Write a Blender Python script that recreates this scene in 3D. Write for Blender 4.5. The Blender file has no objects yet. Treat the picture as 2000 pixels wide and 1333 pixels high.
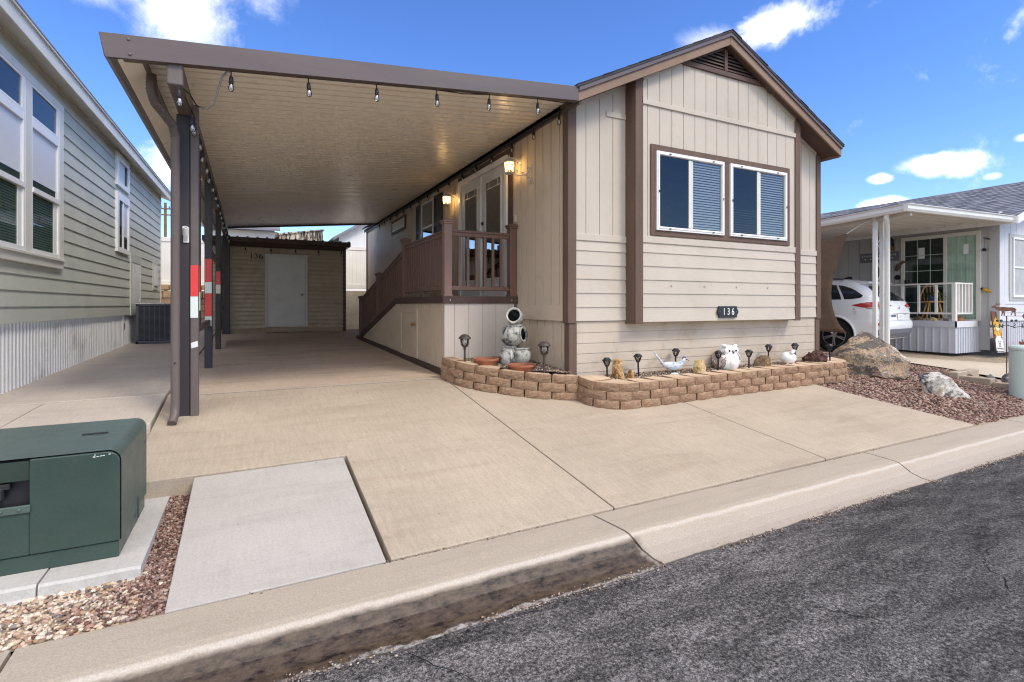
import bpy, bmesh, math, random
import numpy as np
from mathutils import Vector, Matrix, noise as mnoise
random.seed(7)
S = bpy.context.scene
C = S.collection
rad = math.radians
CZ = 1.52                                   # camera height above the gutter
FW = Vector((.4513, .8923, 0)); RT = Vector((.8923, -.4513, 0))   # a diagonal pair of ground axes

# ------------------------------------------------------------------ materials
def nt_new(name):
    m = bpy.data.materials.new(name); m.use_nodes = True
    nt = m.node_tree; b = nt.nodes['Principled BSDF']
    return m, nt, b
def N(nt, t, **kw):
    n = nt.nodes.new(t)
    for k, v in kw.items():
        if k.startswith('i_'): n.inputs[k[2:].replace('_', ' ')].default_value = v
        else: setattr(n, k, v)
    return n
def coord(nt, stretch=(1, 1, 1), rot=(0, 0, 0), kind='Object'):
    tc = N(nt, 'ShaderNodeTexCoord'); mp = N(nt, 'ShaderNodeMapping')
    mp.inputs['Scale'].default_value = stretch; mp.inputs['Rotation'].default_value = rot
    nt.links.new(tc.outputs[kind], mp.inputs['Vector'])
    return mp.outputs['Vector']
def noise_n(nt, vec, scale, detail=5, rough=.55, dist=0):
    n = N(nt, 'ShaderNodeTexNoise'); n.inputs['Scale'].default_value = scale
    n.inputs['Detail'].default_value = detail; n.inputs['Roughness'].default_value = rough
    n.inputs['Distortion'].default_value = dist
    nt.links.new(vec, n.inputs['Vector']); return n.outputs['Fac']
def maprange(nt, val, a, b, c, d, smooth=False):
    n = N(nt, 'ShaderNodeMapRange')
    if smooth: n.interpolation_type = 'SMOOTHSTEP'
    for i, v in zip((1, 2, 3, 4), (a, b, c, d)): n.inputs[i].default_value = v
    nt.links.new(val, n.inputs[0]); return n.outputs[0]
def mathn(nt, op, a, b=None, clamp=False):
    n = N(nt, 'ShaderNodeMath', operation=op); n.use_clamp = clamp
    for i, v in enumerate((a, b)):
        if v is None: continue
        if isinstance(v, (int, float)): n.inputs[i].default_value = v
        else: nt.links.new(v, n.inputs[i])
    return n.outputs[0]
def mixc(nt, fac, a, b):
    n = N(nt, 'ShaderNodeMix', data_type='RGBA')
    for sock, v in ((n.inputs[0], fac), (n.inputs[6], a), (n.inputs[7], b)):
        if isinstance(v, tuple): sock.default_value = (*v[:3], 1)
        elif isinstance(v, (int, float)): sock.default_value = v
        else: nt.links.new(v, sock)
    return n.outputs[2]
def scalec(nt, c, f):
    n = N(nt, 'ShaderNodeVectorMath', operation='SCALE')
    if isinstance(c, tuple): n.inputs[0].default_value = c[:3]
    else: nt.links.new(c, n.inputs[0])
    nt.links.new(f, n.inputs['Scale']); return n.outputs[0]
def ramp(nt, val, stops):
    n = N(nt, 'ShaderNodeValToRGB'); e = n.color_ramp.elements
    while len(e) < len(stops): e.new(.5)
    for el, (p, c) in zip(e, stops): el.position = p; el.color = (*c, 1)
    nt.links.new(val, n.inputs[0]); return n.outputs[0]
def bumpn(nt, b, h, strength, dist=.01, prev=None):
    n = N(nt, 'ShaderNodeBump'); n.inputs['Strength'].default_value = strength; n.inputs['Distance'].default_value = dist
    nt.links.new(h, n.inputs['Height'])
    if prev is not None: nt.links.new(prev, n.inputs['Normal'])
    nt.links.new(n.outputs[0], b.inputs['Normal']); return n.outputs[0]
def island(nt):
    return N(nt, 'ShaderNodeNewGeometry').outputs['Random Per Island']
def M(name, col, rough=.6, spec=.4, metal=0, var=.1, vs=2., fine=.06, fs=70, bump=.15, bs=60, bd=.004,
      stretch=(1, 1, 1), isl=0, col2=None, c2=(.5, .62), c2s=3):
    m, nt, b = nt_new(name)
    v = coord(nt, stretch)
    f1 = maprange(nt, noise_n(nt, v, vs), .3, .7, 1 - var, 1 + var)
    f2 = maprange(nt, noise_n(nt, v, fs, 3), .3, .7, 1 - fine, 1 + fine)
    f = mathn(nt, 'MULTIPLY', f1, f2)
    if isl: f = mathn(nt, 'MULTIPLY', f, maprange(nt, island(nt), 0, 1, 1 - isl, 1 + isl))
    c = col
    if col2 is not None:
        c = mixc(nt, maprange(nt, noise_n(nt, v, c2s, 6, .65), c2[0], c2[1], 0, 1), col, col2)
    nt.links.new(scalec(nt, c, f), b.inputs['Base Color'])
    b.inputs['Metallic'].default_value = metal; b.inputs['Specular IOR Level'].default_value = spec
    rr = maprange(nt, noise_n(nt, v, vs * 2.3), .3, .7, max(.02, rough - .07), min(1, rough + .07))
    nt.links.new(rr, b.inputs['Roughness'])
    if bump: bumpn(nt, b, noise_n(nt, v, bs, 4), bump, bd)
    return m
def glass(name, tint=(.5, .55, .55), refl=.3, rough=.02, wave=0, fk=.9):
    m, nt, b = nt_new(name); out = nt.nodes['Material Output']; nt.nodes.remove(b)
    tr = N(nt, 'ShaderNodeBsdfTransparent'); tr.inputs[0].default_value = (*tint, 1)
    gl = N(nt, 'ShaderNodeBsdfGlossy'); gl.inputs['Roughness'].default_value = rough
    fr = N(nt, 'ShaderNodeFresnel'); fr.inputs['IOR'].default_value = 1.5
    fac = mathn(nt, 'ADD', mathn(nt, 'MULTIPLY', fr.outputs[0], fk), refl, True)
    if wave:
        v = coord(nt, (1, 1, 2.2))
        bp = N(nt, 'ShaderNodeBump'); bp.inputs['Strength'].default_value = wave; bp.inputs['Distance'].default_value = .02
        nt.links.new(noise_n(nt, v, 5, 2, .4, 1.), bp.inputs['Height']); nt.links.new(bp.outputs[0], gl.inputs['Normal'])
    mx = N(nt, 'ShaderNodeMixShader')
    nt.links.new(fac, mx.inputs[0]); nt.links.new(tr.outputs[0], mx.inputs[1]); nt.links.new(gl.outputs[0], mx.inputs[2])
    nt.links.new(mx.outputs[0], out.inputs['Surface']); return m
def emis(name, col, s):
    m, nt, b = nt_new(name)
    b.inputs['Base Color'].default_value = (*col, 1)
    b.inputs['Emission Color'].default_value = (*col, 1); b.inputs['Emission Strength'].default_value = s; m.cycles.emission_sampling = 'NONE'
    return m

# painted board siding: wood grain along z or along the board
def siding(name, col, grain, stain=(.36, .28, .19), amount=.25, var=.06, lo=.56, rough=.62):
    m, nt, b = nt_new(name)
    v = coord(nt, grain); w = coord(nt)
    g = noise_n(nt, v, 26, 5, .6)
    f = mathn(nt, 'MULTIPLY', maprange(nt, g, .3, .7, .955, 1.04), maprange(nt, noise_n(nt, w, 1.3), .3, .7, 1 - var, 1 + var))
    st = maprange(nt, noise_n(nt, w, 2.3, 7, .66, .6), lo, lo + .17, 0, amount)
    c = mixc(nt, st, col, stain)
    st2 = maprange(nt, noise_n(nt, v, 5, 6, .7), .62, .75, 0, amount * .6)
    c = mixc(nt, st2, c, (col[0]*.62, col[1]*.58, col[2]*.52))
    nt.links.new(scalec(nt, c, f), b.inputs['Base Color']); b.inputs['Roughness'].default_value = rough
    b.inputs['Specular IOR Level'].default_value = .3
    bumpn(nt, b, g, .35, .003)
    return m

def concrete(name, col, dark, mark=.3, streak=.12, speck=.1, patch_s=.9):
    m, nt, b = nt_new(name)
    w = coord(nt); v = coord(nt, (5, .6, 1)); v2 = coord(nt, (.7, 4, 1))
    f = maprange(nt, noise_n(nt, w, patch_s, 7, .6), .3, .7, .9, 1.09)
    f = mathn(nt, 'MULTIPLY', f, maprange(nt, noise_n(nt, w, 85, 4, .8), .35, .65, 1 - speck, 1 + speck))
    f = mathn(nt, 'MULTIPLY', f, maprange(nt, noise_n(nt, v, 9, 4, .6), .35, .7, 1 + streak * .3, 1 - streak * .5))
    sm = maprange(nt, noise_n(nt, v2, 1.1, 7, .66, .5), .50, .70, 0, mark)
    c = mixc(nt, sm, col, dark)
    pin = N(nt, 'ShaderNodeTexVoronoi'); pin.inputs['Scale'].default_value = 5.; pin.feature = 'F1'
    nt.links.new(w, pin.inputs['Vector'])
    spots = mathn(nt, 'MULTIPLY', maprange(nt, pin.outputs['Distance'], .035, .06, 1, 0), maprange(nt, noise_n(nt, w, 1.7, 2), .5, .62, 0, .7))
    c = mixc(nt, spots, c, (.16, .12, .09))
    nt.links.new(scalec(nt, c, f), b.inputs['Base Color'])
    b.inputs['Roughness'].default_value = .8; b.inputs['Specular IOR Level'].default_value = .25
    bumpn(nt, b, mathn(nt, 'ADD', noise_n(nt, w, 220, 4, .7), mathn(nt, 'MULTIPLY', noise_n(nt, v, 40, 3), .5)), .35, .003)
    return m

MAT = {}
MAT['siding_v'] = siding('beige_siding_vertical', (.52, .452, .37), (7, 7, .5))
MAT['siding_side'] = siding('beige_siding_weathered', (.58, .475, .36), (7, 7, .5), (.30, .22, .14), .28, .05, .55)
MAT['siding_h'] = siding('beige_siding_lap', (.525, .457, .375), (.5, .5, 8))
MAT['siding_low'] = siding('beige_skirt_boards', (.525, .44, .345), (.5, .5, 8), (.36, .26, .16), .5, .09, .52)
MAT['deck_skirt'] = siding('deck_skirt_panel', (.56, .485, .41), (7, 7, .5))
MAT['trim'] = M('brown_rough_trim', (.135, .085, .062), .7, .3, var=.12, fine=.14, fs=90, bump=.5, bs=140, stretch=(3, 3, .5))
MAT['trim_light'] = M('brown_fascia_board', (.25, .165, .115), .7, .3, var=.1, fine=.12, fs=60, bump=.45, bs=90)
MAT['soffit'] = M('soffit_brown', (.10, .06, .048), .7)
MAT['shingle'] = M('asphalt_shingle_dark', (.06, .055, .06), .9, .2, fine=.3, fs=120, bump=.6, bs=90, isl=.25)
MAT['shingle_g'] = M('asphalt_shingle_grey', (.20, .20, .22), .9, .2, fine=.2, fs=120, bump=.6, bs=90, isl=.42)
MAT['white'] = M('white_paint', (.78, .77, .74), .4, .5, var=.04, fine=.02, bump=.05)
MAT['vinyl'] = M('white_vinyl', (.80, .76, .68), .45, .4, var=.05, fine=.02, bump=.04)
MAT['dirtywhite'] = M('door_paint_white', (.66, .66, .66), .45, .4, var=.08, vs=3, fine=.03, bump=.1)
MAT['carport_metal'] = M('carport_brown_metal', (.105, .078, .072), .42, .5, .0, var=.1, fine=.08, fs=110, bump=.12, bs=60, stretch=(.4, 1, 3))
MAT['post_dark'] = M('post_dark_metal', (.035, .029, .032), .5, .5, var=.15, bump=.08)
MAT['post_light'] = M('post_brown_metal', (.125, .094, .082), .5, .5, var=.14, fine=.12, bump=.12, stretch=(4, 4, .5))
MAT['pan'] = M('carport_pan', (.90, .835, .715), .32, .5, var=0, fine=0, bump=0)
MAT['pan'].node_tree.nodes['Principled BSDF'].inputs['Coat Weight'].default_value = .12
MAT['pan'].node_tree.nodes['Principled BSDF'].inputs['Coat Roughness'].default_value = .22
MAT['rail'] = M('composite_rail_brown', (.165, .092, .066), .5, .4, var=.12, fine=.1, bump=.12, stretch=(3, 3, .6))
MAT['rail_lit'] = M('lit_composite_rail', (.24, .142, .108), .48, .4, var=.08, fine=.06, bump=.1, stretch=(3, 3, .6))  # rail brown made lighter: light on the front corner post put into the colour
MAT['deck'] = M('deck_board_brown', (.075, .045, .036), .6, .35, var=.2, bump=.3, bs=40, stretch=(1, 6, 1))
MAT['shed_siding'] = M('shed_siding_tan', (.52, .45, .35), .5, .4, var=.12, fine=.05, bump=.1, col2=(.42, .355, .265), c2s=2.2)
MAT['shed_roof'] = M('shed_roof_brown', (.09, .06, .047), .55, .45, var=.15, bump=.1)
MAT['sage'] = siding('sage_lap_siding', (.52, .525, .445), (.5, .5, 8), (.2, .2, .17), .25, .06, .55)
MAT['skirt_w'] = M('white_skirt_vinyl', (.74, .72, .68), .45, .45, var=.07, bump=.05, col2=(.5, .47, .42), c2=(.55, .7), c2s=1.4)
MAT['cream'] = M('cream_trim', (.66, .64, .57), .5, .4, var=.06, bump=.1)
MAT['glass'] = glass('window_glass', (.74, .76, .77), .08, .015, .07, .6)
MAT['glass_dark'] = glass('door_glass', (.42, .44, .43), .04, .02, 0, .5)
MAT['glass_clear'] = glass('clear_door_glass', (.85, .90, .87), .05, .02, 0, .4)
MAT['glass_screen'] = glass('screened_glass', (.2, .21, .23), .04, .05, .06, .5)
MAT['glass_pale'] = glass('pale_reflecting_glass', (.98, .98, .99), .01, .02, .0, .14)
MAT['clear'] = glass('clear_bulb_glass', (.92, .92, .9), .12, .02)
MAT['pan2'] = M('patio_pan_cream', (.60, .56, .50), .5, .4, var=.04, bump=.03)
MAT['black'] = M('black_plastic', (.012, .012, .014), .45, .4, var=.05, bump=.0)
MAT['blackmetal'] = M('black_metal', (.02, .019, .02), .5, .5, var=.2, bump=.1)
MAT['bronze'] = M('bronze_lamp_metal', (.062, .045, .038), .55, .5, var=.2, bump=.15)
MAT['inner'] = M('dark_interior', (.018, .019, .02), .9, .1, bump=0)
MAT['inner_green'] = M('dim_green_interior', (.035, .055, .045), .9, .1, bump=0)
MAT['blind'] = M('blind_slat', (.56, .58, .58), .5, .3, var=.04, bump=0)
MAT['blind_dark'] = M('blind_slat_green', (.13, .19, .15), .5, .3, var=.04, bump=0)
MAT['blind_drop'] = M('roller_blind_white', (.70, .715, .725), .7, .2, var=.03, bump=.02)
MAT['curtain'] = M('pale_green_curtain', (.62, .74, .64), .8, .1, var=.1, bump=.05)
MAT['red'] = M('red_reflector', (.72, .03, .022), .35, .6, var=.05, bump=.05)
MAT['reflwhite'] = M('white_reflector', (.72, .76, .68), .35, .6, var=.04, bump=.05)
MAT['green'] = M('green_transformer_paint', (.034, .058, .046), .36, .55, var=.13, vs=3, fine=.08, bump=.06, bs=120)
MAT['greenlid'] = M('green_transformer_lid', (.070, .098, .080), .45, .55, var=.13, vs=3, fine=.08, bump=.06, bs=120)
MAT['drive'] = concrete('driveway_concrete', (.422, .345, .258), (.325, .255, .18), .62, .16, .13)
MAT['drive_back'] = concrete('carport_slab', (.52, .41, .31), (.27, .20, .15), .7, .14)
MAT['lid'] = concrete('pale_slab', (.43, .392, .345), (.34, .305, .265), .55, .08, .10)
MAT['walk'] = concrete('walkway_concrete', (.52, .45, .375), (.38, .31, .25), .5)
MAT['padc'] = concrete('pad_concrete', (.47, .445, .405), (.34, .32, .29), .5, .08, .1, 2.)
MAT['ndrive'] = concrete('far_driveway', (.52, .44, .34), (.42, .35, .27), .35)
MAT['retain'] = concrete('retaining_concrete', (.46, .39, .29), (.28, .21, .13), .6, .2)
MAT['chrome'] = M('chrome', (.6, .6, .62), .2, .6, 1, var=.02, bump=0)
MAT['brass'] = M('brass', (.42, .27, .08), .3, .6, 1, var=.1, bump=0)
MAT['antique'] = M('antique_white_metal', (.56, .53, .49), .5, .5, var=.22, vs=20, fine=.2, fs=140, bump=.2)
MAT['terracotta'] = M('terracotta', (.36, .135, .07), .7, .3, var=.15, fine=.08, bump=.15)
MAT['soil'] = M('dry_soil', (.15, .11, .085), .95, .1, var=.35, vs=14, fine=.4, fs=60, bump=1., bs=60, bd=.02)
MAT['dirt'] = M('tan_ground', (.34, .27, .2), .95, .1, var=.2, vs=.7, fine=.3, fs=30, bump=.7, bs=40, bd=.02)
MAT['canvas'] = M('brown_shade_cloth', (.155, .105, .073), .85, .15, var=.14, vs=4, fine=.12, fs=160, bump=.25, bs=200)
MAT['grey_wall'] = siding('grey_panel_siding', (.45, .445, .44), (7, 7, .5), (.3, .3, .3), .2, .05)
MAT['grey_front'] = siding('pale_grey_siding', (.61, .61, .635), (.5, .5, 8), (.4, .4, .42), .15, .05)
MAT['grey_skirt'] = M('grey_ribbed_skirt', (.50, .51, .55), .5, .4, var=.05, bump=.05)
MAT['cover'] = M('white_patio_cover', (.72, .70, .65), .4, .5, var=.06, bump=.05)
MAT['carpaint'] = M('white_car_paint', (.78, .79, .81), .22, .6, var=.01, fine=0, bump=0)
MAT['carpaint'].node_tree.nodes['Principled BSDF'].inputs['Coat Weight'].default_value = .6
MAT['carglass'] = M('car_glass', (.02, .022, .026), .08, .7, var=.02, bump=0)
MAT['tail'] = M('tail_lamp_red', (.36, .012, .014), .15, .7, var=.1, vs=9, bump=0)
MAT['cargrey'] = M('bumper_grey', (.13, .14, .17), .4, .5, bump=.03)
MAT['tyre'] = M('tyre', (.015, .015, .016), .8, .2, bump=.1)
MAT['rust'] = M('rusty_steel', (.155, .075, .05), .8, .2, var=.25, vs=20, bump=.2)
MAT['pine'] = M('honey_pine', (.52, .30, .10), .45, .45, var=.15, stretch=(1, 1, 6), bump=.08)
MAT['leaf'] = M('leaf_green', (.035, .075, .022), .55, .35, var=.3, vs=30, isl=.4, bump=0)
MAT['petal'] = M('pink_petal', (.42, .03, .06), .6, .3, isl=.3, bump=0)
MAT['bluepot'] = M('blue_glaze', (.05, .09, .26), .2, .6, bump=0)
MAT['bollard'] = M('pale_green_plastic', (.56, .65, .57), .4, .45, var=.05, bump=.04)
MAT['yellow'] = M('yellow_label', (.62, .47, .04), .5, .4, bump=0)
MAT['paper'] = M('white_paper', (.74, .74, .74), .8, .2, var=.04, bump=.05)
MAT['edging'] = concrete('edging_block', (.42, .34, .25), (.3, .23, .16), .4, .1, .15)
MAT['wood_old'] = M('weathered_planks', (.50, .43, .33), .85, .15, var=.3, vs=3, stretch=(3, 3, .5), bump=.4, col2=(.07, .05, .04), c2=(.44, .54), c2s=4, isl=.3)
MAT['pole'] = M('creosote_pole', (.19, .115, .06), .85, .15, var=.2, bump=.3)
MAT['far_white'] = M('far_white_wall', (.72, .71, .68), .7, .2, var=.04, bump=.05)
MAT['stone_wall'] = M('tan_stone', (.40, .27, .16), .9, .15, var=.3, vs=5, fine=.2, bump=.6, bs=30, isl=.25)
MAT['acmetal'] = M('air_conditioner_metal', (.085, .085, .105), .5, .5, var=.1, bump=.05)
MAT['wire'] = M('grey_cable', (.24, .23, .22), .5, .4, bump=0)
MAT['plaque'] = M('black_cast_plaque', (.014, .014, .017), .4, .5, bump=.1)
MAT['digit'] = M('white_digits', (.78, .77, .72), .5, .4, bump=0)

def special_mats():
    # asphalt
    m, nt, b = nt_new('asphalt'); w = coord(nt); s = coord(nt, (.35, 1.6, 1), (0, 0, .25)); s2 = coord(nt, (.5, 1.7, 1), (0, 0, .55))
    a = noise_n(nt, s, 1.3, 7, .66, .6); a2 = noise_n(nt, s2, 4.5, 7, .75, .4); fi = noise_n(nt, w, 150, 4, .8); mid = noise_n(nt, w, 62, 4, .8)
    sep = N(nt, 'ShaderNodeSeparateXYZ'); nt.links.new(w, sep.inputs[0])
    f = mathn(nt, 'ADD', mathn(nt, 'MULTIPLY', a, .28), mathn(nt, 'ADD', mathn(nt, 'MULTIPLY', a2, .42), mathn(nt, 'MULTIPLY', mid, .30)))
    c = ramp(nt, f, [(.40, (.036, .032, .031)), (.49, (.115, .104, .098)), (.58, (.225, .204, .192))])
    # asphalt darkens along +x, unevenly
    dk = maprange(nt, mathn(nt, 'ADD', sep.outputs[0], mathn(nt, 'MULTIPLY', a, 1.6)), 2.6, 5.6, 1, .6, True)
    gr = mathn(nt, 'MULTIPLY', maprange(nt, fi, .38, .62, .35, 1.75), maprange(nt, mid, .38, .62, .4, 1.7))
    c = scalec(nt, c, mathn(nt, 'MULTIPLY', dk, gr))
    ag = N(nt, 'ShaderNodeTexVoronoi', feature='F1'); ag.inputs['Scale'].default_value = 75; nt.links.new(w, ag.inputs['Vector'])
    st_ = mathn(nt, 'MULTIPLY', maprange(nt, ag.outputs['Distance'], .12, .3, 1, 0), maprange(nt, noise_n(nt, w, 33, 2), .56, .62, 0, .6))
    c = mixc(nt, st_, c, (.30, .28, .26))
    vo = N(nt, 'ShaderNodeTexVoronoi', feature='DISTANCE_TO_EDGE'); vo.inputs['Scale'].default_value = .55
    dv = N(nt, 'ShaderNodeVectorMath', operation='ADD')
    cn = N(nt, 'ShaderNodeTexNoise'); cn.inputs['Scale'].default_value = 3.; cn.inputs['Detail'].default_value = 6
    nt.links.new(w, cn.inputs['Vector'])
    sc = N(nt, 'ShaderNodeVectorMath', operation='SCALE'); sc.inputs['Scale'].default_value = .5
    nt.links.new(cn.outputs['Color'], sc.inputs[0]); nt.links.new(w, dv.inputs[0]); nt.links.new(sc.outputs[0], dv.inputs[1]); nt.links.new(dv.outputs[0], vo.inputs['Vector'])
    cr = mathn(nt, 'MULTIPLY', maprange(nt, vo.outputs['Distance'], .0, .004, 1, 0), maprange(nt, noise_n(nt, w, .9, 3), .52, .58, 0, .9))
    c = mixc(nt, cr, c, (.01, .01, .01))
    nt.links.new(c, b.inputs['Base Color']); b.inputs['Roughness'].default_value = .85; b.inputs['Specular IOR Level'].default_value = .2
    h = mathn(nt, 'SUBTRACT', mathn(nt, 'ADD', fi, mathn(nt, 'MULTIPLY', mid, .8)), mathn(nt, 'MULTIPLY', cr, 3))
    bumpn(nt, b, h, 1.0, .010); MAT['asphalt'] = m
    # curb with a wet muddy gutter along its first stretch
    m, nt, b = nt_new('curb_concrete'); w = coord(nt); sep = N(nt, 'ShaderNodeSeparateXYZ'); nt.links.new(w, sep.inputs[0])
    x, y, z = sep.outputs
    nz = noise_n(nt, w, 4, 7, .65); nl = noise_n(nt, coord(nt, (.6, 5, 1)), 2., 6, .65)
    yy = mathn(nt, 'SUBTRACT', y, mathn(nt, 'MULTIPLY', x, .016))
    base = mixc(nt, maprange(nt, nl, .5, .7, 0, .5), (0.387, 0.320, 0.245), (.31, .25, .185))
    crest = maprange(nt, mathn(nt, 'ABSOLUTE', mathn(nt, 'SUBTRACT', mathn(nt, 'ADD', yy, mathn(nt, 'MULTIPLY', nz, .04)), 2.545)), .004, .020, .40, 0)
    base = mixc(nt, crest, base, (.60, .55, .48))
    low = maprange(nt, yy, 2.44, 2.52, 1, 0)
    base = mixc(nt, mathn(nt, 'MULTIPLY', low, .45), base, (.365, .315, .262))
    my = maprange(nt, mathn(nt, 'ADD', yy, mathn(nt, 'MULTIPLY', mathn(nt, 'SUBTRACT', nz, .5), .05)), 2.49, 2.515, 1, 0)
    mx = maprange(nt, mathn(nt, 'ADD', x, mathn(nt, 'MULTIPLY', nz, .35)), 2.28, 2.36, 1, 0)
    mud = mathn(nt, 'MULTIPLY', my, mx)
    mc = ramp(nt, noise_n(nt, coord(nt, (1.0, 1.9, 1.6)), 14, 8, .72), [(.38, (.012, .008, .005)), (.45, (.050, .033, .020)), (.6, (.095, .066, .042))])
    c = mixc(nt, mud, base, mc)
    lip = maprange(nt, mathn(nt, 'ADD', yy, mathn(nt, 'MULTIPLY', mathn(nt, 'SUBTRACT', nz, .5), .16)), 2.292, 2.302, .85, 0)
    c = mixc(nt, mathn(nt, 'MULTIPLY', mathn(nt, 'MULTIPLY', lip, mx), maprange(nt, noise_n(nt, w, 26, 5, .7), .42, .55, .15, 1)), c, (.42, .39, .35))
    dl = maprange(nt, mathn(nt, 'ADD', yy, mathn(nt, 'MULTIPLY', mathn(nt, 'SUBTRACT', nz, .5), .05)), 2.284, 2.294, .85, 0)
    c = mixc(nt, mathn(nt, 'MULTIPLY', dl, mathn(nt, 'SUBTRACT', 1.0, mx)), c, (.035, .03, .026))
    fi = noise_n(nt, w, 120, 4, .75)
    nt.links.new(scalec(nt, c, maprange(nt, fi, .35, .65, .84, 1.16)), b.inputs['Base Color'])
    nt.links.new(maprange(nt, mud, 0, 1, .82, .38), b.inputs['Roughness'])
    bumpn(nt, b, fi, .4, .003); MAT['curb'] = m
    # retaining blocks
    m, nt, b = nt_new('split_face_block'); w = coord(nt)
    n1 = noise_n(nt, w, 9, 6, .7); n2 = noise_n(nt, w, 90, 4, .75)
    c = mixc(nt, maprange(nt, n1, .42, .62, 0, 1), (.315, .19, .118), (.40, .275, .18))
    c = mixc(nt, maprange(nt, n2, .54, .66, 0, .75), c, (.19, .105, .065))
    f = mathn(nt, 'MULTIPLY', maprange(nt, island(nt), 0, 1, .86, 1.14), maprange(nt, n2, .3, .7, .85, 1.15))
    nt.links.new(scalec(nt, c, f), b.inputs['Base Color']); b.inputs['Roughness'].default_value = .9; b.inputs['Specular IOR Level'].default_value = .15
    bumpn(nt, b, mathn(nt, 'ADD', n2, noise_n(nt, w, 35, 4)), 1., .014); MAT['block'] = m
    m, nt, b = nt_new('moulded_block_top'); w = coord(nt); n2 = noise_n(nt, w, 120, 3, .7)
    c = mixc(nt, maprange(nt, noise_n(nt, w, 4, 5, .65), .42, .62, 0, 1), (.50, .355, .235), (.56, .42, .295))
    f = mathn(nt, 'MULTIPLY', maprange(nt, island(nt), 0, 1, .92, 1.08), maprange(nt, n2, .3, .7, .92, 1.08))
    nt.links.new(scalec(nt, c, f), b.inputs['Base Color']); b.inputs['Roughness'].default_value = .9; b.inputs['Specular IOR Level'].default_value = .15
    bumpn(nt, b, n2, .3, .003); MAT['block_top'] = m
    # gravel kinds, one hue per stone
    def gravel(key, stops):
        m, nt, b = nt_new(key); w = coord(nt)
        c = ramp(nt, island(nt), stops)
        nt.links.new(scalec(nt, c, maprange(nt, noise_n(nt, w, 60, 4, .7), .3, .7, .75, 1.25)), b.inputs['Base Color'])
        b.inputs['Roughness'].default_value = .75; b.inputs['Specular IOR Level'].default_value = .3
        bumpn(nt, b, noise_n(nt, w, 120, 3), .3, .004); MAT[key] = m
    gravel('red_gravel', [(0, (.07, .038, .03)), (.25, (.15, .08, .06)), (.5, (.24, .135, .10)), (.75, (.33, .215, .165)), (.92, (.43, .32, .255)), (1, (.18, .15, .14))])
    gravel('beige_gravel', [(0, (.09, .085, .09)), (.18, (.34, .22, .12)), (.45, (.55, .44, .31)), (.75, (.66, .57, .46)), (.92, (.36, .2, .13)), (1, (.2, .18, .17))])
    gravel('mix_gravel', [(0, (.07, .05, .045)), (.3, (.2, .13, .09)), (.55, (.36, .25, .17)), (.8, (.52, .43, .33)), (1, (.15, .12, .11))])
    # petrified wood boulder, white split stone, jasper etc.
    def rockm(key, stops, sc=2.2, st=(1, 1, 1), rot=(0, 0, 0), bump=.8, det=8):
        m, nt, b = nt_new(key); w = coord(nt, st, rot)
        n1 = noise_n(nt, w, sc, det, .68, 1.1); n2 = noise_n(nt, coord(nt), 24, 6, .72)
        f = mathn(nt, 'ADD', mathn(nt, 'MULTIPLY', n1, .78), mathn(nt, 'MULTIPLY', n2, .22))
        c = ramp(nt, f, stops)
        nt.links.new(scalec(nt, c, maprange(nt, noise_n(nt, coord(nt), 90, 3), .3, .7, .8, 1.2)), b.inputs['Base Color'])
        b.inputs['Roughness'].default_value = .85; b.inputs['Specular IOR Level'].default_value = .25
        bumpn(nt, b, mathn(nt, 'ADD', n2, n1), bump, .03); MAT[key] = m
    rockm('boulder', [(.38, (.045, .042, .043)), (.43, (.16, .13, .11)), (.46, (.08, .07, .065)), (.49, (.33, .25, .18)), (.515, (.46, .31, .17)), (.545, (.13, .112, .10)), (.575, (.28, .225, .175)), (.61, (.60, .52, .43))], 1.7, (1, 1, 1.9), (.5, .6, .4), det=9)
    rockm('splitstone', [(.38, (.03, .03, .035)), (.44, (.15, .14, .14)), (.465, (.46, .42, .36)), (.55, (.60, .57, .52)), (.575, (.36, .25, .14)), (.60, (.46, .42, .36)), (.64, (.09, .085, .085))], 2.7, (1, 2.4, 1), (.3, .2, .9), .5, 6)
    rockm('ochre_stone', [(.36, (.10, .055, .025)), (.45, (.28, .14, .05)), (.53, (.55, .36, .16)), (.64, (.66, .52, .33))], 11)
    rockm('honey_stone', [(.36, (.3, .16, .04)), (.48, (.55, .38, .15)), (.58, (.68, .58, .38))], 14)
    rockm('brown_slab', [(.38, (.07, .05, .035)), (.5, (.2, .13, .085)), (.58, (.36, .22, .08)), (.66, (.25, .19, .15))], 9)
    rockm('dark_jasper', [(.36, (.02, .014, .014)), (.5, (.07, .035, .03)), (.6, (.17, .08, .06)), (.7, (.3, .22, .2))], 12)
    rockm('grey_rock', [(.36, (.07, .07, .07)), (.5, (.25, .23, .21)), (.62, (.55, .53, .5))], 9)
    rockm('glaze', [(.36, (.03, .032, .055)), (.43, (.13, .13, .14)), (.48, (.42, .41, .36)), (.62, (.62, .60, .52))], 4.2, (1, 1, .7), bump=.15, det=5)
    MAT['glaze'].node_tree.nodes['Principled BSDF'].inputs['Roughness'].default_value = .28
    rockm('owlwing', [(.40, (.12, .075, .06)), (.5, (.42, .33, .29)), (.56, (.74, .70, .68))], 30, bump=.3)
    rockm('bluewhite', [(.38, (.10, .16, .30)), (.47, (.42, .48, .56)), (.54, (.66, .68, .70))], 14, (1, 1, 2.), bump=.2)
    rockm('sunflower', [(.36, (.12, .05, .02)), (.46, (.5, .26, .04)), (.56, (.66, .42, .07))], 26, bump=.1)
special_mats()

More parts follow.
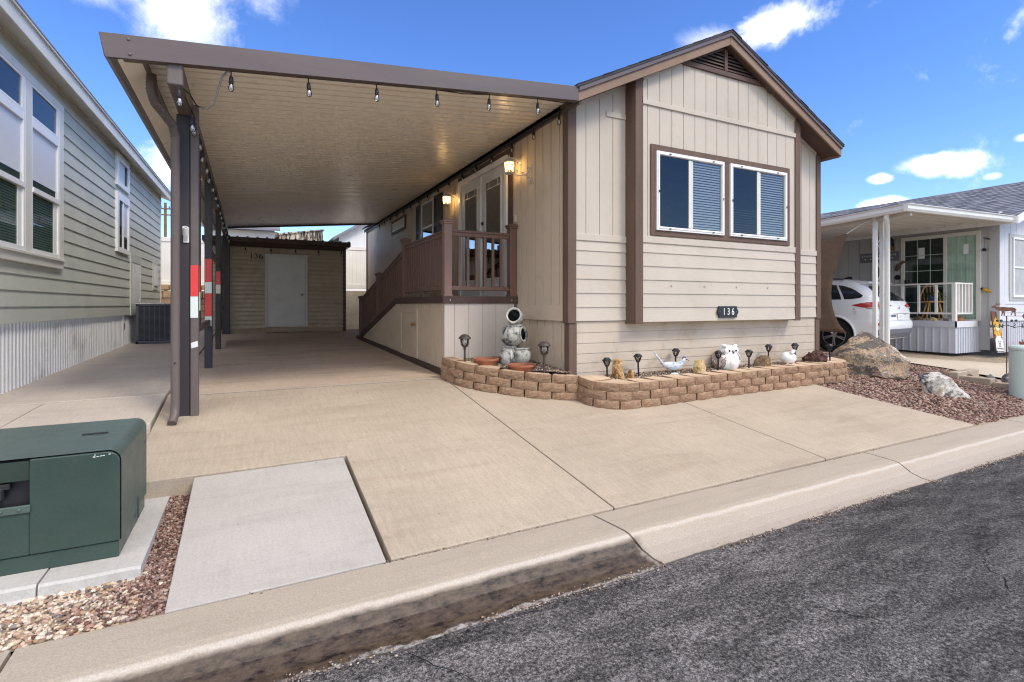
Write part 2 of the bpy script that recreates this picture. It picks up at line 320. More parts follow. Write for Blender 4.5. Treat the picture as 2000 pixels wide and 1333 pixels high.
# ------------------------------------------------------------------ mesh builder
ORI = {}
class MB:
    def __init__(s): s.v = []; s.f = []; s.m = []
    def add(s, vs, fs, mi=0):
        o = len(s.v); s.v += [tuple(p) for p in vs]
        for f in fs: s.f.append([i + o for i in f]); s.m.append(mi)
        return s
    def box(s, x0, y0, z0, x1, y1, z1, mi=0):
        return s.add([(x0,y0,z0),(x1,y0,z0),(x1,y1,z0),(x0,y1,z0),(x0,y0,z1),(x1,y0,z1),(x1,y1,z1),(x0,y1,z1)],
                     [(0,3,2,1),(4,5,6,7),(0,1,5,4),(1,2,6,5),(2,3,7,6),(3,0,4,7)], mi)
    def beam(s, p, q, w, h, up=(0, 0, 1), mi=0):
        p, q = Vector(p), Vector(q); d = (q - p).normalized(); u = Vector(up)
        r = d.cross(u).normalized(); u = r.cross(d).normalized()
        c = [(-1,-1),(1,-1),(1,1),(-1,1)]
        vs = [p + r*a*w/2 + u*b*h/2 for a, b in c] + [q + r*a*w/2 + u*b*h/2 for a, b in c]
        return s.add(vs, [(3,2,1,0),(4,5,6,7),(0,1,5,4),(1,2,6,5),(2,3,7,6),(3,0,4,7)], mi)
    def tube(s, pts, r, n=8, cap=True, mi=0, sx=1, sy=1):
        pts = [Vector(p) for p in pts]; R = r if isinstance(r, (list, tuple)) else [r]*len(pts)
        rings = []; ref = None
        for i, p in enumerate(pts):
            d = (pts[min(i+1, len(pts)-1)] - pts[max(i-1, 0)]).normalized()
            if ref is None: ref = Vector((0, 0, 1)) if abs(d.z) < .9 else Vector((1, 0, 0))
            a = d.cross(ref).normalized(); b = a.cross(d).normalized(); ref = b
            rings.append([p + (a*math.cos(2*math.pi*k/n)*sx + b*math.sin(2*math.pi*k/n)*sy)*R[i] for k in range(n)])
        vs = [v for rg in rings for v in rg]; fs = []
        for i in range(len(pts)-1):
            for k in range(n):
                fs.append((i*n+k, i*n+(k+1)%n, (i+1)*n+(k+1)%n, (i+1)*n+k))
        if cap: fs += [tuple(range(n-1, -1, -1)), tuple((len(pts)-1)*n + k for k in range(n))]
        return s.add(vs, fs, mi)
    def lathe(s, prof, c=(0, 0, 0), n=20, mi=0, sy=1, rot=None):
        c = Vector(c); vs = []; fs = []
        for r, z in prof:
            for k in range(n):
                a = 2*math.pi*k/n; p = Vector((r*math.cos(a), r*math.sin(a)*sy, z))
                if rot: p = rot @ p
                vs.append(c + p)
        for i in range(len(prof)-1):
            for k in range(n): fs.append((i*n+k, i*n+(k+1)%n, (i+1)*n+(k+1)%n, (i+1)*n+k))
        if prof[0][0] > 1e-4: fs.append(tuple(range(n-1, -1, -1)))
        if prof[-1][0] > 1e-4: fs.append(tuple((len(prof)-1)*n+k for k in range(n)))
        return s.add(vs, fs, mi)
    def prism(s, poly, axis, lo, hi, mi=0):
        def P(a, b, t): return {'x': (t, a, b), 'y': (a, t, b), 'z': (a, b, t)}[axis]
        n = len(poly)
        return s.add([P(a, b, lo) for a, b in poly] + [P(a, b, hi) for a, b in poly],
                     [tuple(range(n)), tuple(range(2*n-1, n-1, -1))] + [(i, (i+1)%n, n+(i+1)%n, n+i) for i in range(n)], mi)
    def quad(s, a, b, c, d, mi=0): return s.add([a, b, c, d], [(0, 1, 2, 3)], mi)
    def ball(s, c, r, n=12, m=8, mi=0):
        rr = r if isinstance(r, (tuple, list)) else (r, r, r)
        vs = []; fs = []
        for i in range(m+1):
            t = math.pi*i/m
            for k in range(n):
                a = 2*math.pi*k/n
                vs.append((c[0]+rr[0]*math.sin(t)*math.cos(a), c[1]+rr[1]*math.sin(t)*math.sin(a), c[2]+rr[2]*math.cos(t)))
        for i in range(m):
            for k in range(n): fs.append((i*n+k, (i+1)*n+k, (i+1)*n+(k+1)%n, i*n+(k+1)%n))
        return s.add(vs, fs, mi)
    def frame(s, axis, a0, b0, a1, b1, w, lo, hi, mi=0):
        """picture frame in the plane across axis; w = (left, right, bottom, top) widths"""
        if not isinstance(w, tuple): w = (w, w, w, w)
        P = {'x': lambda a, b, c, d: s.box(lo, a, b, hi, c, d, mi), 'y': lambda a, b, c, d: s.box(a, lo, b, c, hi, d, mi)}[axis]
        P(a0, b0, a0+w[0], b1); P(a1-w[1], b0, a1, b1); P(a0+w[0], b0, a1-w[1], b0+w[2]); P(a0+w[0], b1-w[3], a1-w[1], b1)
        return s
    def build(s, name, mat, parent=None, smooth=False, bevel=0, seg=1, origin=None, kind=None, auto=None):
        o_ = ORI.get(parent.name, (0, 0, 0)) if parent else (origin or (0, 0, 0))
        me = bpy.data.meshes.new(name)
        me.from_pydata([(x-o_[0], y-o_[1], z-o_[2]) for x, y, z in s.v], [], s.f)
        bm = bmesh.new(); bm.from_mesh(me); bmesh.ops.delete(bm, geom=[v for v in bm.verts if not v.link_faces], context='VERTS'); bmesh.ops.recalc_face_normals(bm, faces=bm.faces); bm.to_mesh(me); bm.free()
        for mm in (mat if isinstance(mat, (list, tuple)) else [mat]): me.materials.append(MAT[mm] if isinstance(mm, str) else mm)
        if len(me.polygons) == len(s.m): me.polygons.foreach_set('material_index', s.m)
        ob = bpy.data.objects.new(name, me); C.objects.link(ob)
        if parent: ob.parent = parent; ORI[ob.name] = o_
        elif origin: ob.location = origin; ORI[ob.name] = o_
        if smooth:
            me.polygons.foreach_set('use_smooth', [True]*len(me.polygons))
            if auto is not None: me.set_sharp_from_angle(angle=rad(auto))
        if bevel:
            b = ob.modifiers.new('bevel', 'BEVEL'); b.width = bevel; b.segments = seg; b.limit_method = 'ANGLE'; b.angle_limit = rad(40)
        if kind: ob['kind'] = kind
        return ob
def tag(o, label, cat, group=None, kind=None):
    o['label'] = label; o['category'] = cat
    if group: o['group'] = group
    if kind: o['kind'] = kind
    return o
def thing(name, label, cat, loc=(0, 0, 0), rz=0, group=None, local=False):
    o = bpy.data.objects.new(name, None); C.objects.link(o); o.empty_display_size = .2
    o.location = loc; o.rotation_euler = (0, 0, rz)
    ORI[o.name] = (0, 0, 0) if local else tuple(loc)
    return tag(o, label, cat, group)
def copy_tree(o, parent=None):
    c = o.copy(); C.objects.link(c)
    if parent: c.parent = parent
    for ch in list(o.children): copy_tree(ch, c)
    return c
def text(name, body, size, mat, parent, loc, rot, ext=.003, sx=1, align='CENTER', space=1):
    cu = bpy.data.curves.new(name, 'FONT'); cu.body = body; cu.size = size; cu.extrude = ext
    cu.align_x = align; cu.align_y = 'CENTER'; cu.space_character = space
    tmp = bpy.data.objects.new(name, cu); C.objects.link(tmp); bpy.context.view_layer.update()
    me = bpy.data.meshes.new_from_object(tmp.evaluated_get(bpy.context.evaluated_depsgraph_get()))
    bpy.data.objects.remove(tmp); bpy.data.curves.remove(cu)
    me.materials.clear(); me.materials.append(MAT[mat]); me.name = name
    ob = bpy.data.objects.new(name, me); C.objects.link(ob)
    o_ = ORI.get(parent.name, (0, 0, 0)) if parent else (0, 0, 0)
    ob.location = (loc[0]-o_[0], loc[1]-o_[1], loc[2]-o_[2]); ob.rotation_euler = rot; ob.scale = (sx, 1, 1)
    if parent: ob.parent = parent
    return ob

# walls ------------------------------------------------------------
def lap_wall(mb, p0, p1, out, rows, depth=.013):
    """rows: ascending z list of board bottoms plus the top; out = outward normal (x, y)"""
    p0, p1, o = Vector((*p0, 0)), Vector((*p1, 0)), Vector((*out, 0))
    def P(p, z, d): q = p + o*d; return (q.x, q.y, z)
    for i in range(len(rows)-1):
        a, b = rows[i], rows[i+1]
        mb.quad(P(p0, a, depth), P(p1, a, depth), P(p1, b, .002), P(p0, b, .002))
        mb.quad(P(p0, a, depth), P(p1, a, depth), P(p1, a, -.004), P(p0, a, -.004))
        mb.quad(P(p0, a, depth), P(p0, b, .002), P(p0, b, -.01), P(p0, a, -.01))
        mb.quad(P(p1, a, depth), P(p1, b, .002), P(p1, b, -.01), P(p1, a, -.01))
def groove_wall(mb, p0, p1, out, z0, ztop, spacing=.203, gw=.010, gd=.008, first=None, zb=None):
    p0, p1, o = Vector((*p0, 0)), Vector((*p1, 0)), Vector((*out, 0)); d = p1-p0; L = d.length; d.normalize()
    zt = ztop if callable(ztop) else (lambda s: ztop)
    zb_ = z0 if callable(z0) else (lambda s: z0)
    br = [0]; g = first if first is not None else spacing
    kinds = []
    while g < L - .03:
        br += [g-gw/2, g+gw/2]; kinds += ['f', 'g']; g += spacing
    br.append(L); kinds.append('f')
    def P(s, z, dd): q = p0 + d*s + o*dd; return (q.x, q.y, z)
    for i, k in enumerate(kinds):
        a, b = br[i], br[i+1]; dd = 0 if k == 'f' else -gd
        mb.quad(P(a, zb_(a), dd), P(b, zb_(b), dd), P(b, zt(b), dd), P(a, zt(a), dd))
        if k == 'g':
            mb.quad(P(a, zb_(a), 0), P(a, zb_(a), -gd), P(a, zt(a), -gd), P(a, zt(a), 0))
            mb.quad(P(b, zb_(b), 0), P(b, zb_(b), -gd), P(b, zt(b), -gd), P(b, zt(b), 0))
def rock(name, pts, base, mat, amp=.05, freq=4., cuts=3, rz=0, seed=0, parent=None, smooth=True, sm=0):
    bm = bmesh.new()
    for p in pts: bm.verts.new(p)
    r = bmesh.ops.convex_hull(bm, input=bm.verts)
    bmesh.ops.delete(bm, geom=[e for e in r['geom_interior'] if isinstance(e, bmesh.types.BMVert)], context='VERTS')
    bmesh.ops.triangulate(bm, faces=bm.faces)
    for _ in range(cuts):
        bmesh.ops.subdivide_edges(bm, edges=bm.edges, cuts=1, use_grid_fill=True)
        bmesh.ops.triangulate(bm, faces=[f for f in bm.faces if len(f.verts) > 3])
        if sm: bmesh.ops.smooth_vert(bm, verts=bm.verts, factor=sm, use_axis_x=True, use_axis_y=True, use_axis_z=True)
    bm.normal_update(); sv = Vector((seed*3.1, seed*1.7, seed))
    for v in bm.verts:
        n1 = mnoise.noise(v.co*freq + sv); n2 = mnoise.noise(v.co*freq*2.7 + sv); n3 = abs(mnoise.noise(v.co*freq*1.4 - sv))
        v.co += v.normal*amp*(n1*.8 + n2*.45 - n3*.7)
    me = bpy.data.meshes.new(name); bm.to_mesh(me); bm.free()
    me.materials.append(MAT[mat]); me.polygons.foreach_set('use_smooth', [smooth]*len(me.polygons))
    if smooth: me.set_sharp_from_angle(angle=rad(26))
    ob = bpy.data.objects.new(name, me); C.objects.link(ob); ob.location = base; ob.rotation_euler = (0, 0, rz)
    if parent: ob.parent = parent
    return ob
ICO_V = np.array([(-.526,0,.851),(.526,0,.851),(-.526,0,-.851),(.526,0,-.851),(0,.851,.526),(0,.851,-.526),(0,-.851,.526),(0,-.851,-.526),(.851,.526,0),(-.851,.526,0),(.851,-.526,0),(-.851,-.526,0)])
ICO_F = np.array([(0,4,1),(0,9,4),(9,5,4),(4,5,8),(4,8,1),(8,10,1),(8,3,10),(5,3,8),(5,2,3),(2,7,3),(7,10,3),(7,6,10),(7,11,6),(11,0,6),(0,1,6),(6,1,10),(9,0,11),(9,11,2),(9,2,5),(7,2,11)])
def pebbles(name, pts, smin, smax, mat, seed=1, flat=.6):
    rng = np.random.default_rng(seed); n = len(pts); P = np.array(pts)
    s = rng.uniform(smin, smax, n)[:, None]
    sc = np.stack([rng.uniform(.7, 1.25, n), rng.uniform(.55, 1., n), rng.uniform(flat*.7, flat*1.2, n)], 1)*s
    a = rng.uniform(0, 2*math.pi, n); t = rng.uniform(-.6, .6, n)
    V = ICO_V[None]*rng.uniform(.75, 1.2, (n, 12, 1))*sc[:, None, :]
    ct, st = np.cos(t)[:, None], np.sin(t)[:, None]
    y = V[..., 1]*ct - V[..., 2]*st; z = V[..., 1]*st + V[..., 2]*ct
    ca, sa = np.cos(a)[:, None], np.sin(a)[:, None]
    x = V[..., 0]*ca - y*sa; yy = V[..., 0]*sa + y*ca
    W = np.stack([x, yy, z], -1) + P[:, None, :]
    F = ICO_F[None] + (np.arange(n)*12)[:, None, None]
    me = bpy.data.meshes.new(name); me.vertices.add(n*12); me.vertices.foreach_set('co', W.reshape(-1))
    me.loops.add(n*60); me.loops.foreach_set('vertex_index', F.reshape(-1))
    me.polygons.add(n*20); me.polygons.foreach_set('loop_start', np.arange(0, n*60, 3))
    me.update(calc_edges=True); me.validate(); me.materials.append(MAT[mat])
    ob = bpy.data.objects.new(name, me); C.objects.link(ob); ob['kind'] = 'stuff'
    return ob

# ground ------------------------------------------------------------
def sstep(a, b, x): t = min(1, max(0, (x-a)/(b-a))); return t*t*(3-2*t)
def gz(x, y):
    a = -.2545 + .13*y if y < 6.37 else .5736 + .024*(y-6.37)
    b = .113 + .107*(y-2.85) if y < 6.1 else .461 + .02*(y-6.1)
    w = sstep(7.6, 9.2, x); return a*(1-w) + b*w
SK = .016
# ================================================================== setting
def camera_light():
    cam = bpy.data.cameras.new('camera'); co = bpy.data.objects.new('camera', cam); C.objects.link(co); S.camera = co
    cam.sensor_width = 36; cam.lens = 36*1016/2000; cam.shift_y = (596-666.5)/2000
    co.location = (0, 0, CZ); co.rotation_euler = (rad(90), 0, rad(-26.83)); cam.clip_end = 2000; cam.clip_start = .05
    sun = bpy.data.lights.new('sun', 'SUN'); so = bpy.data.objects.new('sun', sun); C.objects.link(so)
    d = Vector((.42, -.78, 1.0)).normalized()
    so.rotation_euler = d.to_track_quat('Z', 'Y').to_euler(); sun.energy = SUN_E; sun.angle = rad(15); sun.color = (1, .92, .80)
    W = bpy.data.worlds.new('World'); S.world = W; W.use_nodes = True; nt = W.node_tree
    bg = nt.nodes['Background']; bg.inputs['Strength'].default_value = SKY_E
    sky = N(nt, 'ShaderNodeTexSky', sky_type='NISHITA'); sky.sun_disc = False
    sky.sun_elevation = math.asin(d.z); sky.sun_rotation = math.atan2(d.x, d.y)
    sky.air_density = 1.0; sky.dust_density = .15; sky.ozone_density = 3.2; sky.altitude = 900
    hs = N(nt, 'ShaderNodeHueSaturation'); hs.inputs['Saturation'].default_value = 1.22; hs.inputs['Hue'].default_value = .513; hs.inputs['Value'].default_value = 1.14
    nt.links.new(sky.outputs[0], hs.inputs['Color'])
    tc = N(nt, 'ShaderNodeTexCoord'); dirv = tc.outputs['Generated']
    nz = noise_n(nt, dirv, 10, 9, .66, .5); nf = noise_n(nt, dirv, 22, 6, .6)
    nn = mathn(nt, 'ADD', mathn(nt, 'MULTIPLY', mathn(nt, 'SUBTRACT', nz, .5), 2.6), mathn(nt, 'MULTIPLY', mathn(nt, 'SUBTRACT', nf, .5), 1.1))
    total = None
    # (azimuth deg from +y towards +x, elevation, width, height, strength)
    clouds_and_fill = [(-5.2, 25.6, 3.4, 3.8, .55), (-2.5, 29.2, 5, 2.4, .32), (-9.5, 27.0, 5, 2, .28), (53.2, 25.8, 3.5, 1.5, .95), (48.2, 25.4, 3.2, 1.3, .26),
              (65.8, 11.9, 2.5, .85, 1.05), (67.6, 11.5, 1.2, .8, .9), (62.2, 11.2, .85, .45, .85), (62.3, 8.9, 1.8, .6, .95), (71.4, 12.9, .6, .35, .5), (69.6, 10.3, .5, .25, .4),
              (-6.0, 12.6, 2.2, 2.2, .7),
              (155, 52, 40, 20, .95), (-150, 38, 40, 22, .9), (180, 70, 60, 24, .85), (205, 18, 22, 9, .8), (100, 58, 26, 16, .8), (-110, 45, 30, 16, .8), (185, 8, 20, 5, .7), (-140, 12, 22, 6, .7)]  # this row: unseen clouds behind the camera, added for fill light
    for az, el, w, h, st in clouds_and_fill:
        a, e = rad(az), rad(el); f = Vector((math.sin(a)*math.cos(e), math.cos(a)*math.cos(e), math.sin(e)))
        r = Vector((math.cos(a), -math.sin(a), 0)); u = r.cross(f)
        def dot(v, k):
            n = N(nt, 'ShaderNodeVectorMath', operation='DOT_PRODUCT'); nt.links.new(dirv, n.inputs[0]); n.inputs[1].default_value = v*k; return n.outputs['Value']
        dx = dot(r, 1/math.sin(rad(w))) if w < 89 else dot(r, 1); dy = mathn(nt, 'SUBTRACT', dot(u, 1/math.sin(rad(h))), 0)
        fr = dot(f, 1)
        rr = mathn(nt, 'SQRT', mathn(nt, 'ADD', mathn(nt, 'MULTIPLY', dx, dx), mathn(nt, 'MULTIPLY', dy, dy)))
        rr = mathn(nt, 'SUBTRACT', rr, mathn(nt, 'MULTIPLY', nn, .85))
        k = maprange(nt, rr, .05, 1.4, st, 0, True)
        k = mathn(nt, 'MULTIPLY', k, mathn(nt, 'GREATER_THAN', fr, .05))
        total = k if total is None else mathn(nt, 'MAXIMUM', total, k)
    br = maprange(nt, nf, .3, .7, 10.5, 14.)
    cl = N(nt, 'ShaderNodeVectorMath', operation='SCALE'); cl.inputs[0].default_value = (1.04, 1.0, .955); nt.links.new(br, cl.inputs['Scale'])
    nt.links.new(mixc(nt, total, hs.outputs[0], cl.outputs[0]), bg.inputs['Color'])
    S.view_settings.view_transform = 'Standard'; S.view_settings.look = 'None'; S.view_settings.exposure = EXPO; S.view_settings.gamma = 1
    S.cycles.max_bounces = 10; S.cycles.diffuse_bounces = 8; S.cycles.transparent_max_bounces = 12; S.cycles.use_denoising = DENOISE; S.cycles.denoising_input_passes = 'RGB_ALBEDO_NORMAL'; S.cycles.denoising_prefilter = 'NONE'; S.cycles.filter_width = 1.15; S.cycles.sample_clamp_indirect = 4; S.cycles.use_adaptive_sampling = False

def strips(name, rows, x0, x1, mat, kind='structure', nx=1):
    mb = MB(); xs = [x0+(x1-x0)*i/nx for i in range(nx+1)]
    vs = [(x, y + (SK*x if sk else 0), z) for y, z, sk in rows for x in xs]
    n = len(xs); fs = [(i*n+k, i*n+k+1, (i+1)*n+k+1, (i+1)*n+k) for i in range(len(rows)-1) for k in range(nx)]
    mb.add(vs, fs); return mb.build(name, mat, kind=kind)

def setting():
    strips('ground', [(-400, -.25, 0), (2.2, -.2, 0), (2.9, -.02, 0), (6.2, .33, 0), (9, .40, 0), (19.55, .55, 0), (19.75, 1.9, 0), (40, 2., 0), (400, 2.2, 0)], -400, 400, 'dirt')
    # asphalt with a slightly ragged edge
    mb = MB(); rnd = random.Random(3)
    xs = [-60 + 3*i for i in range(18)]; xs = [x for x in xs if x < -5] + [-5 + .12*i for i in range(150)] + [13 + 3*i for i in range(18)]
    top = []
    for x in xs: top.append((x, 2.265 + SK*x + .02*mnoise.noise((x*2.3, 0, 0)) + .012*mnoise.noise((x*9, 3, 0)), .004))
    n = len(xs)
    ys = [None, 1.6, 0, -2, -4, -12]
    vs = []
    for y in ys:
        for k, x in enumerate(xs): vs.append(top[k] if y is None else (x, y + SK*x, .012 + .02*(2.3-y)*(1 if y > -2 else 0) + (0 if y > -2 else .07)))
    mb.add(vs, [(i*n+k, i*n+k+1, (i+1)*n+k+1, (i+1)*n+k) for i in range(len(ys)-1) for k in range(n-1)])
    mb.build('road', 'asphalt', kind='structure')
    mb = MB(); rnd = random.Random(14)
    def crack(pts, w0):
        P = []
        for (a, b), (c, d) in zip(pts[:-1], pts[1:]):
            n = max(3, int(math.hypot(c-a, d-b)/.03))
            for k in range(n): f = k/n; P.append((a+(c-a)*f + .018*mnoise.noise((a*7+f*6, b*5, 1)) + rnd.uniform(-.004, .004), b+(d-b)*f + .018*mnoise.noise((a*3, b*9+f*6, 4)) + rnd.uniform(-.004, .004)))
        vs = []
        for k, (x, y) in enumerate(P):
            w = w0*(.4+.6*abs(mnoise.noise((k*.35, w0*99, 2))))*min(1, 3*(1-k/len(P)))
            z = .0165 + .02*(2.3-(y-SK*x))
            vs += [(x-w, y-w*.4, z), (x+w, y+w*.4, z)]
        mb.add(vs, [(2*i, 2*i+2, 2*i+3, 2*i+1) for i in range(len(P)-1)])
    for pts, w in (([(.62, 2.2), (.70, 2.06), (.80, 1.93), (.86, 1.78)], .004), ([(.70, 2.06), (.62, 1.98)], .003), ([(1.42, 1.76), (1.62, 1.72), (1.86, 1.74)], .004), ([(2.5, 1.62), (2.62, 1.45), (2.9, 1.36)], .004),
                   ([(3.3, 2.2), (3.9, 1.92), (4.4, 1.5), (4.5, 1.1)], .004), ([(3.9, 1.92), (4.6, 1.95)], .003), ([(4.9, 2.25), (5.6, 1.9), (6.6, 1.85)], .004), ([(1.1, 2.24), (1.6, 2.215), (2.1, 2.225), (2.6, 2.25)], .005)): crack(pts, w)
    mb.build('road_cracks', 'inner', kind='structure')
    # rolled curb in poured lengths
    prof = [(2.832, .111), (2.70, .106), (2.57, .098), (2.535, .090), (2.505, .072), (2.44, .030), (2.36, .006), (2.24, -.004), (2.24, -.12), (2.832, -.12)]
    mb = MB(); joints = [-9, -6.4, -3.9, -.86, 2.06, 5.25, 8.3, 11.3, 14.4, 17.5, 20.6, 24]
    for a, b in zip(joints[:-1], joints[1:]):
        a += .008; b -= .008; m = 24; vs = []
        for i in range(m+1):
            x = a + (b-a)*i/m
            for k, (y, z) in enumerate(prof):
                j = .006*mnoise.noise((x*5, k*1.3, 0)) if 2 < k < 6 else .003*mnoise.noise((x*7, k, 2))
                dip = 0
                xx = x + (.10*(2.83-y) if abs(a-2.068) < .02 or abs(b-2.052) < .02 else 0)*(1-min(abs(x-2.06)/1.5, 1))*2
                vs.append((xx, y + SK*x + j, z + j*.5 - dip))
        q = len(prof)
        fs = [(i*q+k, i*q+(k+1)%q, (i+1)*q+(k+1)%q, (i+1)*q+k) for i in range(m) for k in range(q)] + [tuple(range(q)), tuple(m*q+k for k in range(q))]
        mb.add(vs, fs)
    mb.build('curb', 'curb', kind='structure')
    # driveway slabs
    def slab(mb, poly, t=.14):
        n = len(poly); top = [(x, y, gz(x, y)) for x, y in poly]; bot = [(x, y, gz(x, y)-t) for x, y in poly]
        mb.add(top+bot, [tuple(range(n))] + [(i, (i+1) % n, n+(i+1) % n, n+i) for i in range(n)])
    e = lambda x: 2.851 + SK*x
    g = .006
    mb = MB()
    slab(mb, [(-.75, 4.315), (.70, 4.345), (.70, e(.7)), (2.25-g, e(2.25)), (2.25-g, 6.369), (-.75, 6.369)])
    slab(mb, [(2.25+g, e(2.25)), (4.67-g, e(4.67)), (4.67-g, 6.30), (2.25+g, 6.30)])
    slab(mb, [(4.67+g, e(4.67)), (7.52, e(7.5)), (7.45, 3.6), (7.36, 4.5), (7.36, 5.2), (4.67+g, 5.2)])
    mb.build('driveway', 'drive', kind='structure', bevel=.006, seg=2)
    mb = MB(); slab(mb, [(-.75, 6.376), (3.4, 6.376), (3.4, 16), (-.75, 16)])
    mb.build('carport_floor', 'drive_back', kind='structure')
    mb = MB(); slab(mb, [(-.345, 2.840), (.672, 2.857), (.672, 4.312), (-.345, 4.285)], .12)
    mb.build('concrete_slab', 'lid', kind='structure', bevel=.005, seg=2)
    mb = MB(); n = 60
    vs = []
    for i in range(n+1):
        x = -.74 + 2.98*i/n; w = .010 + .007*mnoise.noise((x*9, 0, 0)); yy = 6.372 + .004*mnoise.noise((x*5, 2, 0))
        vs += [(x, yy-w, gz(x, 6.36)+.0035), (x, yy+w*.6, gz(x, 6.37)+.0045)]
    mb.add(vs, [(2*i, 2*i+2, 2*i+3, 2*i+1) for i in range(n)]); mb.build('expansion_joint', 'padc', kind='structure')
    # walkway beside the left house
    mb = MB()
    def sl2(poly, zf, t=.12):
        n = len(poly); mb.add([(x, y, zf(y)) for x, y in poly] + [(x, y, zf(y)-t) for x, y in poly], [tuple(range(n))] + [(i, (i+1) % n, n+(i+1) % n, n+i) for i in range(n)])
    fa = lambda y: .598 + .025*(y-6.4); na = lambda y: .598 + .115*(y-6.42)
    sl2([(-3, 6.30), (-.765, 6.43), (-.765, 18), (-3, 18)], fa)
    sl2([(-1.86, 5.4), (-.765, 5.46), (-.765, 6.42), (-1.72, 6.36)], na); sl2([(-3, 5.4), (-1.872, 5.4), (-1.732, 6.36), (-3, 6.29)], na)
    mb.build('walkway', 'walk', kind='structure', bevel=.005)
    mb = MB(); n = 12; vs = []
    poly = [(11.62, 3.03), (11.6, 5.0), (11.3, 6.2), (10.4, 7.2), (10.2, 14), (15.9, 14), (15.9, 3.1)]
    mb.add([(x, y, gz(max(x, 9.3), y)) for x, y in poly], [tuple(range(len(poly)))]); mb.build('neighbor_driveway', 'ndrive', kind='structure')
    # beds
    def bed(name, x0, x1, y0, y1, zf, mat, nx=24, ny=24, skew=True):
        mb = MB(); vs = []
        for j in range(ny+1):
            for i in range(nx+1):
                x = x0+(x1-x0)*i/nx; y = y0+(y1-y0)*j/ny + (SK*x if skew else 0)
                vs.append((x, y, zf(x, y) + .012*mnoise.noise((x*3, y*3, 0))))
        mb.add(vs, [(j*(nx+1)+i, j*(nx+1)+i+1, (j+1)*(nx+1)+i+1, (j+1)*(nx+1)+i) for j in range(ny) for i in range(nx)])
        return mb.build(name, mat, kind='structure', smooth=True)
    lz = lambda x, y: .100 + .045*(y-2.84) if y < 4.3 else .166 + .2*(y-4.3)
    bed('ground_bed', -3.2, -.30, 2.84, 5.6, lz, 'dirt')
    rz_ = lambda x, y: gz(x, y) - .035 + .05*sstep(7.7, 8.6, x)*sstep(3.1, 3.8, y)*(1-sstep(10.6, 11.5, x))
    bed('ground_bed', 7.40, 11.62, 2.83, 9.0, rz_, 'dirt', 40, 60)
    # pebbles
    rnd = random.Random(11); P = []
    while len(P) < 4600:
        x = rnd.uniform(-2.2, -.36); y = rnd.uniform(2.85 + SK*x, 3.36)
        if x > -.47 and rnd.random() < .85: continue
        w = max(0, min(1, (x + .75)/.35))
        if rnd.random() < w*.75: continue
        if y > 3.24 and x < -.52: continue
        P.append((x, y, lz(x, y) + rnd.uniform(-.004, .012)))
    tag(pebbles('gravel', P, .009, .020, 'beige_gravel', 2), 'beige and white river pebbles in front of the green transformer pad', 'gravel')
    P = []
    while len(P) < 3400:
        x = rnd.uniform(-.9, -.345); y = rnd.uniform(2.85, 4.32)
        if x < -.50 and not (y < 3.2 and rnd.random() < (x+.9)/.5): continue
        P.append((x, y, lz(x, y) + rnd.uniform(-.004, .014)))
    for _ in range(900): P.append((rnd.uniform(-1.5, -.76), rnd.uniform(4.6, 5.42), 0))
    P = [(x, y, lz(x, y) + rnd.uniform(0, .012)) if z == 0 else (x, y, z) for x, y, z in P]
    tag(pebbles('gravel', P, .007, .015, 'red_gravel', 3), 'reddish gravel strip between the transformer pad and the pale slab', 'gravel')
    P = []
    while len(P) < 15000:
        x = rnd.uniform(7.42, 11.62); y = rnd.uniform(2.88 + SK*x, 7)
        if y > 5.2 and rnd.random() < .6: continue
        if x < 7.38 + (.12 if y < 3.7 else 0): continue
        if x < 8.45 and y > 4.8: continue
        if 10.42 < x and 3.5 < y < 4.5: continue
        P.append((x, y, rz_(x, y) + rnd.uniform(-.006, .016)))
    tag(pebbles('gravel', P, .013, .027, 'red_gravel', 4), 'dark red gravel bed around the big boulder beyond the driveway', 'gravel')
    P = []
    for _ in range(1500):
        x = rnd.uniform(-.6, 7.5); y = 2.262 + SK*x + abs(rnd.gauss(0, .022))*rnd.choice((-1, -1, 1)) + .02*mnoise.noise((x*2.3, 0, 0))
        if mnoise.noise((x*1.9, 4, 0)) < -.1: continue
        P.append((x, y, .012))
    tag(pebbles('grit', P, .003, .008, 'mix_gravel', 8), 'loose grit and crumbs along the broken asphalt edge', 'grit')
    P = []
    for _ in range(900):
        x = rnd.uniform(-.4, 7.4)
        if mnoise.noise((x*1.6, 9, 0)) < .0: continue
        P.append((x, 2.838 + SK*x + rnd.gauss(0, .008), .108 + rnd.uniform(0, .006)))
    tag(pebbles('leaf_litter', P, .003, .007, 'mix_gravel', 9, .3), 'dry brown litter caught in the joint behind the curb', 'litter')
    return lz, rz_
SUN_E, SKY_E, EXPO, DENOISE = 1.2, .128, .86, True
camera_light()
lz, rz_ = setting()

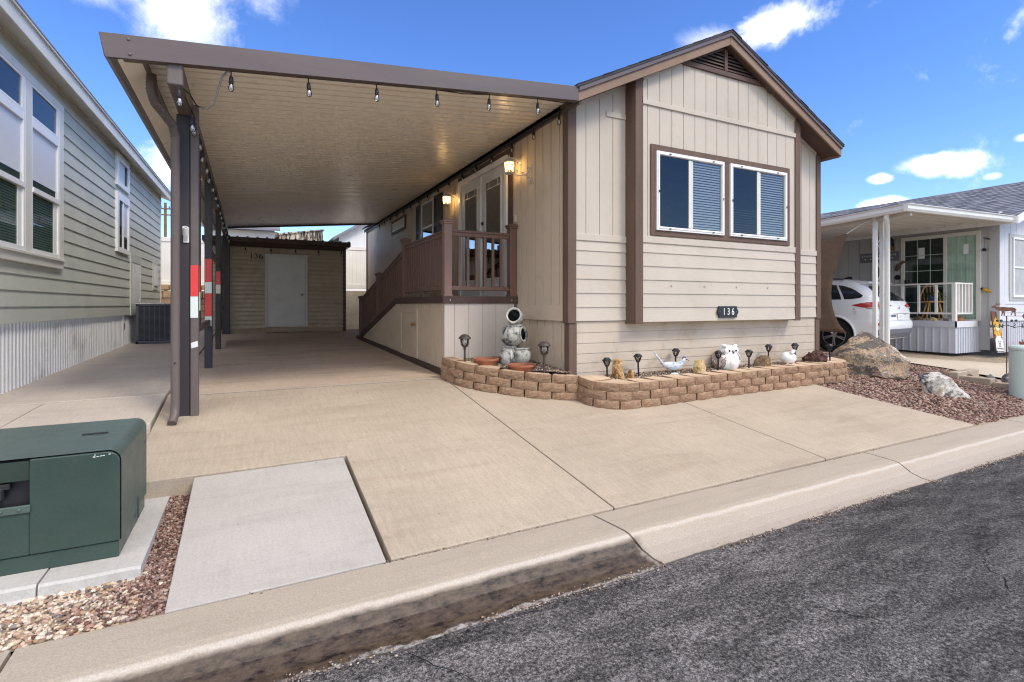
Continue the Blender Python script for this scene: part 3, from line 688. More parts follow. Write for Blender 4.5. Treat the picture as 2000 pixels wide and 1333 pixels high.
# ================================================================== the beige home
X0, X1, YF, YBK, BY = 3.40, 8.18, 5.23, 17.1, 5.06
BX0, BX1 = 4.264, 7.43
PK = 5.80
def rake(x): return 3.835 + .486*((x-3.34) if x < PK else (2*PK-3.34-x))     # underside of the fascia
def home():
    H = thing('house', 'beige mobile home with brown trim, gable front and shallow bay above a block planter', 'house', (X0, YF, .6))
    rows = [1.325, 1.492, 1.664, 1.836, 2.008, 2.18, 2.30]
    mb = MB()
    groove_wall(mb, (X0, YF+.1), (X0, YBK), (-1, 0), 1.52, 3.93, first=.10, gw=.022, gd=.020)
    mb.quad((X0, YF+.1, 1.52), (X0, YF, 1.52), (X0, YF, 3.93), (X0, YF+.1, 3.93))
    mb.build('side_wall', 'siding_side', H)
    mb = MB(); mb.box(X0-.012, YF+.1, 1.325, X0+.02, YBK, 1.522); mb.build('band_board', 'siding_side', H)
    mb = MB(); groove_wall(mb, (X0+.03, YF+.1), (X0+.03, YBK), (-1, 0), .5, 1.33, first=.10, gw=.022, gd=.020); mb.build('side_skirt', 'siding_side', H)
    for a, b in ((X0+.10, BX0), (BX1, X1-.09)):      # front lap siding either side of the bay
        mb = MB(); lap_wall(mb, (a, YF), (b, YF), (0, -1), rows); mb.build('lap_siding', 'siding_h', H)
    mb = MB(); lap_wall(mb, (BX0+.115, BY), (BX1-.11, BY), (0, -1), [1.308]+rows[1:]); mb.box(BX0, BY+.004, 1.300, BX1, YF, 1.312)
    mb.build('lap_siding', 'siding_h', H)
    for a, b, y in ((X0+.10, BX0, YF), (BX1, X1-.09, YF), (BX0+.115, BX1-.11, BY)): MB().box(a, y-.018, 2.30, b, y+.01, 2.383).build('band_board', 'siding_h', H, bevel=.003)
    MB().box(BX0+.10, BY-.02, 4.03, BX1-.10, BY+.01, 4.092).build('band_board', 'siding_h', H, bevel=.003)
    mb = MB()
    for a, b, y, f in ((X0+.08, BX0, YF, .17), (BX1, X1-.05, YF, .10)):
        groove_wall(mb, (a, y), (b, y), (0, -1), 2.38, lambda s, a=a: rake(a+s)+.07, first=f)
    for z0, zt in ((2.38, None),):
        groove_wall(mb, (BX0+.10, BY), (PK, BY), (0, -1), z0, lambda s: rake(BX0+.10+s)+.07, first=.10)
        groove_wall(mb, (PK, BY), (BX1-.10, BY), (0, -1), z0, lambda s: rake(PK+s)+.07, first=.10)
    mb.build('front_wall', 'siding_v', H)
    mb = MB()
    r = [.62, .70, .815, .93, 1.055, 1.185, 1.325]
    for a, b in zip(r[:-1], r[1:]):
        mb.box(X0+.11, YF+.012, a, X1-.09, YF+.03, b-.008); mb.box(X0+.11, YF+.020, b-.009, X1-.09, YF+.03, b+.001)
    mb.build('front_skirt', 'siding_low', H)
    # brown corner boards
    def board(x0, y0, z0, x1, y1, z1, nm='corner_trim'): MB().box(x0, y0, z0, x1, y1, z1).build(nm, 'trim', H, bevel=.004)
    board(X0-.02, YF-.022, 1.30, X0+.10, YF+.002, rake(X0)+.05); board(X0-.022, YF+.002, 1.30, X0+.003, YF+.10, 3.9)
    board(X0+.005, YF-.008, .60, X0+.115, YF+.012, 1.30); board(X0+.003, YF+.012, .5, X0+.028, YF+.10, 1.30)
    board(X1-.095, YF-.02, 1.30, X1+.01, YF+.1, rake(X1)+.05); board(X1-.10, YF-.004, .45, X1, YF+.1, 1.30)
    board(BX0-.004, BY-.02, 1.285, BX0+.118, BY+.006, rake(BX0)+.06); board(BX0-.01, BY+.006, 1.285, BX0+.02, YF+.01, rake(BX0)+.06)
    board(BX1-.113, BY-.02, 1.285, BX1+.004, BY+.006, rake(BX1)+.06); board(BX1-.02, BY+.006, 1.285, BX1+.01, YF+.01, rake(BX1)+.06)
    # cream fillets below the soffit
    for a, b, y in ((BX0+.12, 5.03, BY), (6.76, BX1-.115, BY), (BX1+.01, X1-.1, YF), (X0+.1, BX0-.01, YF)):
        MB().beam((a, y-.008, rake(a)+.005), (b, y-.008, rake(b)+.005), .016, .06).build('rake_fillet', 'siding_v', H)
    MB().box(3.95, YF-.014, 3.86, BX0-.012, YF+.003, 3.92).build('rake_fillet', 'siding_v', H)
    # roof, rake boards, vent
    FY = 4.93; ft = lambda x: rake(x) + .155
    mb = MB()
    for s in (-1, 1):
        ex = 3.31 if s < 0 else 2*PK-3.31
        P = [(ex, ft(ex)+.005), (PK, ft(PK)+.005), (PK, ft(PK)+.035), (ex, ft(ex)+.035)]
        mb.prism(P, 'y', FY-.03, YBK+.3)
        n = 14                                     # shingle courses
        for i in range(n):
            xa = ex + (PK-ex)*i/n; xb = ex + (PK-ex)*(i+1)/n
            za, zb = ft(xa)+.037, ft(xb)+.037
            yy = FY-.035 + .004*math.sin(i*2.3)
            mb.prism([(xa, za), (xb, zb), (xb, zb+.003), (xa, za+.008)], 'y', yy, YBK+.3)
    RF = mb.build('roof', 'shingle', H)
    mb = MB(); mb.prism([(3.36, rake(3.36)+.03), (PK, rake(PK)+.03), (2*PK-3.36, rake(3.36)+.03), (2*PK-3.36, rake(3.36)+.12), (PK, rake(PK)+.12), (3.36, rake(3.36)+.12)], 'y', FY+.026, YBK+.25)
    mb.build('soffit', 'soffit', H)
    for s in (-1, 1):
        ex = 3.34 if s < 0 else 2*PK-3.34
        MB().prism([(ex, rake(ex)), (PK, rake(PK)), (PK, ft(PK)), (ex, ft(ex))], 'y', FY-.004*(s > 0), FY+.024).build('rake_board', 'trim_light', H, bevel=.004)
        MB().prism([(ex, rake(ex)+.112), (PK, rake(PK)+.112), (PK, ft(PK)+.004), (ex, ft(ex)+.004)], 'y', FY-.022, FY-.005).build('drip_edge', 'carport_metal', H)
    MB().box(2*PK-3.345, FY+.03, rake(3.34)+.0, 2*PK-3.315, YBK, ft(3.34)).build('eave_board', 'trim_light', H)
    V = MB(); y0, y1 = BY-.03, BY-.002
    V.box(5.0, y0, 4.655, 6.79, y1, 4.72)
    V.beam((5.0, BY-.016, 4.69), (5.84, BY-.016, 5.06), .028, .07); V.beam((6.79, BY-.016, 4.69), (5.84, BY-.016, 5.10), .028, .07)
    V.box(5.80, y0-.004, 4.72, 5.86, y1, 5.04); V = V.build('gable_vent', 'soffit', H, bevel=.003)
    mb = MB()
    for i in range(7):
        z = 4.735 + i*.046; a = 5.10 + (z-4.70)/.44; b = 6.69 - (z-4.70)/.42
        if b-a > .1:
            for p, q in ((a, 5.80), (5.86, b)):
                if q-p > .05: mb.quad((p, BY-.026, z), (q, BY-.026, z), (q, BY-.006, z+.034), (p, BY-.006, z+.034))
    mb.build('louver', 'soffit', V)
    MB().prism([(5.1, 4.70), (6.7, 4.70), (5.84, 5.06)], 'y', BY-.005, BY-.002).build('vent_backing', 'inner', V)
    # twin front windows
    T = MB(); T.frame('y', 4.507, 2.398, 7.18, 3.548, (.075, .085, .065, .08), BY-.022, BY+.002); T.box(5.788, BY-.022, 2.463, 5.90, BY+.002, 3.468)
    T.build('window_trim', 'trim', H, bevel=.003)
    for k, (a, b) in enumerate(((4.585, 5.784), (5.904, 7.092))):
        w = MB(); w.frame('y', a, 2.465, b, 3.466, (.048, .048, .048, .048), BY-.045, BY-.002)
        w.frame('y', a+.02, 2.487, b-.02, 3.444, .022, BY-.052, BY-.045)
        w = w.build('front_window', 'white', H, bevel=.004)
        mid = (a+b)/2 - .02
        mb = MB(); mb.box(mid-.03, BY-.036, 2.52, mid+.012, BY-.006, 3.411); mb.box(mid+.014, BY-.030, 2.52, mid+.05, BY-.006, 3.411)
        mb.build('meeting_rail', 'cream', w, bevel=.003)
        mb = MB(); mb.quad((a+.055, BY-.026, 2.52), (mid-.03, BY-.026, 2.52), (mid-.03, BY-.026, 3.411), (a+.055, BY-.026, 3.411)); mb.build('pane', 'glass_screen', w)
        mb = MB(); mb.quad((mid+.05, BY-.024, 2.52), (b-.055, BY-.024, 2.52), (b-.055, BY-.024, 3.411), (mid+.05, BY-.024, 3.411)); mb.build('pane', 'glass', w)
        mb = MB(); z = 2.53
        while z < 3.40:
            if k == 0: mb.quad((mid+.04, BY-.017, z), (b-.06, BY-.017, z), (b-.06, BY-.007, z+.024), (mid+.04, BY-.007, z+.024))
            else: mb.quad((mid+.04, BY-.017, z), (b-.06, BY-.017, z), (b-.06, BY-.007, z+.020), (mid+.04, BY-.007, z+.020))
            if k == 1 and z < 2.86: mb.quad((a+.06, BY-.017, z), (mid-.03, BY-.017, z), (mid-.03, BY-.007, z+.013), (a+.06, BY-.007, z+.013))
            z += .034
        mb.build('blind', 'blind', w)
        MB().box(a+.04, BY-.005, 2.50, b-.04, BY-.0035, 3.43).build('room_behind', 'inner', w)
        for f in (.18, .82):
            for z in (2.49, 3.44): MB().box(a+(b-a)*f-.02, BY-.058, z-.006, a+(b-a)*f+.012, BY-.05, z+.006).build('screen_clip', 'blackmetal', w)
        for x in (a+.028, b-.028): MB().box(x-.006, BY-.058, 2.94, x+.006, BY-.05, 2.97).build('screen_clip', 'blackmetal', w)
    # small hooks on the bay
    for x in (4.85, 5.44, 6.05, 6.70): MB().box(x-.01, BY-.014, 1.762, x+.014, BY-.006, 1.772).box(x+.004, BY-.02, 1.755, x+.010, BY-.008, 1.777).build('lights_hook', 'siding_low', H)
    # side wall features -------------------------------------------------
    x = X0
    MB().box(x-.04, YF+.12, 3.835, x+.003, YBK-.05, 3.925).build('ceiling_trim', 'post_dark', H)
    D = MB(); D.frame('x', 6.68, 1.63, 8.84, 3.80, (.13, .07, .001, .085), x-.022, x+.002)
    D.build('door_trim', 'soffit', H)
    F = MB(); F.frame('x', 6.815, 1.63, 8.77, 3.715, (.075, .10, .03, .085), x-.05, x+.002); F = F.build('french_door', 'white', H, bevel=.003)
    for a, b in ((6.893, 7.766), (7.795, 8.667)):
        L = MB(); L.frame('x', a, 1.665, b, 3.625, (.15, .15, .26, .16), x-.026, x-.004)
        L.frame('x', a+.13, 1.905, b-.13, 3.485, .035, x-.034, x-.022)
        L = L.build('door_leaf', 'dirtywhite', F, bevel=.004)
        MB().quad((x-.018, a+.16, 1.93), (x-.018, b-.16, 1.93), (x-.018, b-.16, 3.46), (x-.018, a+.16, 3.46)).build('pane', 'glass_dark', L)
        mb = MB(); z = 1.95
        while z < 3.44: mb.quad((x-.012, a+.17, z), (x-.012, b-.17, z), (x-.007, b-.17, z+.018), (x-.007, a+.17, z+.018)); z += .032
        mb.build('blind', 'inner_green', L)
        MB().box(x-.006, a+.14, 1.91, x-.003, b-.14, 3.47).build('room_behind', 'inner', L)
        mb = MB(); mb.box(x-.0195, a+.16, 3.345, x-.0165, b-.16, 3.36); mb.box(x-.0195, a+.27, 3.36, x-.0165, a+.285, 3.46); mb.box(x-.0195, b-.285, 3.36, x-.0165, b-.27, 3.46)
        mb.build('pane_grille', 'white', L)
    MB().box(x-.045, 7.766, 1.665, x-.004, 7.795, 3.60).build('astragal', 'white', F, bevel=.004)
    mb = MB(); mb.tube([(x-.03, 7.70, 2.62), (x-.09, 7.70, 2.62), (x-.09, 7.60, 2.615)], .012); mb.lathe([(.0, 0), (.032, 0), (.032, .012), (0, .016)], (x-.035, 7.70, 2.62), 12, rot=Matrix.Rotation(rad(-90), 3, 'Y')); mb.lathe([(.0, 0), (.03, 0), (.028, .018), (0, .02)], (x-.035, 7.70, 2.83), 12, rot=Matrix.Rotation(rad(-90), 3, 'Y'))
    mb.build('handle', 'blackmetal', F, smooth=True, auto=40)
    # shuttered window
    w = MB(); w.frame('x', 10.22, 2.60, 11.07, 3.72, .045, x-.04, x); w.box(x-.036, 10.26, 3.15, x-.006, 11.03, 3.19); w = w.build('window', 'white', H)
    MB().quad((x-.02, 10.26, 2.64), (x-.02, 11.03, 2.64), (x-.02, 11.03, 3.68), (x-.02, 10.26, 3.68)).build('pane', 'glass_dark', w)
    mb = MB(); z = 2.66
    while z < 3.66: mb.quad((x-.014, 10.27, z), (x-.014, 11.02, z), (x-.006, 11.02, z+.02), (x-.006, 10.27, z+.02)); z += .04
    mb.build('blind', 'blind', w); MB().box(x-.005, 10.24, 2.62, x-.003, 11.05, 3.7).build('room_behind', 'inner', w)
    for a, b in ((9.72, 10.20), (11.09, 11.47)):
        s = MB(); s.frame('x', a, 2.56, b, 3.73, .06, x-.035, x-.002); s.box(x-.035, a+.06, 3.10, x-.002, b-.06, 3.17); s.box(x-.018, a+.06, 2.62, x-.002, b-.06, 3.67)
        s.build('shutter', 'blackmetal', H, bevel=.004)
    w = MB(); w.frame('x', 12.4, 3.36, 13.75, 3.72, .07, x-.03, x); w = w.build('window', 'soffit', H)
    MB().frame('x', 12.47, 3.43, 13.68, 3.65, .03, x-.024, x-.002).build('frame', 'white', w)
    MB().box(x-.01, 12.5, 3.46, x-.004, 13.65, 3.62).build('pane', 'blind_drop', w)
    MB().box(x-.02, 6.575, 2.70, x, 6.615, 2.80).build('doorbell', 'cream', H, bevel=.008, seg=2)
    MB().quad((X1, YF+.1, .4), (X1, YBK, .4), (X1, YBK, 3.95), (X1, YF+.1, 3.95)).build('side_wall', 'siding_v', H)
    MB().prism([(X0, .5), (X1, .5), (X1, 3.9), (PK, 5.1), (X0, 3.9)], 'y', YBK-.05, YBK).build('rear_wall', 'siding_v', H)
    mb = MB(); mb.box(X0-.02, YBK-.1, .5, X0-.002, YBK+.02, 3.93); mb.build('corner_trim', 'trim', H)
    return H
home()

def plaque():
    t = thing('address_plaque', 'small black cast plaque with white 136 under the bay siding', 'house number', (5.86, BY-.03, 1.425))
    cx, cz, w, h = 5.86, 1.425, .172, .078
    pts = [(-w, -h), (w, -h), (w, -h*.6), (w+.022, -h*.3), (w+.03, 0), (w+.022, h*.3), (w, h*.6), (w, h), (-w, h), (-w, h*.6), (-w-.022, h*.3), (-w-.03, 0), (-w-.022, -h*.3), (-w, -h*.6)]
    MB().prism([(cx+a, cz+b) for a, b in pts], 'y', BY-.040, BY-.016).build('plate', 'plaque', t, bevel=.004, seg=2)
    mb = MB()
    for s in (-1, 1): mb.ball((cx+s*(w-.012), BY-.041, cz), (.010, .004, .010), 8, 5)
    mb.build('screw', 'acmetal', t, smooth=True)
    for i, ch in enumerate('136'): text('number', ch, .132, 'digit', t, (cx-.083+i*.085, BY-.0425, cz), (rad(90), 0, 0), .002, .8)
plaque()

# ================================================================== carport
def cz_(x): return 3.92 - .094*(3.40-x)        # ceiling plane
def carport():
    K = thing('carport', 'brown metal carport with ribbed cream ceiling attached to the beige home', 'carport', (-.5, 5.69, .49))
    FY = 4.93; xl, xr, ye = -.88, 3.39, 15.5
    mb = MB(); y = FY+.02; prof = []
    while y < ye:                               # shallow ribs
        prof += [(y, 0), (y+.102, 0), (y+.104, .034), (y+.138, .034), (y+.140, 0)]; y += .1405
    n = len(prof); vs = []
    for x in (xl, 0.6, 2, xr): vs += [(x, yy, cz_(x) + d + .012) for yy, d in prof]
    mb.add(vs, [(j*n+i, j*n+i+1, (j+1)*n+i+1, (j+1)*n+i) for j in range(3) for i in range(n-1)])
    mb.build('ceiling_panel', 'pan', K)
    mb = MB(); mb.add([(x, y, cz_(x)+.075) for x in (xl, xr) for y in (FY, ye)], [(0, 1, 3, 2)]); mb.box(xr-.02, FY+.03, cz_(xr)-.09, xr+.012, ye, cz_(xr)+.0)
    mb.build('roof_skin', 'carport_metal', K)
    # front fascia; the outer end is cut back like the gutter
    zt = lambda x: 3.588 + .0939*(x+1.015); zb = lambda x: 3.402 + .0998*(x+.993)
    mb = MB(); mb.prism([(-1.015, zt(-1.015)), (-.975, zb(-.975)), (3.335, zb(3.335)), (3.335, zt(3.335))], 'y', FY-.012, FY)
    mb.add([(-.96, FY-.018, zb(-.96)), (3.335, FY-.018, zb(3.335)), (3.335, FY+.06, zb(3.335)+.002), (-.96, FY+.06, zb(-.96)+.002)], [(0, 1, 2, 3)])
    mb.build('front_fascia', 'carport_metal', K, bevel=.003)
    mb = MB()
    for x, d in ((-.83, .035), (-.82, .15)): mb.ball((x, FY-.014, zt(x)-d), (.013, .006, .013), 10, 6)
    mb.build('bolt', 'post_light', K, smooth=True)
    for i in range(0): pass
    MB().box(xl, ye, cz_(xl)-.01, xr, ye+.03, cz_(xr)-.30).build('rear_fascia', 'post_dark', K) if False else \
        MB().prism([(xl, cz_(xl)-.03), (xr, cz_(xr)-.03), (xr, cz_(xr)+.10), (xl, cz_(xl)+.10)], 'y', ye, ye+.02).build('rear_fascia', 'post_dark', K)
    # gutter on the low edge
    g = MB(); zz = 3.40
    g.prism([(-.985, zz+.02), (-.95, zz), (-.90, zz), (-.90, zz+.01), (-.945, zz+.012), (-.975, zz+.03), (-1.0, zz+.17), (-1.012, zz+.17)], 'y', FY, ye)
    g.build('gutter', 'carport_metal', K)
    MB().prism([(-.90, zz), (-.75, zz+.075), (-.75, zz+.082), (-.90, zz+.012)], 'y', FY+.01, ye).build('gutter_liner', 'pan', K)
    MB().box(-.762, FY+.01, zz+.055, -.735, ye, zz+.10).build('eave_angle', 'carport_metal', K)
    # downspout with elbows
    ds = MB()
    P = [(-.735, 5.30, 3.47), (-.735, 5.30, 3.33), (-.715, 5.33, 3.245), (-.655, 5.43, 3.18), (-.605, 5.51, 3.12), (-.590, 5.54, 3.03), (-.590, 5.54, .62), (-.592, 5.52, .54), (-.605, 5.44, .475)]
    ds.tube(P, .036, 12, True, sx=.95, sy=1.05)
    for i in range(26):                            # corrugations round the elbows
        t = i/25*4.6 + .35; k = int(t); f = t-k; a, b = Vector(P[k]), Vector(P[k+1]); p = a.lerp(b, f); d = (b-a).normalized()*.004
        ds.tube([p-d, p+d], .0395, 12, sx=.95, sy=1.05)
    ds.build('downspout', 'post_light', K, smooth=True, auto=50)
    mb = MB(); mb.ball((-.590, 5.497, 1.0), (.008, .004, .008), 8, 5); mb.build('downspout_hole', 'black', K)
    # long beam
    bt = lambda y: 3.47
    MB().box(-.585, FY+.012, 3.285, -.475, ye-.1, 3.465).build('beam', 'post_light', K, bevel=.012, seg=2)
    # front post: two columns, dark web between
    def post(y, z0, z1, w=.072, both=True):
        p = MB(); p.box(-.600, y, z0, -.490, y+.10, z1); p = p.build('post', 'post_dark', K, bevel=.006, seg=2)
        if both: MB().box(-.487, y-.02, z0, -.420, y+.06, z1+.10).build('post_cladding', 'post_light', p, bevel=.008, seg=2)
        return p
    p1 = post(5.69, gz(-.5, 5.7)-.02, 3.29)
    def tape(p, x0, x1, y, bands):
        for (a, b, c) in bands: MB().box(x0, y-.0035, a, x1, y-.001, b).build('reflector_tape', c, p)
    tape(p1, -.485, -.424, 5.67, [(1.60, 1.89, 'red'), (1.40, 1.598, 'reflwhite')])
    mb = MB(); mb.add([(-.482, 5.668, 1.165), (-.428, 5.668, 1.185), (-.424, 5.668, 1.13), (-.478, 5.668, 1.115)], [(0, 1, 2, 3)]); mb.build('sticker', 'paper', p1)
    fl = MB(); fl.lathe([(.014, 0), (.024, .0), (.024, .075), (.016, .075), (.014, 0)], (-.52, 5.64, 2.17), 12, rot=Matrix.Rotation(rad(35), 3, 'X')); fl.box(-.542, 5.675, 2.10, -.497, 5.689, 2.24)
    fl.tube([(-.52, 5.685, 2.12), (-.52, 5.64, 2.18)], .017, 10); fl.build('flag_holder', 'white', p1, smooth=True, auto=40)
    q = MB().box(-.545, 6.65, 1.28, -.475, 6.73, 3.29).build('post', 'post_dark', K, bevel=.006)
    tape(q, -.545, -.476, 6.65, [(1.66, 1.95, 'red'), (1.46, 1.66, 'reflwhite')])
    q2 = MB().box(-.56, 8.5, gz(-.5, 8.5)-.02, -.465, 8.58, 3.29).build('post', 'post_dark', K, bevel=.006)
    tape(q2, -.555, -.470, 8.5, [(1.845, 2.17, 'red'), (1.685, 1.843, 'reflwhite'), (1.36, 1.683, 'red'), (1.22, 1.358, 'reflwhite')])
    MB().box(-.61, 9.75, gz(-.5, 9.8)-.02, -.53, 9.83, 3.29).build('post', 'post_dark', K, bevel=.006)
    q3 = MB().box(-.56, 11.2, gz(-.5, 11.2)-.02, -.47, 11.3, 3.29).build('post', 'post_dark', K, bevel=.006)
    tape(q3, -.553, -.477, 11.2, [(1.90, 2.15, 'red'), (1.735, 1.898, 'reflwhite')])
    MB().box(-.60, 15.0, gz(-.5, 15)-.02, -.43, 15.15, 3.29).build('post', 'post_dark', K, bevel=.006)
    for a, b, z in ((6.0, 8.5, 1.22), (8.58, 11.2, 2.25)):
        MB().box(-.535, a, z, -.485, b, z+.09).build('rail', 'post_light', K, bevel=.006)
    MB().box(-.53, 11.3, 1.0, -.50, 13.0, 2.9).build('side_panel', 'post_light', K, bevel=.01)
carport()
def lights():
    L = thing('string_lights', 'black festoon string lights looped round the carport edges and shed', 'string lights', (-.13, 4.97, 3.4))
    cab = MB(); drops = []
    fb = lambda x: 3.402 + .0998*(x+.993)
    xs = [-.134, .474, 1.081, 1.675, 2.254, 2.838]
    for x in xs: drops.append((x, 4.985, fb(x)+.005))
    pts = []
    for i, x in enumerate(xs):
        pts.append((x, 4.985, fb(x)+.004))
        if i < 5: pts.append(((x+xs[i+1])/2, 4.985, fb((x+xs[i+1])/2)+ (.004 if i != 3 else -.012)))
    pts += [(3.3, 5.02, fb(3.3))]
    ys = [5.35 + .645*i for i in range(16)]
    for y in ys: drops.append((3.345, y, 3.862))
    pts += [(3.345, y, 3.862) for y in ys]
    # shed
    sx = [.10 + .61*i for i in range(5)]
    for xx in (2.32, 1.72, 1.12, .52, -.08): drops.append((xx, 15.18, 3.05)); 
    pts2 = [(2.34, 15.18, 3.05), (1.72, 15.18, 3.06), (1.12, 15.18, 3.05), (.52, 15.18, 3.05), (-.2, 15.18, 3.06)]
    cab.tube(pts, .0055, 6); cab.tube(pts2, .005, 6)
    # along the beam
    by = [5.62, 6.15, 6.65, 7.2, 7.75, 8.35, 9.0, 9.65, 10.4, 11.0, 11.7, 12.4, 13.2, 14.0, 14.8]
    for y in by: drops.append((-.452, y, 3.255))
    p3 = [(-.50, 5.02, 3.30)]
    for i, y in enumerate(by): p3 += [(-.452, y, 3.262)] + ([(-.452, (y+by[i+1])/2, 3.215)] if i+1 < len(by) else [])
    cab.tube(p3, .0055, 6)
    cab.tube([(-.48, 4.955, 3.275), (-.44, 5.1, 3.28), (-.40, 5.25, 3.24), (-.37, 5.2, 3.22)], .006, 6)
    drops.append((-.505, 4.94, 3.29)); drops.append((-.452, 5.32, 3.20))
    cab.build('cable', 'black', L)
    # the grey feed looping to the fascia
    MB().tube([(-.37, 5.2, 3.22), (-.32, 5.16, 3.20), (-.27, 5.12, 3.23), (-.235, 5.06, 3.33), (-.20, 5.0, 3.44), (-.16, 4.985, 3.485), (-.134, 4.985, 3.48)], .0085, 8).build('feed_cable', 'wire', L, smooth=True)
    s = MB(); s.tube([(0, 0, 0), (0, 0, -.045)], .0055, 6); s.lathe([(0, -.042), (.012, -.045), (.017, -.06), (.019, -.10), (.017, -.105), (0, -.106)], n=12)
    s0 = s.build('socket', 'black', None, smooth=True, auto=50)
    b = MB(); b.lathe([(.0155, -.104), (.020, -.120), (.0235, -.138), (.021, -.156), (.012, -.168), (0, -.172)], n=12); b0 = b.build('bulb', 'clear', None, smooth=True)
    f = MB(); f.lathe([(.007, -.104), (.008, -.13), (.003, -.15), (0, -.152)], n=8); f0 = f.build('filament', 'blind_drop', None, smooth=True)
    o = ORI[L.name]
    for i, d in enumerate(drops):
        a = s0 if i == 0 else s0.copy(); bb = b0 if i == 0 else b0.copy(); ff = f0 if i == 0 else f0.copy()
        if i:
            for q in (a, bb, ff): C.objects.link(q)
        a.parent = L; a.location = tuple(d[k]-o[k] for k in range(3)); a.rotation_euler = (random.uniform(-.08, .08), random.uniform(-.08, .08), random.uniform(0, 3))
        bb.parent = a; ff.parent = a
lights()

# ================================================================== shed
def shed():
    T = thing('shed', 'low tan storage shed with a pale door at the end of the carport', 'shed', (.9, 15.3, .78))
    xa, xb, y0, y1 = -.95, 2.42, 15.3, 18.2
    mb = MB(); z = .90; n = 0
    prof = []
    while z < 3.10:
        prof += [(z, .030), (z+.008, .036), (z+.070, .022), (z+.104, .006), (z+.112, .0)]; z += .1127
    vs = []
    for x in (xa, xb): vs += [(x, y0-d, zz) for zz, d in prof]
    n = len(prof); mb.add(vs, [(i, i+1, n+i+1, n+i) for i in range(n-1)])
    vs = []
    for y in (y0, y1): vs += [(xb+d, y, zz) for zz, d in prof]
    mb.add(vs, [(i, i+1, n+i+1, n+i) for i in range(n-1)])
    mb.build('wall', 'shed_siding', T)
    MB().box(xa, y0+.01, .72, xb-.01, y1, .90).build('base_blocks', 'edging', T)
    MB().box(xb-.05, y0-.035, .76, xb+.035, y0+.06, 3.12).build('corner_trim', 'soffit', T, bevel=.004)
    R = MB(); R.box(xa-.1, 15.06, 3.14, xb+.13, 18.4, 3.27)
    R = R.build('roof', 'shed_roof', T, bevel=.01)
    mb = MB(); x = xa
    while x < xb+.1: mb.beam((x, 15.02, 3.275), (x, 18.4, 3.285), .05, .03); x += .23
    mb.build('roof_rib', 'shed_roof', R)
    MB().box(xa, 15.24, 3.04, xb+.03, 15.29, 3.14).build('fascia', 'soffit', T)
    D = MB(); D.frame('y', .385, .93, 1.435, 2.875, (.055, .055, .02, .05), y0-.07, y0-.02); D = D.build('door_frame', 'dirtywhite', T, bevel=.004)
    D = MB().box(.445, y0-.055, .955, 1.375, y0-.025, 2.82).build('door', 'dirtywhite', T, bevel=.003)
    k = MB(); k.lathe([(0, 0), (.035, 0), (.03, .012), (.014, .02), (.014, .04), (.033, .055), (.03, .08), (0, .088)], (1.29, y0-.055, 1.80), 14, rot=Matrix.Rotation(rad(90), 3, 'X')); k.build('door_knob', 'chrome', D, smooth=True)
    MB().ball((.92, y0-.057, 2.42), (.018, .008, .018), 10, 6).build('peephole', 'white', D, smooth=True)
    MB().box(.40, y0-.16, .80, 1.46, y0-.01, .92).build('door_step', 'edging', T, bevel=.006)
    for i, ch in enumerate('136'): text('number', ch, .20, 'black', T, (.055+i*.115, y0-.035, 2.80), (rad(90), 0, 0), .006, 1.15)
shed()
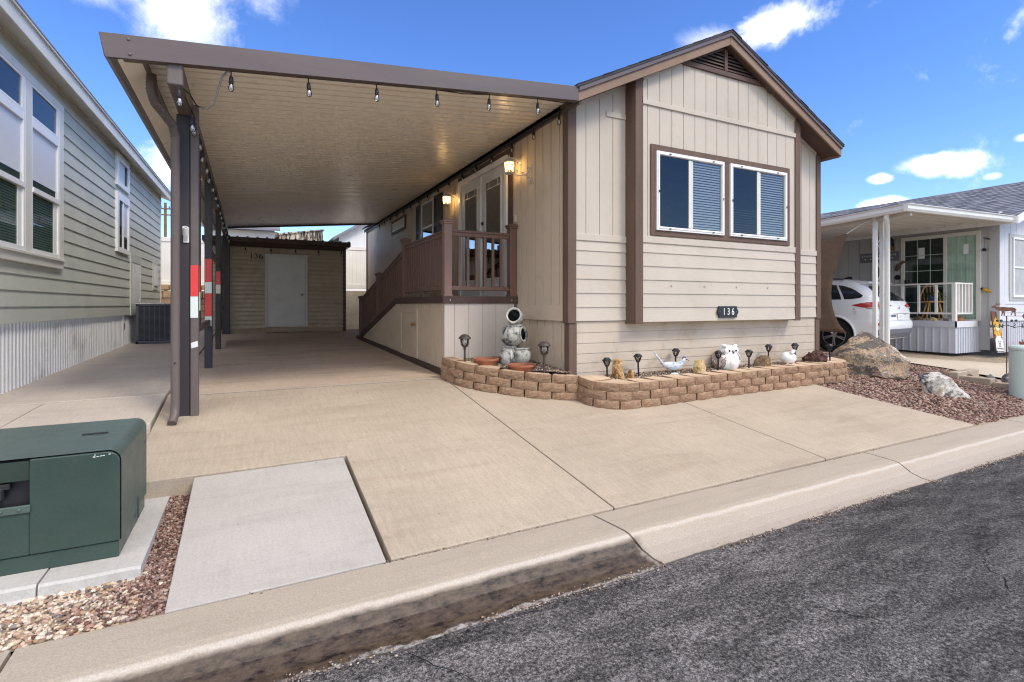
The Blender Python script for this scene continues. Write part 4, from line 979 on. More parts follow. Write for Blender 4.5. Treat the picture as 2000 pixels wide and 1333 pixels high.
# ================================================================== entry deck with ramp
def deck():
    T = thing('entry_deck', 'beige clad entry deck with brown railing and long ramp beside the carport', 'deck', (2.31, 6.56, gz(2.31, 6.56)))
    xl, xr, yf, ym, ye = 2.315, 3.36, 6.56, 9.10, 12.75
    DZ = 1.635; rz = lambda y: DZ - .249*(y-ym) if y > ym else DZ
    mb = MB(); groove_wall(mb, (xl, yf), (xr, yf), (0, -1), lambda s: gz(2.5, 6.5)-.1, 1.54, first=.14)
    mb.build('front_skirt', 'deck_skirt', T)
    mb = MB(); groove_wall(mb, (xl, ye), (xl, yf), (-1, 0), lambda s: gz(2.3, ye-s)-.05, lambda s: rz(ye-s)-.09, first=.1, spacing=.16, gw=.016, gd=.013); mb.build('side_skirt', 'siding_side', T)
    MB().prism([(yf+.005, gz(2, yf)-.02), (ye, gz(2, ye)-.02), (ye, gz(2, ye)+.075), (yf+.005, gz(2, yf)+.085)], 'x', xl-.028, xl-.002).build('base_board', 'deck', T)
    d = MB(); y = yf
    while y < ym: d.box(xl-.02, y, DZ-.03, xr+.03, min(y+.138, ym), DZ); y += .143
    d.build('floor', 'deck', T)
    MB().prism([(ym, DZ), (ye+.02, rz(ye)), (ye+.02, rz(ye)-.03), (ym, DZ-.03)], 'x', xl, xr+.03).build('ramp_floor', 'deck', T)
    MB().box(xl-.03, yf-.028, 1.541, xr+.045, yf-.002, DZ+.004).build('edge_board', 'deck', T, bevel=.004)
    MB().box(xl-.03, yf, 1.541, xl-.003, ym, DZ+.004).build('edge_board', 'deck', T, bevel=.004)
    MB().prism([(ym, DZ+.004), (ye+.05, rz(ye+.05)+.004), (ye+.05, rz(ye)-.10), (ym, DZ-.10)], 'x', xl-.03, xl-.003).build('ramp_stringer', 'deck', T, bevel=.004)
    mb = MB()
    for x in (xl+.07, xr-.06): mb.ball((x, yf-.03, 1.585), (.009, .004, .009), 8, 5)
    mb.build('screw', 'antique', T)
    MB().box(xr-.005, yf-.02, .6, xr+.035, yf+.02, 1.54).build('corner_trim', 'trim', T)
    A = MB(); A.frame('x', 7.76, .70, 8.76, 1.47, .07, xl-.022, xl-.001); A = A.build('access_door', 'siding_side', T, bevel=.003)
    mb = MB(); groove_wall(mb, (xl-.010, 8.69), (xl-.010, 7.83), (-1, 0), .77, 1.40, spacing=.16, first=.12); mb.build('door_panel', 'siding_side', A)
    k = MB(); k.lathe([(0, 0), (.028, 0), (.026, .008), (.012, .014), (.012, .03), (.03, .042), (.026, .062), (0, .068)], (xl-.02, 7.88, 1.22), 12, rot=Matrix.Rotation(rad(-90), 3, 'Y')); k.build('door_knob', 'brass', A, smooth=True)
    def post(x, y, z0, z1, mat):
        P = MB().box(x-.053, y-.053, z0, x+.053, y+.053, z1).build('post', mat, T, bevel=.006, seg=2)
        c = MB(); c.box(x-.068, y-.068, z1-.045, x+.068, y+.068, z1-.02); c.box(x-.078, y-.078, z1-.02, x+.078, y+.078, z1+.008)
        c.add([(x-.078, y-.078, z1+.008), (x+.078, y-.078, z1+.008), (x+.078, y+.078, z1+.008), (x-.078, y+.078, z1+.008), (x, y, z1+.035)], [(0, 1, 4), (1, 2, 4), (2, 3, 4), (3, 0, 4)])
        c.build('post_cap', mat, P, bevel=.006, seg=2)
        MB().box(x-.064, y-.064, z0, x+.064, y+.064, z0+.03).build('post_base', mat, P, bevel=.006)
    px = xl+.05
    post(px, yf+.045, DZ, 2.645, 'rail_lit'); post(xr-.02, yf+.045, DZ, 2.645, 'rail')
    post(px, 8.66, DZ, 2.62, 'rail'); post(px, 10.66, rz(10.66), 2.15, 'rail'); post(px, 12.50, rz(12.5), 1.71, 'rail')
    bal = MB().box(-.017, -.017, 0, .017, .017, 1).build('baluster', 'rail', None)
    first = [True]
    def railing(p, q, zt0, zt1, zb0, zb1, n):
        p, q = Vector((*p, 0)), Vector((*q, 0))
        top = MB(); a, b = p.copy(), q.copy(); a.z, b.z = zt0, zt1; top.beam(a, b, .075, .03)
        a2, b2 = a.copy(), b.copy(); a2.z -= .04; b2.z -= .04; top.beam(a2, b2, .045, .055)
        top = top.build('top_rail', 'rail', T, bevel=.008, seg=2)
        lo = MB(); a, b = p.copy(), q.copy(); a.z, b.z = zb0, zb1; lo.beam(a, b, .05, .055); lo.build('bottom_rail', 'rail', T, bevel=.008, seg=2)
        for i in range(n):
            t = (i+1)/(n+1); c = p.lerp(q, t); z0 = zb0+(zb1-zb0)*t; z1 = zt0+(zt1-zt0)*t-.05
            o = bal if first[0] else bal.copy()
            if not first[0]: C.objects.link(o)
            first[0] = False
            o.parent = top; L = ORI[T.name]; o.location = (c.x-L[0], c.y-L[1], z0-L[2]); o.scale = (1, 1, z1-z0)
    railing((px+.05, yf+.045), (xr-.07, yf+.045), 2.515, 2.515, 1.745, 1.745, 6)
    railing((px, yf+.10), (px, 8.61), 2.515, 2.515, 1.745, 1.745, 15)
    railing((px, 8.71), (px, 10.61), 2.45, 2.04, 1.72, 1.345, 14)
    railing((px, 10.71), (px, 12.45), 2.02, 1.655, 1.325, .90, 13)
    MB().box(px-.02, 7.6, DZ, px+.02, 7.64, 1.72).build('rail_foot', 'rail', T)
deck()

# ================================================================== block planters
def wall_path(pts):
    P = [Vector((*p, 0)) for p in pts]; out = []
    for i in range(len(P)-1):
        a, b, c, d = P[max(i-1, 0)], P[i], P[i+1], P[min(i+2, len(P)-1)]
        for k in range(16):
            t = k/16
            out.append(.5*((2*b) + (c-a)*t + (2*a-5*b+4*c-d)*t*t + (3*b-a-3*c+d)*t**3))
    out.append(P[-1]); return out
def block_mesh(rnd, w=.285, d=.20, h=.097):
    mb = MB(); nx, nz = 7, 4; vs = []
    off = (.010, .021, .023, .019, .008)
    for k in range(nz+1):
        for i in range(nx+1):
            s = i/nx; t = k/nz
            edge = min(s, 1-s)*nx; b = off[k] + rnd.uniform(-.006, .006)*(1 if 0 < k < nz else .4)
            if edge < .5: b = -.004 + rnd.uniform(-.003, .003)
            elif edge < 1.5: b -= .003
            vs.append(((s-.5)*w + (rnd.uniform(-.006, .006) if 0 < i < nx else 0), -b, t*h + (rnd.uniform(-.004, .004) if 0 < k < nz else 0)))
    n = nx+1; N0 = len(vs)
    bw = w*.31
    vs += [(-bw, d, 0), (bw, d, 0), (-bw, d, h), (bw, d, h)]
    fs = [(k*n+i, k*n+i+1, (k+1)*n+i+1, (k+1)*n+i) for k in range(nz) for i in range(nx)]
    fs.append(tuple(nz*n+i for i in range(n)) + (N0+3, N0+2)); fs.append(tuple(i for i in range(n-1, -1, -1)) + (N0, N0+1))
    fs.append(tuple(k*n for k in range(nz, -1, -1)) + (N0, N0+2)); fs.append(tuple(k*n+nx for k in range(nz+1)) + (N0+3, N0+1))
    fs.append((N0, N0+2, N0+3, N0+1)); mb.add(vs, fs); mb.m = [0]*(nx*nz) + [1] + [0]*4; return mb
def planter(label, pts, loc, seed, deep=.20):
    rnd = random.Random(seed); T = thing('planter_wall', label, 'planter', loc)
    path = wall_path(pts); cum = [0]
    for a, b in zip(path[:-1], path[1:]): cum.append(cum[-1]+(b-a).length)
    L = cum[-1]
    def at(s):
        s = min(max(s, 0), L)
        for i in range(len(cum)-1):
            if cum[i+1] >= s: break
        f = (s-cum[i])/max(1e-6, cum[i+1]-cum[i]); return path[i].lerp(path[i+1], f), (path[i+1]-path[i]).normalized()
    n = round(L/.298); step = L/n
    for c in range(3):
        m = n if c != 1 else n+1
        for i in range(m):
            s = (i+.5)*step if c != 1 else i*step
            w = step*.955
            if c == 1 and i == 0: s = step*.25; w = step*.47
            if c == 1 and i == n: s = L-step*.25; w = step*.47
            p, t = at(s); nrm = Vector((-t.y, t.x, 0))
            pz = sum(gz(at(s+k)[0].x, at(s+k)[0].y) for k in (-.2, 0, .2))/3
            b = block_mesh(rnd, w, deep)
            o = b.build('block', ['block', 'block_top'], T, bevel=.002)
            q = p + nrm*(.012*c)
            q = q + nrm*rnd.uniform(-.006, .006)
            o.location = (q.x-loc[0], q.y-loc[1], pz + c*.0985 - .012 - loc[2]); o.rotation_euler = (rnd.uniform(-.012, .012), rnd.uniform(-.012, .012) - math.atan2(gz((q+t*.3).x, (q+t*.3).y)-gz(q.x, q.y), .3)*.8, math.atan2(t.y, t.x)+rnd.uniform(-.025, .025))
            for vv in o.data.vertices: vv.co += Vector(loc)      # mesh was written round the wall's own base
    return at, L
LP = [(2.20, 6.42), (2.30, 6.04), (2.50, 5.72), (2.80, 5.42), (3.10, 5.21), (3.435, 5.06)]
planter('curved low wall of tan blocks between ramp deck and house corner', LP, (2.8, 5.4, .44), 5)
RP = [(3.435, 5.13), (3.46, 4.86), (3.68, 4.67), (4.05, 4.635), (5.5, 4.69), (7.0, 4.745), (8.05, 4.80), (8.42, 4.95), (8.52, 5.25)]
planter('long low wall of tan blocks under the bay window', RP, (5.8, 4.7, .36), 9, .32)
def planter_fill():
    rnd = random.Random(21)
    zl = lambda x, y: gz(x, max(y, 5.25))*.55 + .25 + .235
    mb = MB(); pl = [(2.33, 6.54), (2.36, 6.1), (2.6, 5.82), (2.95, 5.48), (3.37, 5.2), (3.42, 5.25), (3.42, 6.54)]
    mb.add([(x, y, zl(x, y)) for x, y in pl], [tuple(range(len(pl)))]); mb.build('planter_soil', 'soil', kind='structure')
    P = []
    while len(P) < 1500:
        x = rnd.uniform(2.35, 3.4); y = rnd.uniform(5.15, 6.5)
        if (x-2.3)*1.0 + (y-6.2)*.95 < .02: continue
        P.append((x, y, zl(x, y)+rnd.uniform(0, .01)))
    tag(pebbles('gravel', P, .007, .014, 'mix_gravel', 6), 'small gravel inside the curved planter beside the ramp deck', 'gravel')
    zr = lambda x, y: .595 + .05*min(1, max(0, (y-4.85)/.35))
    mb = MB(); mb.add([(x, y, zr(x, y)) for x, y in ((3.52, 4.85), (8.4, 4.98), (8.45, 5.4), (3.45, 5.4))], [(0, 1, 2, 3)]); mb.build('planter_soil', 'soil', kind='structure')
    P = []
    while len(P) < 5200:
        x = rnd.uniform(3.52, 8.4); y = rnd.uniform(4.84, 5.25)
        P.append((x, y, zr(x, y)+rnd.uniform(0, .012)))
    tag(pebbles('gravel', P, .007, .014, 'mix_gravel', 7), 'small brown gravel inside the long planter under the bay', 'gravel')
    return zl, zr
zl, zr = planter_fill()
def sh(x, y, k=.075): return x*(y+k)/y, y+k

# ------------------------------------------------------------------ path lights
def small_light():
    t = thing('path_light', '', 'path light', local=True, group='small black solar lights in the long planter')
    MB().tube([(0, 0, -.12), (0, 0, .135)], .011, 8).build('stake', 'black', t, smooth=True, auto=40)
    c = MB(); c.lathe([(0, .222), (.030, .222), (.036, .214), (.056, .196), (.058, .188), (.05, .184), (0, .186)], n=8); c.build('cap', 'black', t, bevel=.002)
    c = MB(); c.box(-.019, -.019, .2225, .019, .019, .226); c.build('solar_cell', 'carglass', t)
    c = MB(); c.lathe([(.040, .184), (.022, .135)], n=8); c.build('lens', 'clear', t)
    c = MB()
    for k in range(8):
        a = 2*math.pi*k/8
        for s in (-.35, .35): c.tube([(.044*math.cos(a), .044*math.sin(a), .186), (.036*math.cos(a+s*.55), .036*math.sin(a+s*.55), .16), (.024*math.cos(a), .024*math.sin(a), .133)], .0028, 5)
    c.lathe([(.016, .118), (.027, .126), (.027, .136), (.016, .138)], n=10); c.build('cage', 'black', t)
    return t
sl = small_light()
spots = [(3.72, 4.90, 'standing left of the tall ochre stone, leftmost in the long planter'), (4.27, 5.0, 'standing between the tall ochre stone and the roadrunner'), (5.0, 5.13, 'half hidden behind the roadrunner figurine'),
         (5.56, 4.93, 'standing at the left wing of the white owl'), (6.12, 4.90, 'standing between the owl and the leaning brown slab'), (6.78, 5.10, 'standing behind the leaning brown slab'),
         (7.27, 5.02, 'standing right behind the round white bird'), (8.05, 4.98, 'standing past the dark knobbly rock at the right end')]
for i, (x, y, d) in enumerate(spots):
    x, y = sh(x, y, .075 if y < 5.05 else .02)
    o = sl if i == 0 else copy_tree(sl)
    o.location = (x, y, zr(x, y) + (.085 if i in (2, 5, 6) else .06)); o['label'] = 'small black solar light ' + d; o.rotation_euler = (random.uniform(-.04, .04), random.uniform(-.05, .05), i)
def big_light():
    t = thing('path_light', '', 'path light', local=True, group='larger bronze solar lights in the curved planter')
    MB().tube([(0, 0, -.05), (0, 0, .20)], .0135, 10).build('stake', 'bronze', t, smooth=True, auto=40)
    c = MB(); c.lathe([(0, .392), (.03, .388), (.056, .372), (.074, .350), (.080, .338), (.076, .333), (0, .335)], n=24); c.build('cap', 'bronze', t, smooth=True, auto=50)
    MB().lathe([(.050, .334), (.040, .29), (.034, .245), (.0, .24)], n=16).build('lens', 'clear', t, smooth=True)
    c = MB()
    for k in range(8):
        a = 2*math.pi*k/8 + .2; ca, sa = math.cos(a), math.sin(a)
        c.tube([(.058*ca, .058*sa, .338), (.053*ca, .053*sa, .30), (.047*ca, .047*sa, .262), (.036*ca, .036*sa, .240), (.014*ca, .014*sa, .226)], .0035, 6)
    c.lathe([(.0, .196), (.017, .196), (.017, .222), (.034, .236), (.036, .243), (0, .243)], n=14); c.build('cage', 'bronze', t, smooth=True, auto=50)
    return t
bl = big_light(); bl.location = (2.42, 6.10, zl(2.4, 6.1)-.02); bl['label'] = 'bronze domed solar light against the pale deck skirt, left of the bowls'
b2 = copy_tree(bl); b2.location = (3.13, 5.34, zl(3.13, 5.34)-.03); b2.rotation_euler = (0, .05, 1); b2['label'] = 'bronze domed solar light near the house corner, right of the jar fountain'

# ------------------------------------------------------------------ jar fountain and bowls
RZ = rad(-26.83)
def fountain():
    t = thing('jar_fountain', 'dry fountain of stacked white and blue glazed jars in the deck corner', 'fountain', (3.00, 5.90, .71), RZ, local=True); t.scale = (1.0, 1.0, 1.0)
    X = lambda deg, ax: Matrix.Rotation(rad(deg), 3, ax)
    j = MB(); j.lathe([(0, .0), (.085, 0), (.12, .06), (.138, .13), (.128, .19), (.095, .225), (.085, .24), (.098, .25), (.102, .262), (.09, .27), (0, .268)], (-.05, .02, .02), 28); j.build('base_jar', 'glaze', t, smooth=True)
    j = MB(); j.lathe([(0, .0), (.07, 0), (.10, .05), (.112, .10), (.105, .145), (.085, .165), (.075, .175), (.088, .183), (.092, .195), (.084, .20), (.07, .195), (.065, .17), (0, .165)], (.115, -.05, .07), 28); j.build('small_jar', 'glaze', t, smooth=True)
    # middle jar lies on its side, the opening looks out to the right front
    R = X(62, 'Z') @ X(84, 'X')
    j = MB(); j.lathe([(0, -.16), (.07, -.155), (.115, -.11), (.142, -.03), (.138, .05), (.112, .105), (.090, .125), (.086, .138), (.10, .148), (.100, .158), (.088, .160), (.075, .15), (.065, .09), (0, .06)], (.0, .01, .425), 30, rot=R); mj = j.build('middle_jar', 'glaze', t, smooth=True)
    j = MB(); j.lathe([(0, .135), (.074, .1365)], (.0, .01, .425), 24, rot=R); j.build('jar_mouth', 'inner', mj, smooth=True)
    j = MB(); j.lathe([(.078, .0), (.105, .006), (.11, .018), (.10, .028), (.07, .03)], (.03, .02, .535), 26); j.build('collar', 'glaze', t, smooth=True)
    R = X(-38, 'Z') @ X(76, 'X')
    R = X(-14, 'Z') @ X(74, 'X')
    j = MB(); j.lathe([(0, -.135), (.06, -.125), (.098, -.07), (.108, -.01), (.098, .045), (.085, .07), (.098, .085), (.102, .10), (.092, .106), (.080, .10), (.075, .05), (0, .02)], (.028, -.0, .655), 28, rot=R); tj = j.build('top_jar', 'glaze', t, smooth=True)
    j = MB(); j.lathe([(0, .075), (.078, .0765)], (.028, 0, .655), 24, rot=R); j.build('jar_mouth', 'inner', tj, smooth=True)
    j = MB(); m = Vector((.028, 0, .655)) + R @ Vector((0, 0, .1)); d = R @ Vector((0, 0, 1))
    j.beam(m + Vector((-.045, 0, -.072)) , m + Vector((0, 0, -.115)) + d*.045, .03, .012); j.beam(m + Vector((.045, 0, -.072)), m + Vector((0, 0, -.115)) + d*.045, .03, .012); j.build('spout', 'glaze', tj, bevel=.004)
fountain()
def bowl(label, x, y, z, r):
    t = thing('planter_bowl', label, 'bowl', (x, y, z), group='terracotta bowls in the curved planter', local=True)
    MB().lathe([(0, 0), (r*.6, 0), (r*.78, .05), (r*.92, .115), (r*.99, .122), (r*1.0, .142), (r*.94, .146), (r*.86, .14), (r*.82, .10), (0, .095)], n=32).build('pot', 'terracotta', t, smooth=True, auto=45)
    mb = MB(); n = 24; vs = [(0, 0, .118)]; rr = [.35, .65, .86]
    for q in rr:
        for k in range(n): a = 2*math.pi*k/n; vs.append((q*r*math.cos(a), q*r*math.sin(a), .112 + .014*mnoise.noise((q*9+x, k*.9, 1))))
    fs = [(0, 1+k, 1+(k+1) % n) for k in range(n)] + [(1+i*n+k, 1+(i+1)*n+k, 1+(i+1)*n+(k+1) % n, 1+i*n+(k+1) % n) for i in range(2) for k in range(n)]
    mb.add(vs, fs); mb.build('potting_soil', 'soil', t, smooth=True)
    rnd = random.Random(x); mb = MB()
    for _ in range(40):
        a = rnd.uniform(0, 6.28); q = rnd.uniform(0, .8)*r; h = rnd.uniform(.005, .025); px, py = q*math.cos(a), q*math.sin(a); b = rnd.uniform(0, 6.28)
        mb.tube([(px, py, .11), (px+.02*math.cos(b), py+.02*math.sin(b), .115+h)], .0018, 4)
    mb.build('dead_stalks', 'ochre_stone', t)
bowl('shallow terracotta bowl of dark soil, nearer the bronze light at the deck', 2.66, 5.99, .705, .165)
bowl('shallow terracotta bowl of dead leaves in front of the jar fountain', 2.965, 5.60, .655, .172)

# ------------------------------------------------------------------ figurines and stones of the long planter
def roadrunner():
    t = thing('roadrunner_figurine', 'blue and white roadrunner figurine with raised tail on a green base', 'figurine', (*sh(4.82, 4.97), zr(4.8, 4.97)+.012), RZ, local=True)
    b = MB(); b.tube([(-.155, 0, .145), (-.12, 0, .128), (-.07, 0, .112), (0, 0, .105), (.06, 0, .118), (.10, 0, .145), (.123, 0, .175), (.137, 0, .193), (.155, 0, .196)], [.012, .035, .052, .058, .050, .032, .022, .024, .008], 16, sx=.85)
    b.build('body', 'bluewhite', t, smooth=True)
    b = MB(); b.tube([(-.13, 0, .125), (-.165, 0, .165), (-.225, 0, .245), (-.255, 0, .285)], [.016, .013, .012, .007], 8, sx=.7); b.build('tail', 'bluewhite', t, smooth=True)
    b = MB()
    for k in range(4): b.add([(-.11-k*.012, -.01+.007*k, .13), (-.13-k*.012, -.01+.007*k, .18-k*.012), (-.145-k*.01, -.006+.007*k, .128)], [(0, 1, 2)])
    b.build('rump_feathers', 'bluepot', t)
    b = MB()
    b.tube([(.110, 0, .203), (.120, 0, .222), (.135, 0, .227), (.152, 0, .216)], [.006, .010, .012, .006], 8); b.build('crest', 'bluepot', t, smooth=True)
    b = MB(); b.tube([(.152, 0, .196), (.178, 0, .186), (.20, 0, .172)], [.009, .006, .002], 8); b.build('beak', 'acmetal', t, smooth=True)
    b = MB()
    for s in (-1, 1):
        b.ball((.145, s*.018, .198), .0045, 8, 5); b.tube([(-.01, s*.02, .08), (-.02, s*.02, .035), (-.015, s*.02, .008)], .006, 6)
    b.build('leg', 'blackmetal', t)
    b = MB(); b.lathe([(0, -.02), (.05, -.02), (.052, .012), (.04, .024), (0, .028)], (.0, -.03, 0), 16); b.build('base', 'bollard', t, smooth=True, auto=40)
roadrunner()
def owl():
    t = thing('owl_figurine', 'plump white stone owl figurine with brown scaly wings', 'figurine', (*sh(5.81, 5.0), zr(5.8, 4.97)-.01+.012), RZ+.35, local=True); t.scale = (1.25, 1.22, 1.16)
    b = MB(); b.lathe([(0, 0), (.09, 0), (.125, .05), (.138, .11), (.13, .17), (.11, .215), (.098, .24), (.09, .275), (.055, .30), (0, .308)], n=28, sy=.85); b.build('body', 'white', t, smooth=True)
    for s in (-1, 1):
        b = MB(); b.ball((s*.085, .015, .125), (.075, .105, .125), 16, 10); b.build('wing', 'owlwing', t, smooth=True)
        b = MB(); b.ball((s*.05, -.068, .242), (.048, .022, .044), 14, 8); f = b.build('eye_disc', 'white', t, smooth=True)
        b = MB(); b.ball((s*.045, -.089, .243), (.013, .007, .013), 10, 6); b.build('eye', 'blackmetal', f, smooth=True)
        b = MB(); b.tube([(s*.02, -.07, .272), (s*.07, -.05, .298), (s*.11, -.015, .308)], [.014, .024, .010], 10, sy=.8); b.build('ear_tuft', 'white', t, smooth=True)
    b = MB(); b.tube([(0, -.088, .245), (0, -.105, .225), (0, -.10, .205)], [.012, .010, .003], 8); b.build('beak', 'grey_rock', t, smooth=True)
    b = MB(); b.ball((0, -.075, .11), (.07, .06, .09), 16, 10); b.build('belly', 'white', t, smooth=True)
owl()
def white_bird():
    t = thing('bird_figurine', 'round glossy white bird figurine on two small feet', 'figurine', (*sh(7.03, 4.95), zr(7, 4.95)+.01+.012), RZ, local=True)
    b = MB(); b.tube([(-.115, 0, .125), (-.10, 0, .12), (-.06, 0, .112), (0, 0, .105), (.05, 0, .102), (.085, 0, .10), (.105, 0, .098)], [.02, .055, .082, .09, .08, .05, .012], 20); b.build('body', 'white', t, smooth=True)
    b = MB(); b.tube([(.0, -.05, .165), (.025, -.055, .195), (.05, -.045, .212), (.075, -.03, .222)], [.03, .03, .022, .008], 12); b.build('head', 'white', t, smooth=True)
    for s in (-.035, .055):
        b = MB(); b.tube([(s, -.02, .04), (s, -.03, .008)], [.012, .014], 8)
        for k in (-.018, 0, .018): b.tube([(s, -.03, .006), (s+k, -.062, .004)], [.009, .006], 6)
        b.build('foot', 'white', t, smooth=True)
white_bird()
def stones():
    def hull(w, d, h, rnd, top=.6, lean=0):
        P = []
        for k in range(9):
            a = 6.28*k/9; P.append((w/2*math.cos(a)*rnd.uniform(.85, 1.05), d/2*math.sin(a)*rnd.uniform(.85, 1.05), 0)); P.append((w/2*math.cos(a)*rnd.uniform(.8, 1.05)+lean*.4, d/2*math.sin(a), h*rnd.uniform(.4, .6)))
        for k in range(6):
            a = 6.28*k/6; P.append((w/2*top*math.cos(a)*rnd.uniform(.6, 1.)+lean, d/2*top*math.sin(a), h*rnd.uniform(.86, 1.)))
        return P
    r = random.Random(4)
    tag(rock('petrified_stone', hull(.16, .12, .27, r, .8, -.02), (*sh(3.95, 4.98), zr(4, 4.98)-.02+.012), 'ochre_stone', .018, 7, 3, RZ, 1), 'tall upright ochre and brown stone at the left end of the long planter', 'stone')
    tag(rock('petrified_stone', hull(.10, .1, .13, r, .5), (*sh(4.09, 4.93), zr(4, 4.93)-.02+.012), 'ochre_stone', .012, 14, 3, RZ, 2), 'small rusty stone at the right foot of the tall ochre stone', 'stone')
    tag(rock('honey_stone', hull(.18, .15, .20, r, .75), (*sh(5.22, 4.93), zr(5.2, 4.93)-.015+.012), 'honey_stone', .010, 8, 3, RZ, 3), 'stubby honey yellow stone between roadrunner and owl', 'stone')
    tag(rock('brown_slab', hull(.26, .10, .20, r, .8, .02), (*sh(6.46, 4.95), zr(6.4, 4.95)-.02+.012), 'brown_slab', .01, 10, 3, RZ, 4), 'leaning brown slab stone with ochre streak left of the white bird', 'stone')
    tag(rock('lava_rock', hull(.38, .24, .20, r, .7), (*sh(7.70, 4.98), zr(7.7, 4.98)-.02+.012), 'dark_jasper', .035, 13, 4, RZ, 5), 'dark red knobbly rock at the right end of the long planter', 'rock')
    # the two boulders in the gravel
    B = [(-.62, .10, .0), (-.60, -.05, .22), (-.66, .12, .16), (-.50, -.15, .02), (-.38, -.20, .42), (-.42, .25, .38), (-.28, .0, .62), (-.05, .02, .755), (.02, .18, .74), (.10, -.05, .68), (.02, -.38, .03), (-.1, -.35, .30), (.38, -.36, .0), (.36, -.30, .28),
         (.62, -.18, .05), (.64, -.12, .30), (.60, .05, .37), (.40, .1, .50), (.60, .3, .0), (.2, .45, .4), (-.3, .45, .0), (.0, .5, 0)]
    tag(rock('boulder', B, (9.16, 5.06, gz(9.2, 5.0)-.01), 'boulder', .065, 2.6, 5, RZ, 3), 'big grey and ochre banded boulder on red gravel at the driveway end', 'boulder')
    W = [(-.27, 0, .0), (-.28, -.03, .20), (-.25, .1, .30), (-.12, -.14, .02), (.02, .05, .335), (.05, -.12, .26), (-.1, -.12, .27), (.20, -.10, .12), (.30, -.16, -.03), (.27, .02, .07), (.18, .12, .18), (.12, -.2, -.02), (.0, .2, .0), (.26, .1, -.02)]
    tag(rock('split_stone', W, (8.83, 3.87, rz_(8.8, 3.85)-.02), 'splitstone', .03, 5, 4, RZ, 6), 'white split stone with black veins lying on the red gravel', 'stone')
stones()

# ------------------------------------------------------------------ wall lanterns, bracket
def lantern():
    t = thing('wall_lantern', '', 'wall lantern', local=True, group='lit antique white lanterns either side of the french door')
    b = MB(); b.lathe([(0, 0), (.05, 0), (.052, .008), (.03, .022), (0, .026)], (0, 0, .07), 18, rot=Matrix.Rotation(rad(-90), 3, 'Y'), sy=1.0)
    b.tube([(-.015, 0, .07), (-.05, 0, .10), (-.10, 0, .115), (-.15, 0, .108), (-.165, 0, .095)], [.022, .016, .012, .011, .010], 10)
    b.tube([(-.02, 0, .05), (-.05, 0, .03), (-.045, 0, .06)], .008, 8)
    b.build('arm', 'antique', t, smooth=True, auto=50)
    b = MB(); c = (-.165, 0, 0)
    b.lathe([(.086, .045), (.09, .052), (.06, .082), (.042, .10), (.018, .112), (.010, .122), (.012, .130), (.006, .138), (.007, .146), (0, .152)], c, 6); b.build('cap', 'antique', t, bevel=.002)
    b = MB()
    for k in range(6):
        a = 2*math.pi*k/6; b.tube([(c[0]+.078*math.cos(a), .078*math.sin(a), .045), (c[0]+.064*math.cos(a), .064*math.sin(a), -.105)], .0055, 6)
    b.lathe([(.060, -.118), (.070, -.112), (.070, -.100), (.060, -.10)], c, 6); b.lathe([(.076, .036), (.083, .04), (.083, .05), (.07, .05)], c, 6); b.build('cage', 'antique', t)
    b = MB(); b.lathe([(.074, .045), (.060, -.105)], c, 6); b.build('panel', 'lampglass', t)
    b = MB(); b.lathe([(0, -.055), (.012, -.052), (.024, -.035), (.030, -.012), (.024, .010), (.014, .028), (.013, .045)], c, 14); b.build('bulb', 'lampbulb', t, smooth=True)
    return t
MAT['lampglass'] = glass('lantern_glass', (.98, .90, .74), .05, .08)
MAT['lampbulb'] = emis('lit_bulb', (1, .74, .36), 15)
ln = lantern(); ln.location = (X0, 6.48, 3.46); ln['label'] = 'lit antique white lantern on the near side of the french door'
l2 = copy_tree(ln); l2.location = (X0, 9.05, 3.46); l2['label'] = 'lit antique white lantern between the french door and shuttered window'
for y in (6.48, 9.05):
    li = bpy.data.lights.new('lantern_glow', 'POINT'); li.energy = 1.9; li.color = (1, .62, .26); li.shadow_soft_size = .05
    lo = bpy.data.objects.new('lantern_glow', li); C.objects.link(lo); lo.location = (X0-.165, y, 3.455)
def bracket():
    t = thing('hook_bracket', 'white scrolled iron plant hook on the side wall under the lantern', 'bracket', (X0, 6.14, 3.28), local=True)
    def spiral(c, r0, turns, a0, s=1): return [(c[0]+r0*(1-.75*k/24)*math.cos(a0+s*turns*6.28*k/24), 0, c[1]+r0*(1-.75*k/24)*math.sin(a0+s*turns*6.28*k/24)) for k in range(25)]
    b = MB(); b.box(-.008, -.012, -.13, 0, .012, .13)
    b.tube([(-.01, 0, -.09), (-.05, 0, -.035), (-.10, 0, -.02), (-.16, 0, -.03), (-.20, 0, -.04), (-.24, 0, -.03), (-.255, 0, .0), (-.24, 0, .028), (-.215, 0, .025), (-.208, 0, .005)], .0065, 7)
    b.tube([(-.01, 0, .10), (-.02, 0, .06), (-.05, 0, .02), (-.10, 0, -.015)], .0065, 7)
    b.tube(spiral((-.05, .07), .03, 1.1, 0), .0055, 6); b.tube(spiral((-.05, -.085), .03, 1.1, 3, -1), .0055, 6); b.tube(spiral((-.13, .0), .022, 1.1, 4), .0055, 6)
    b.build('scroll', 'antique', t, smooth=True)
bracket()

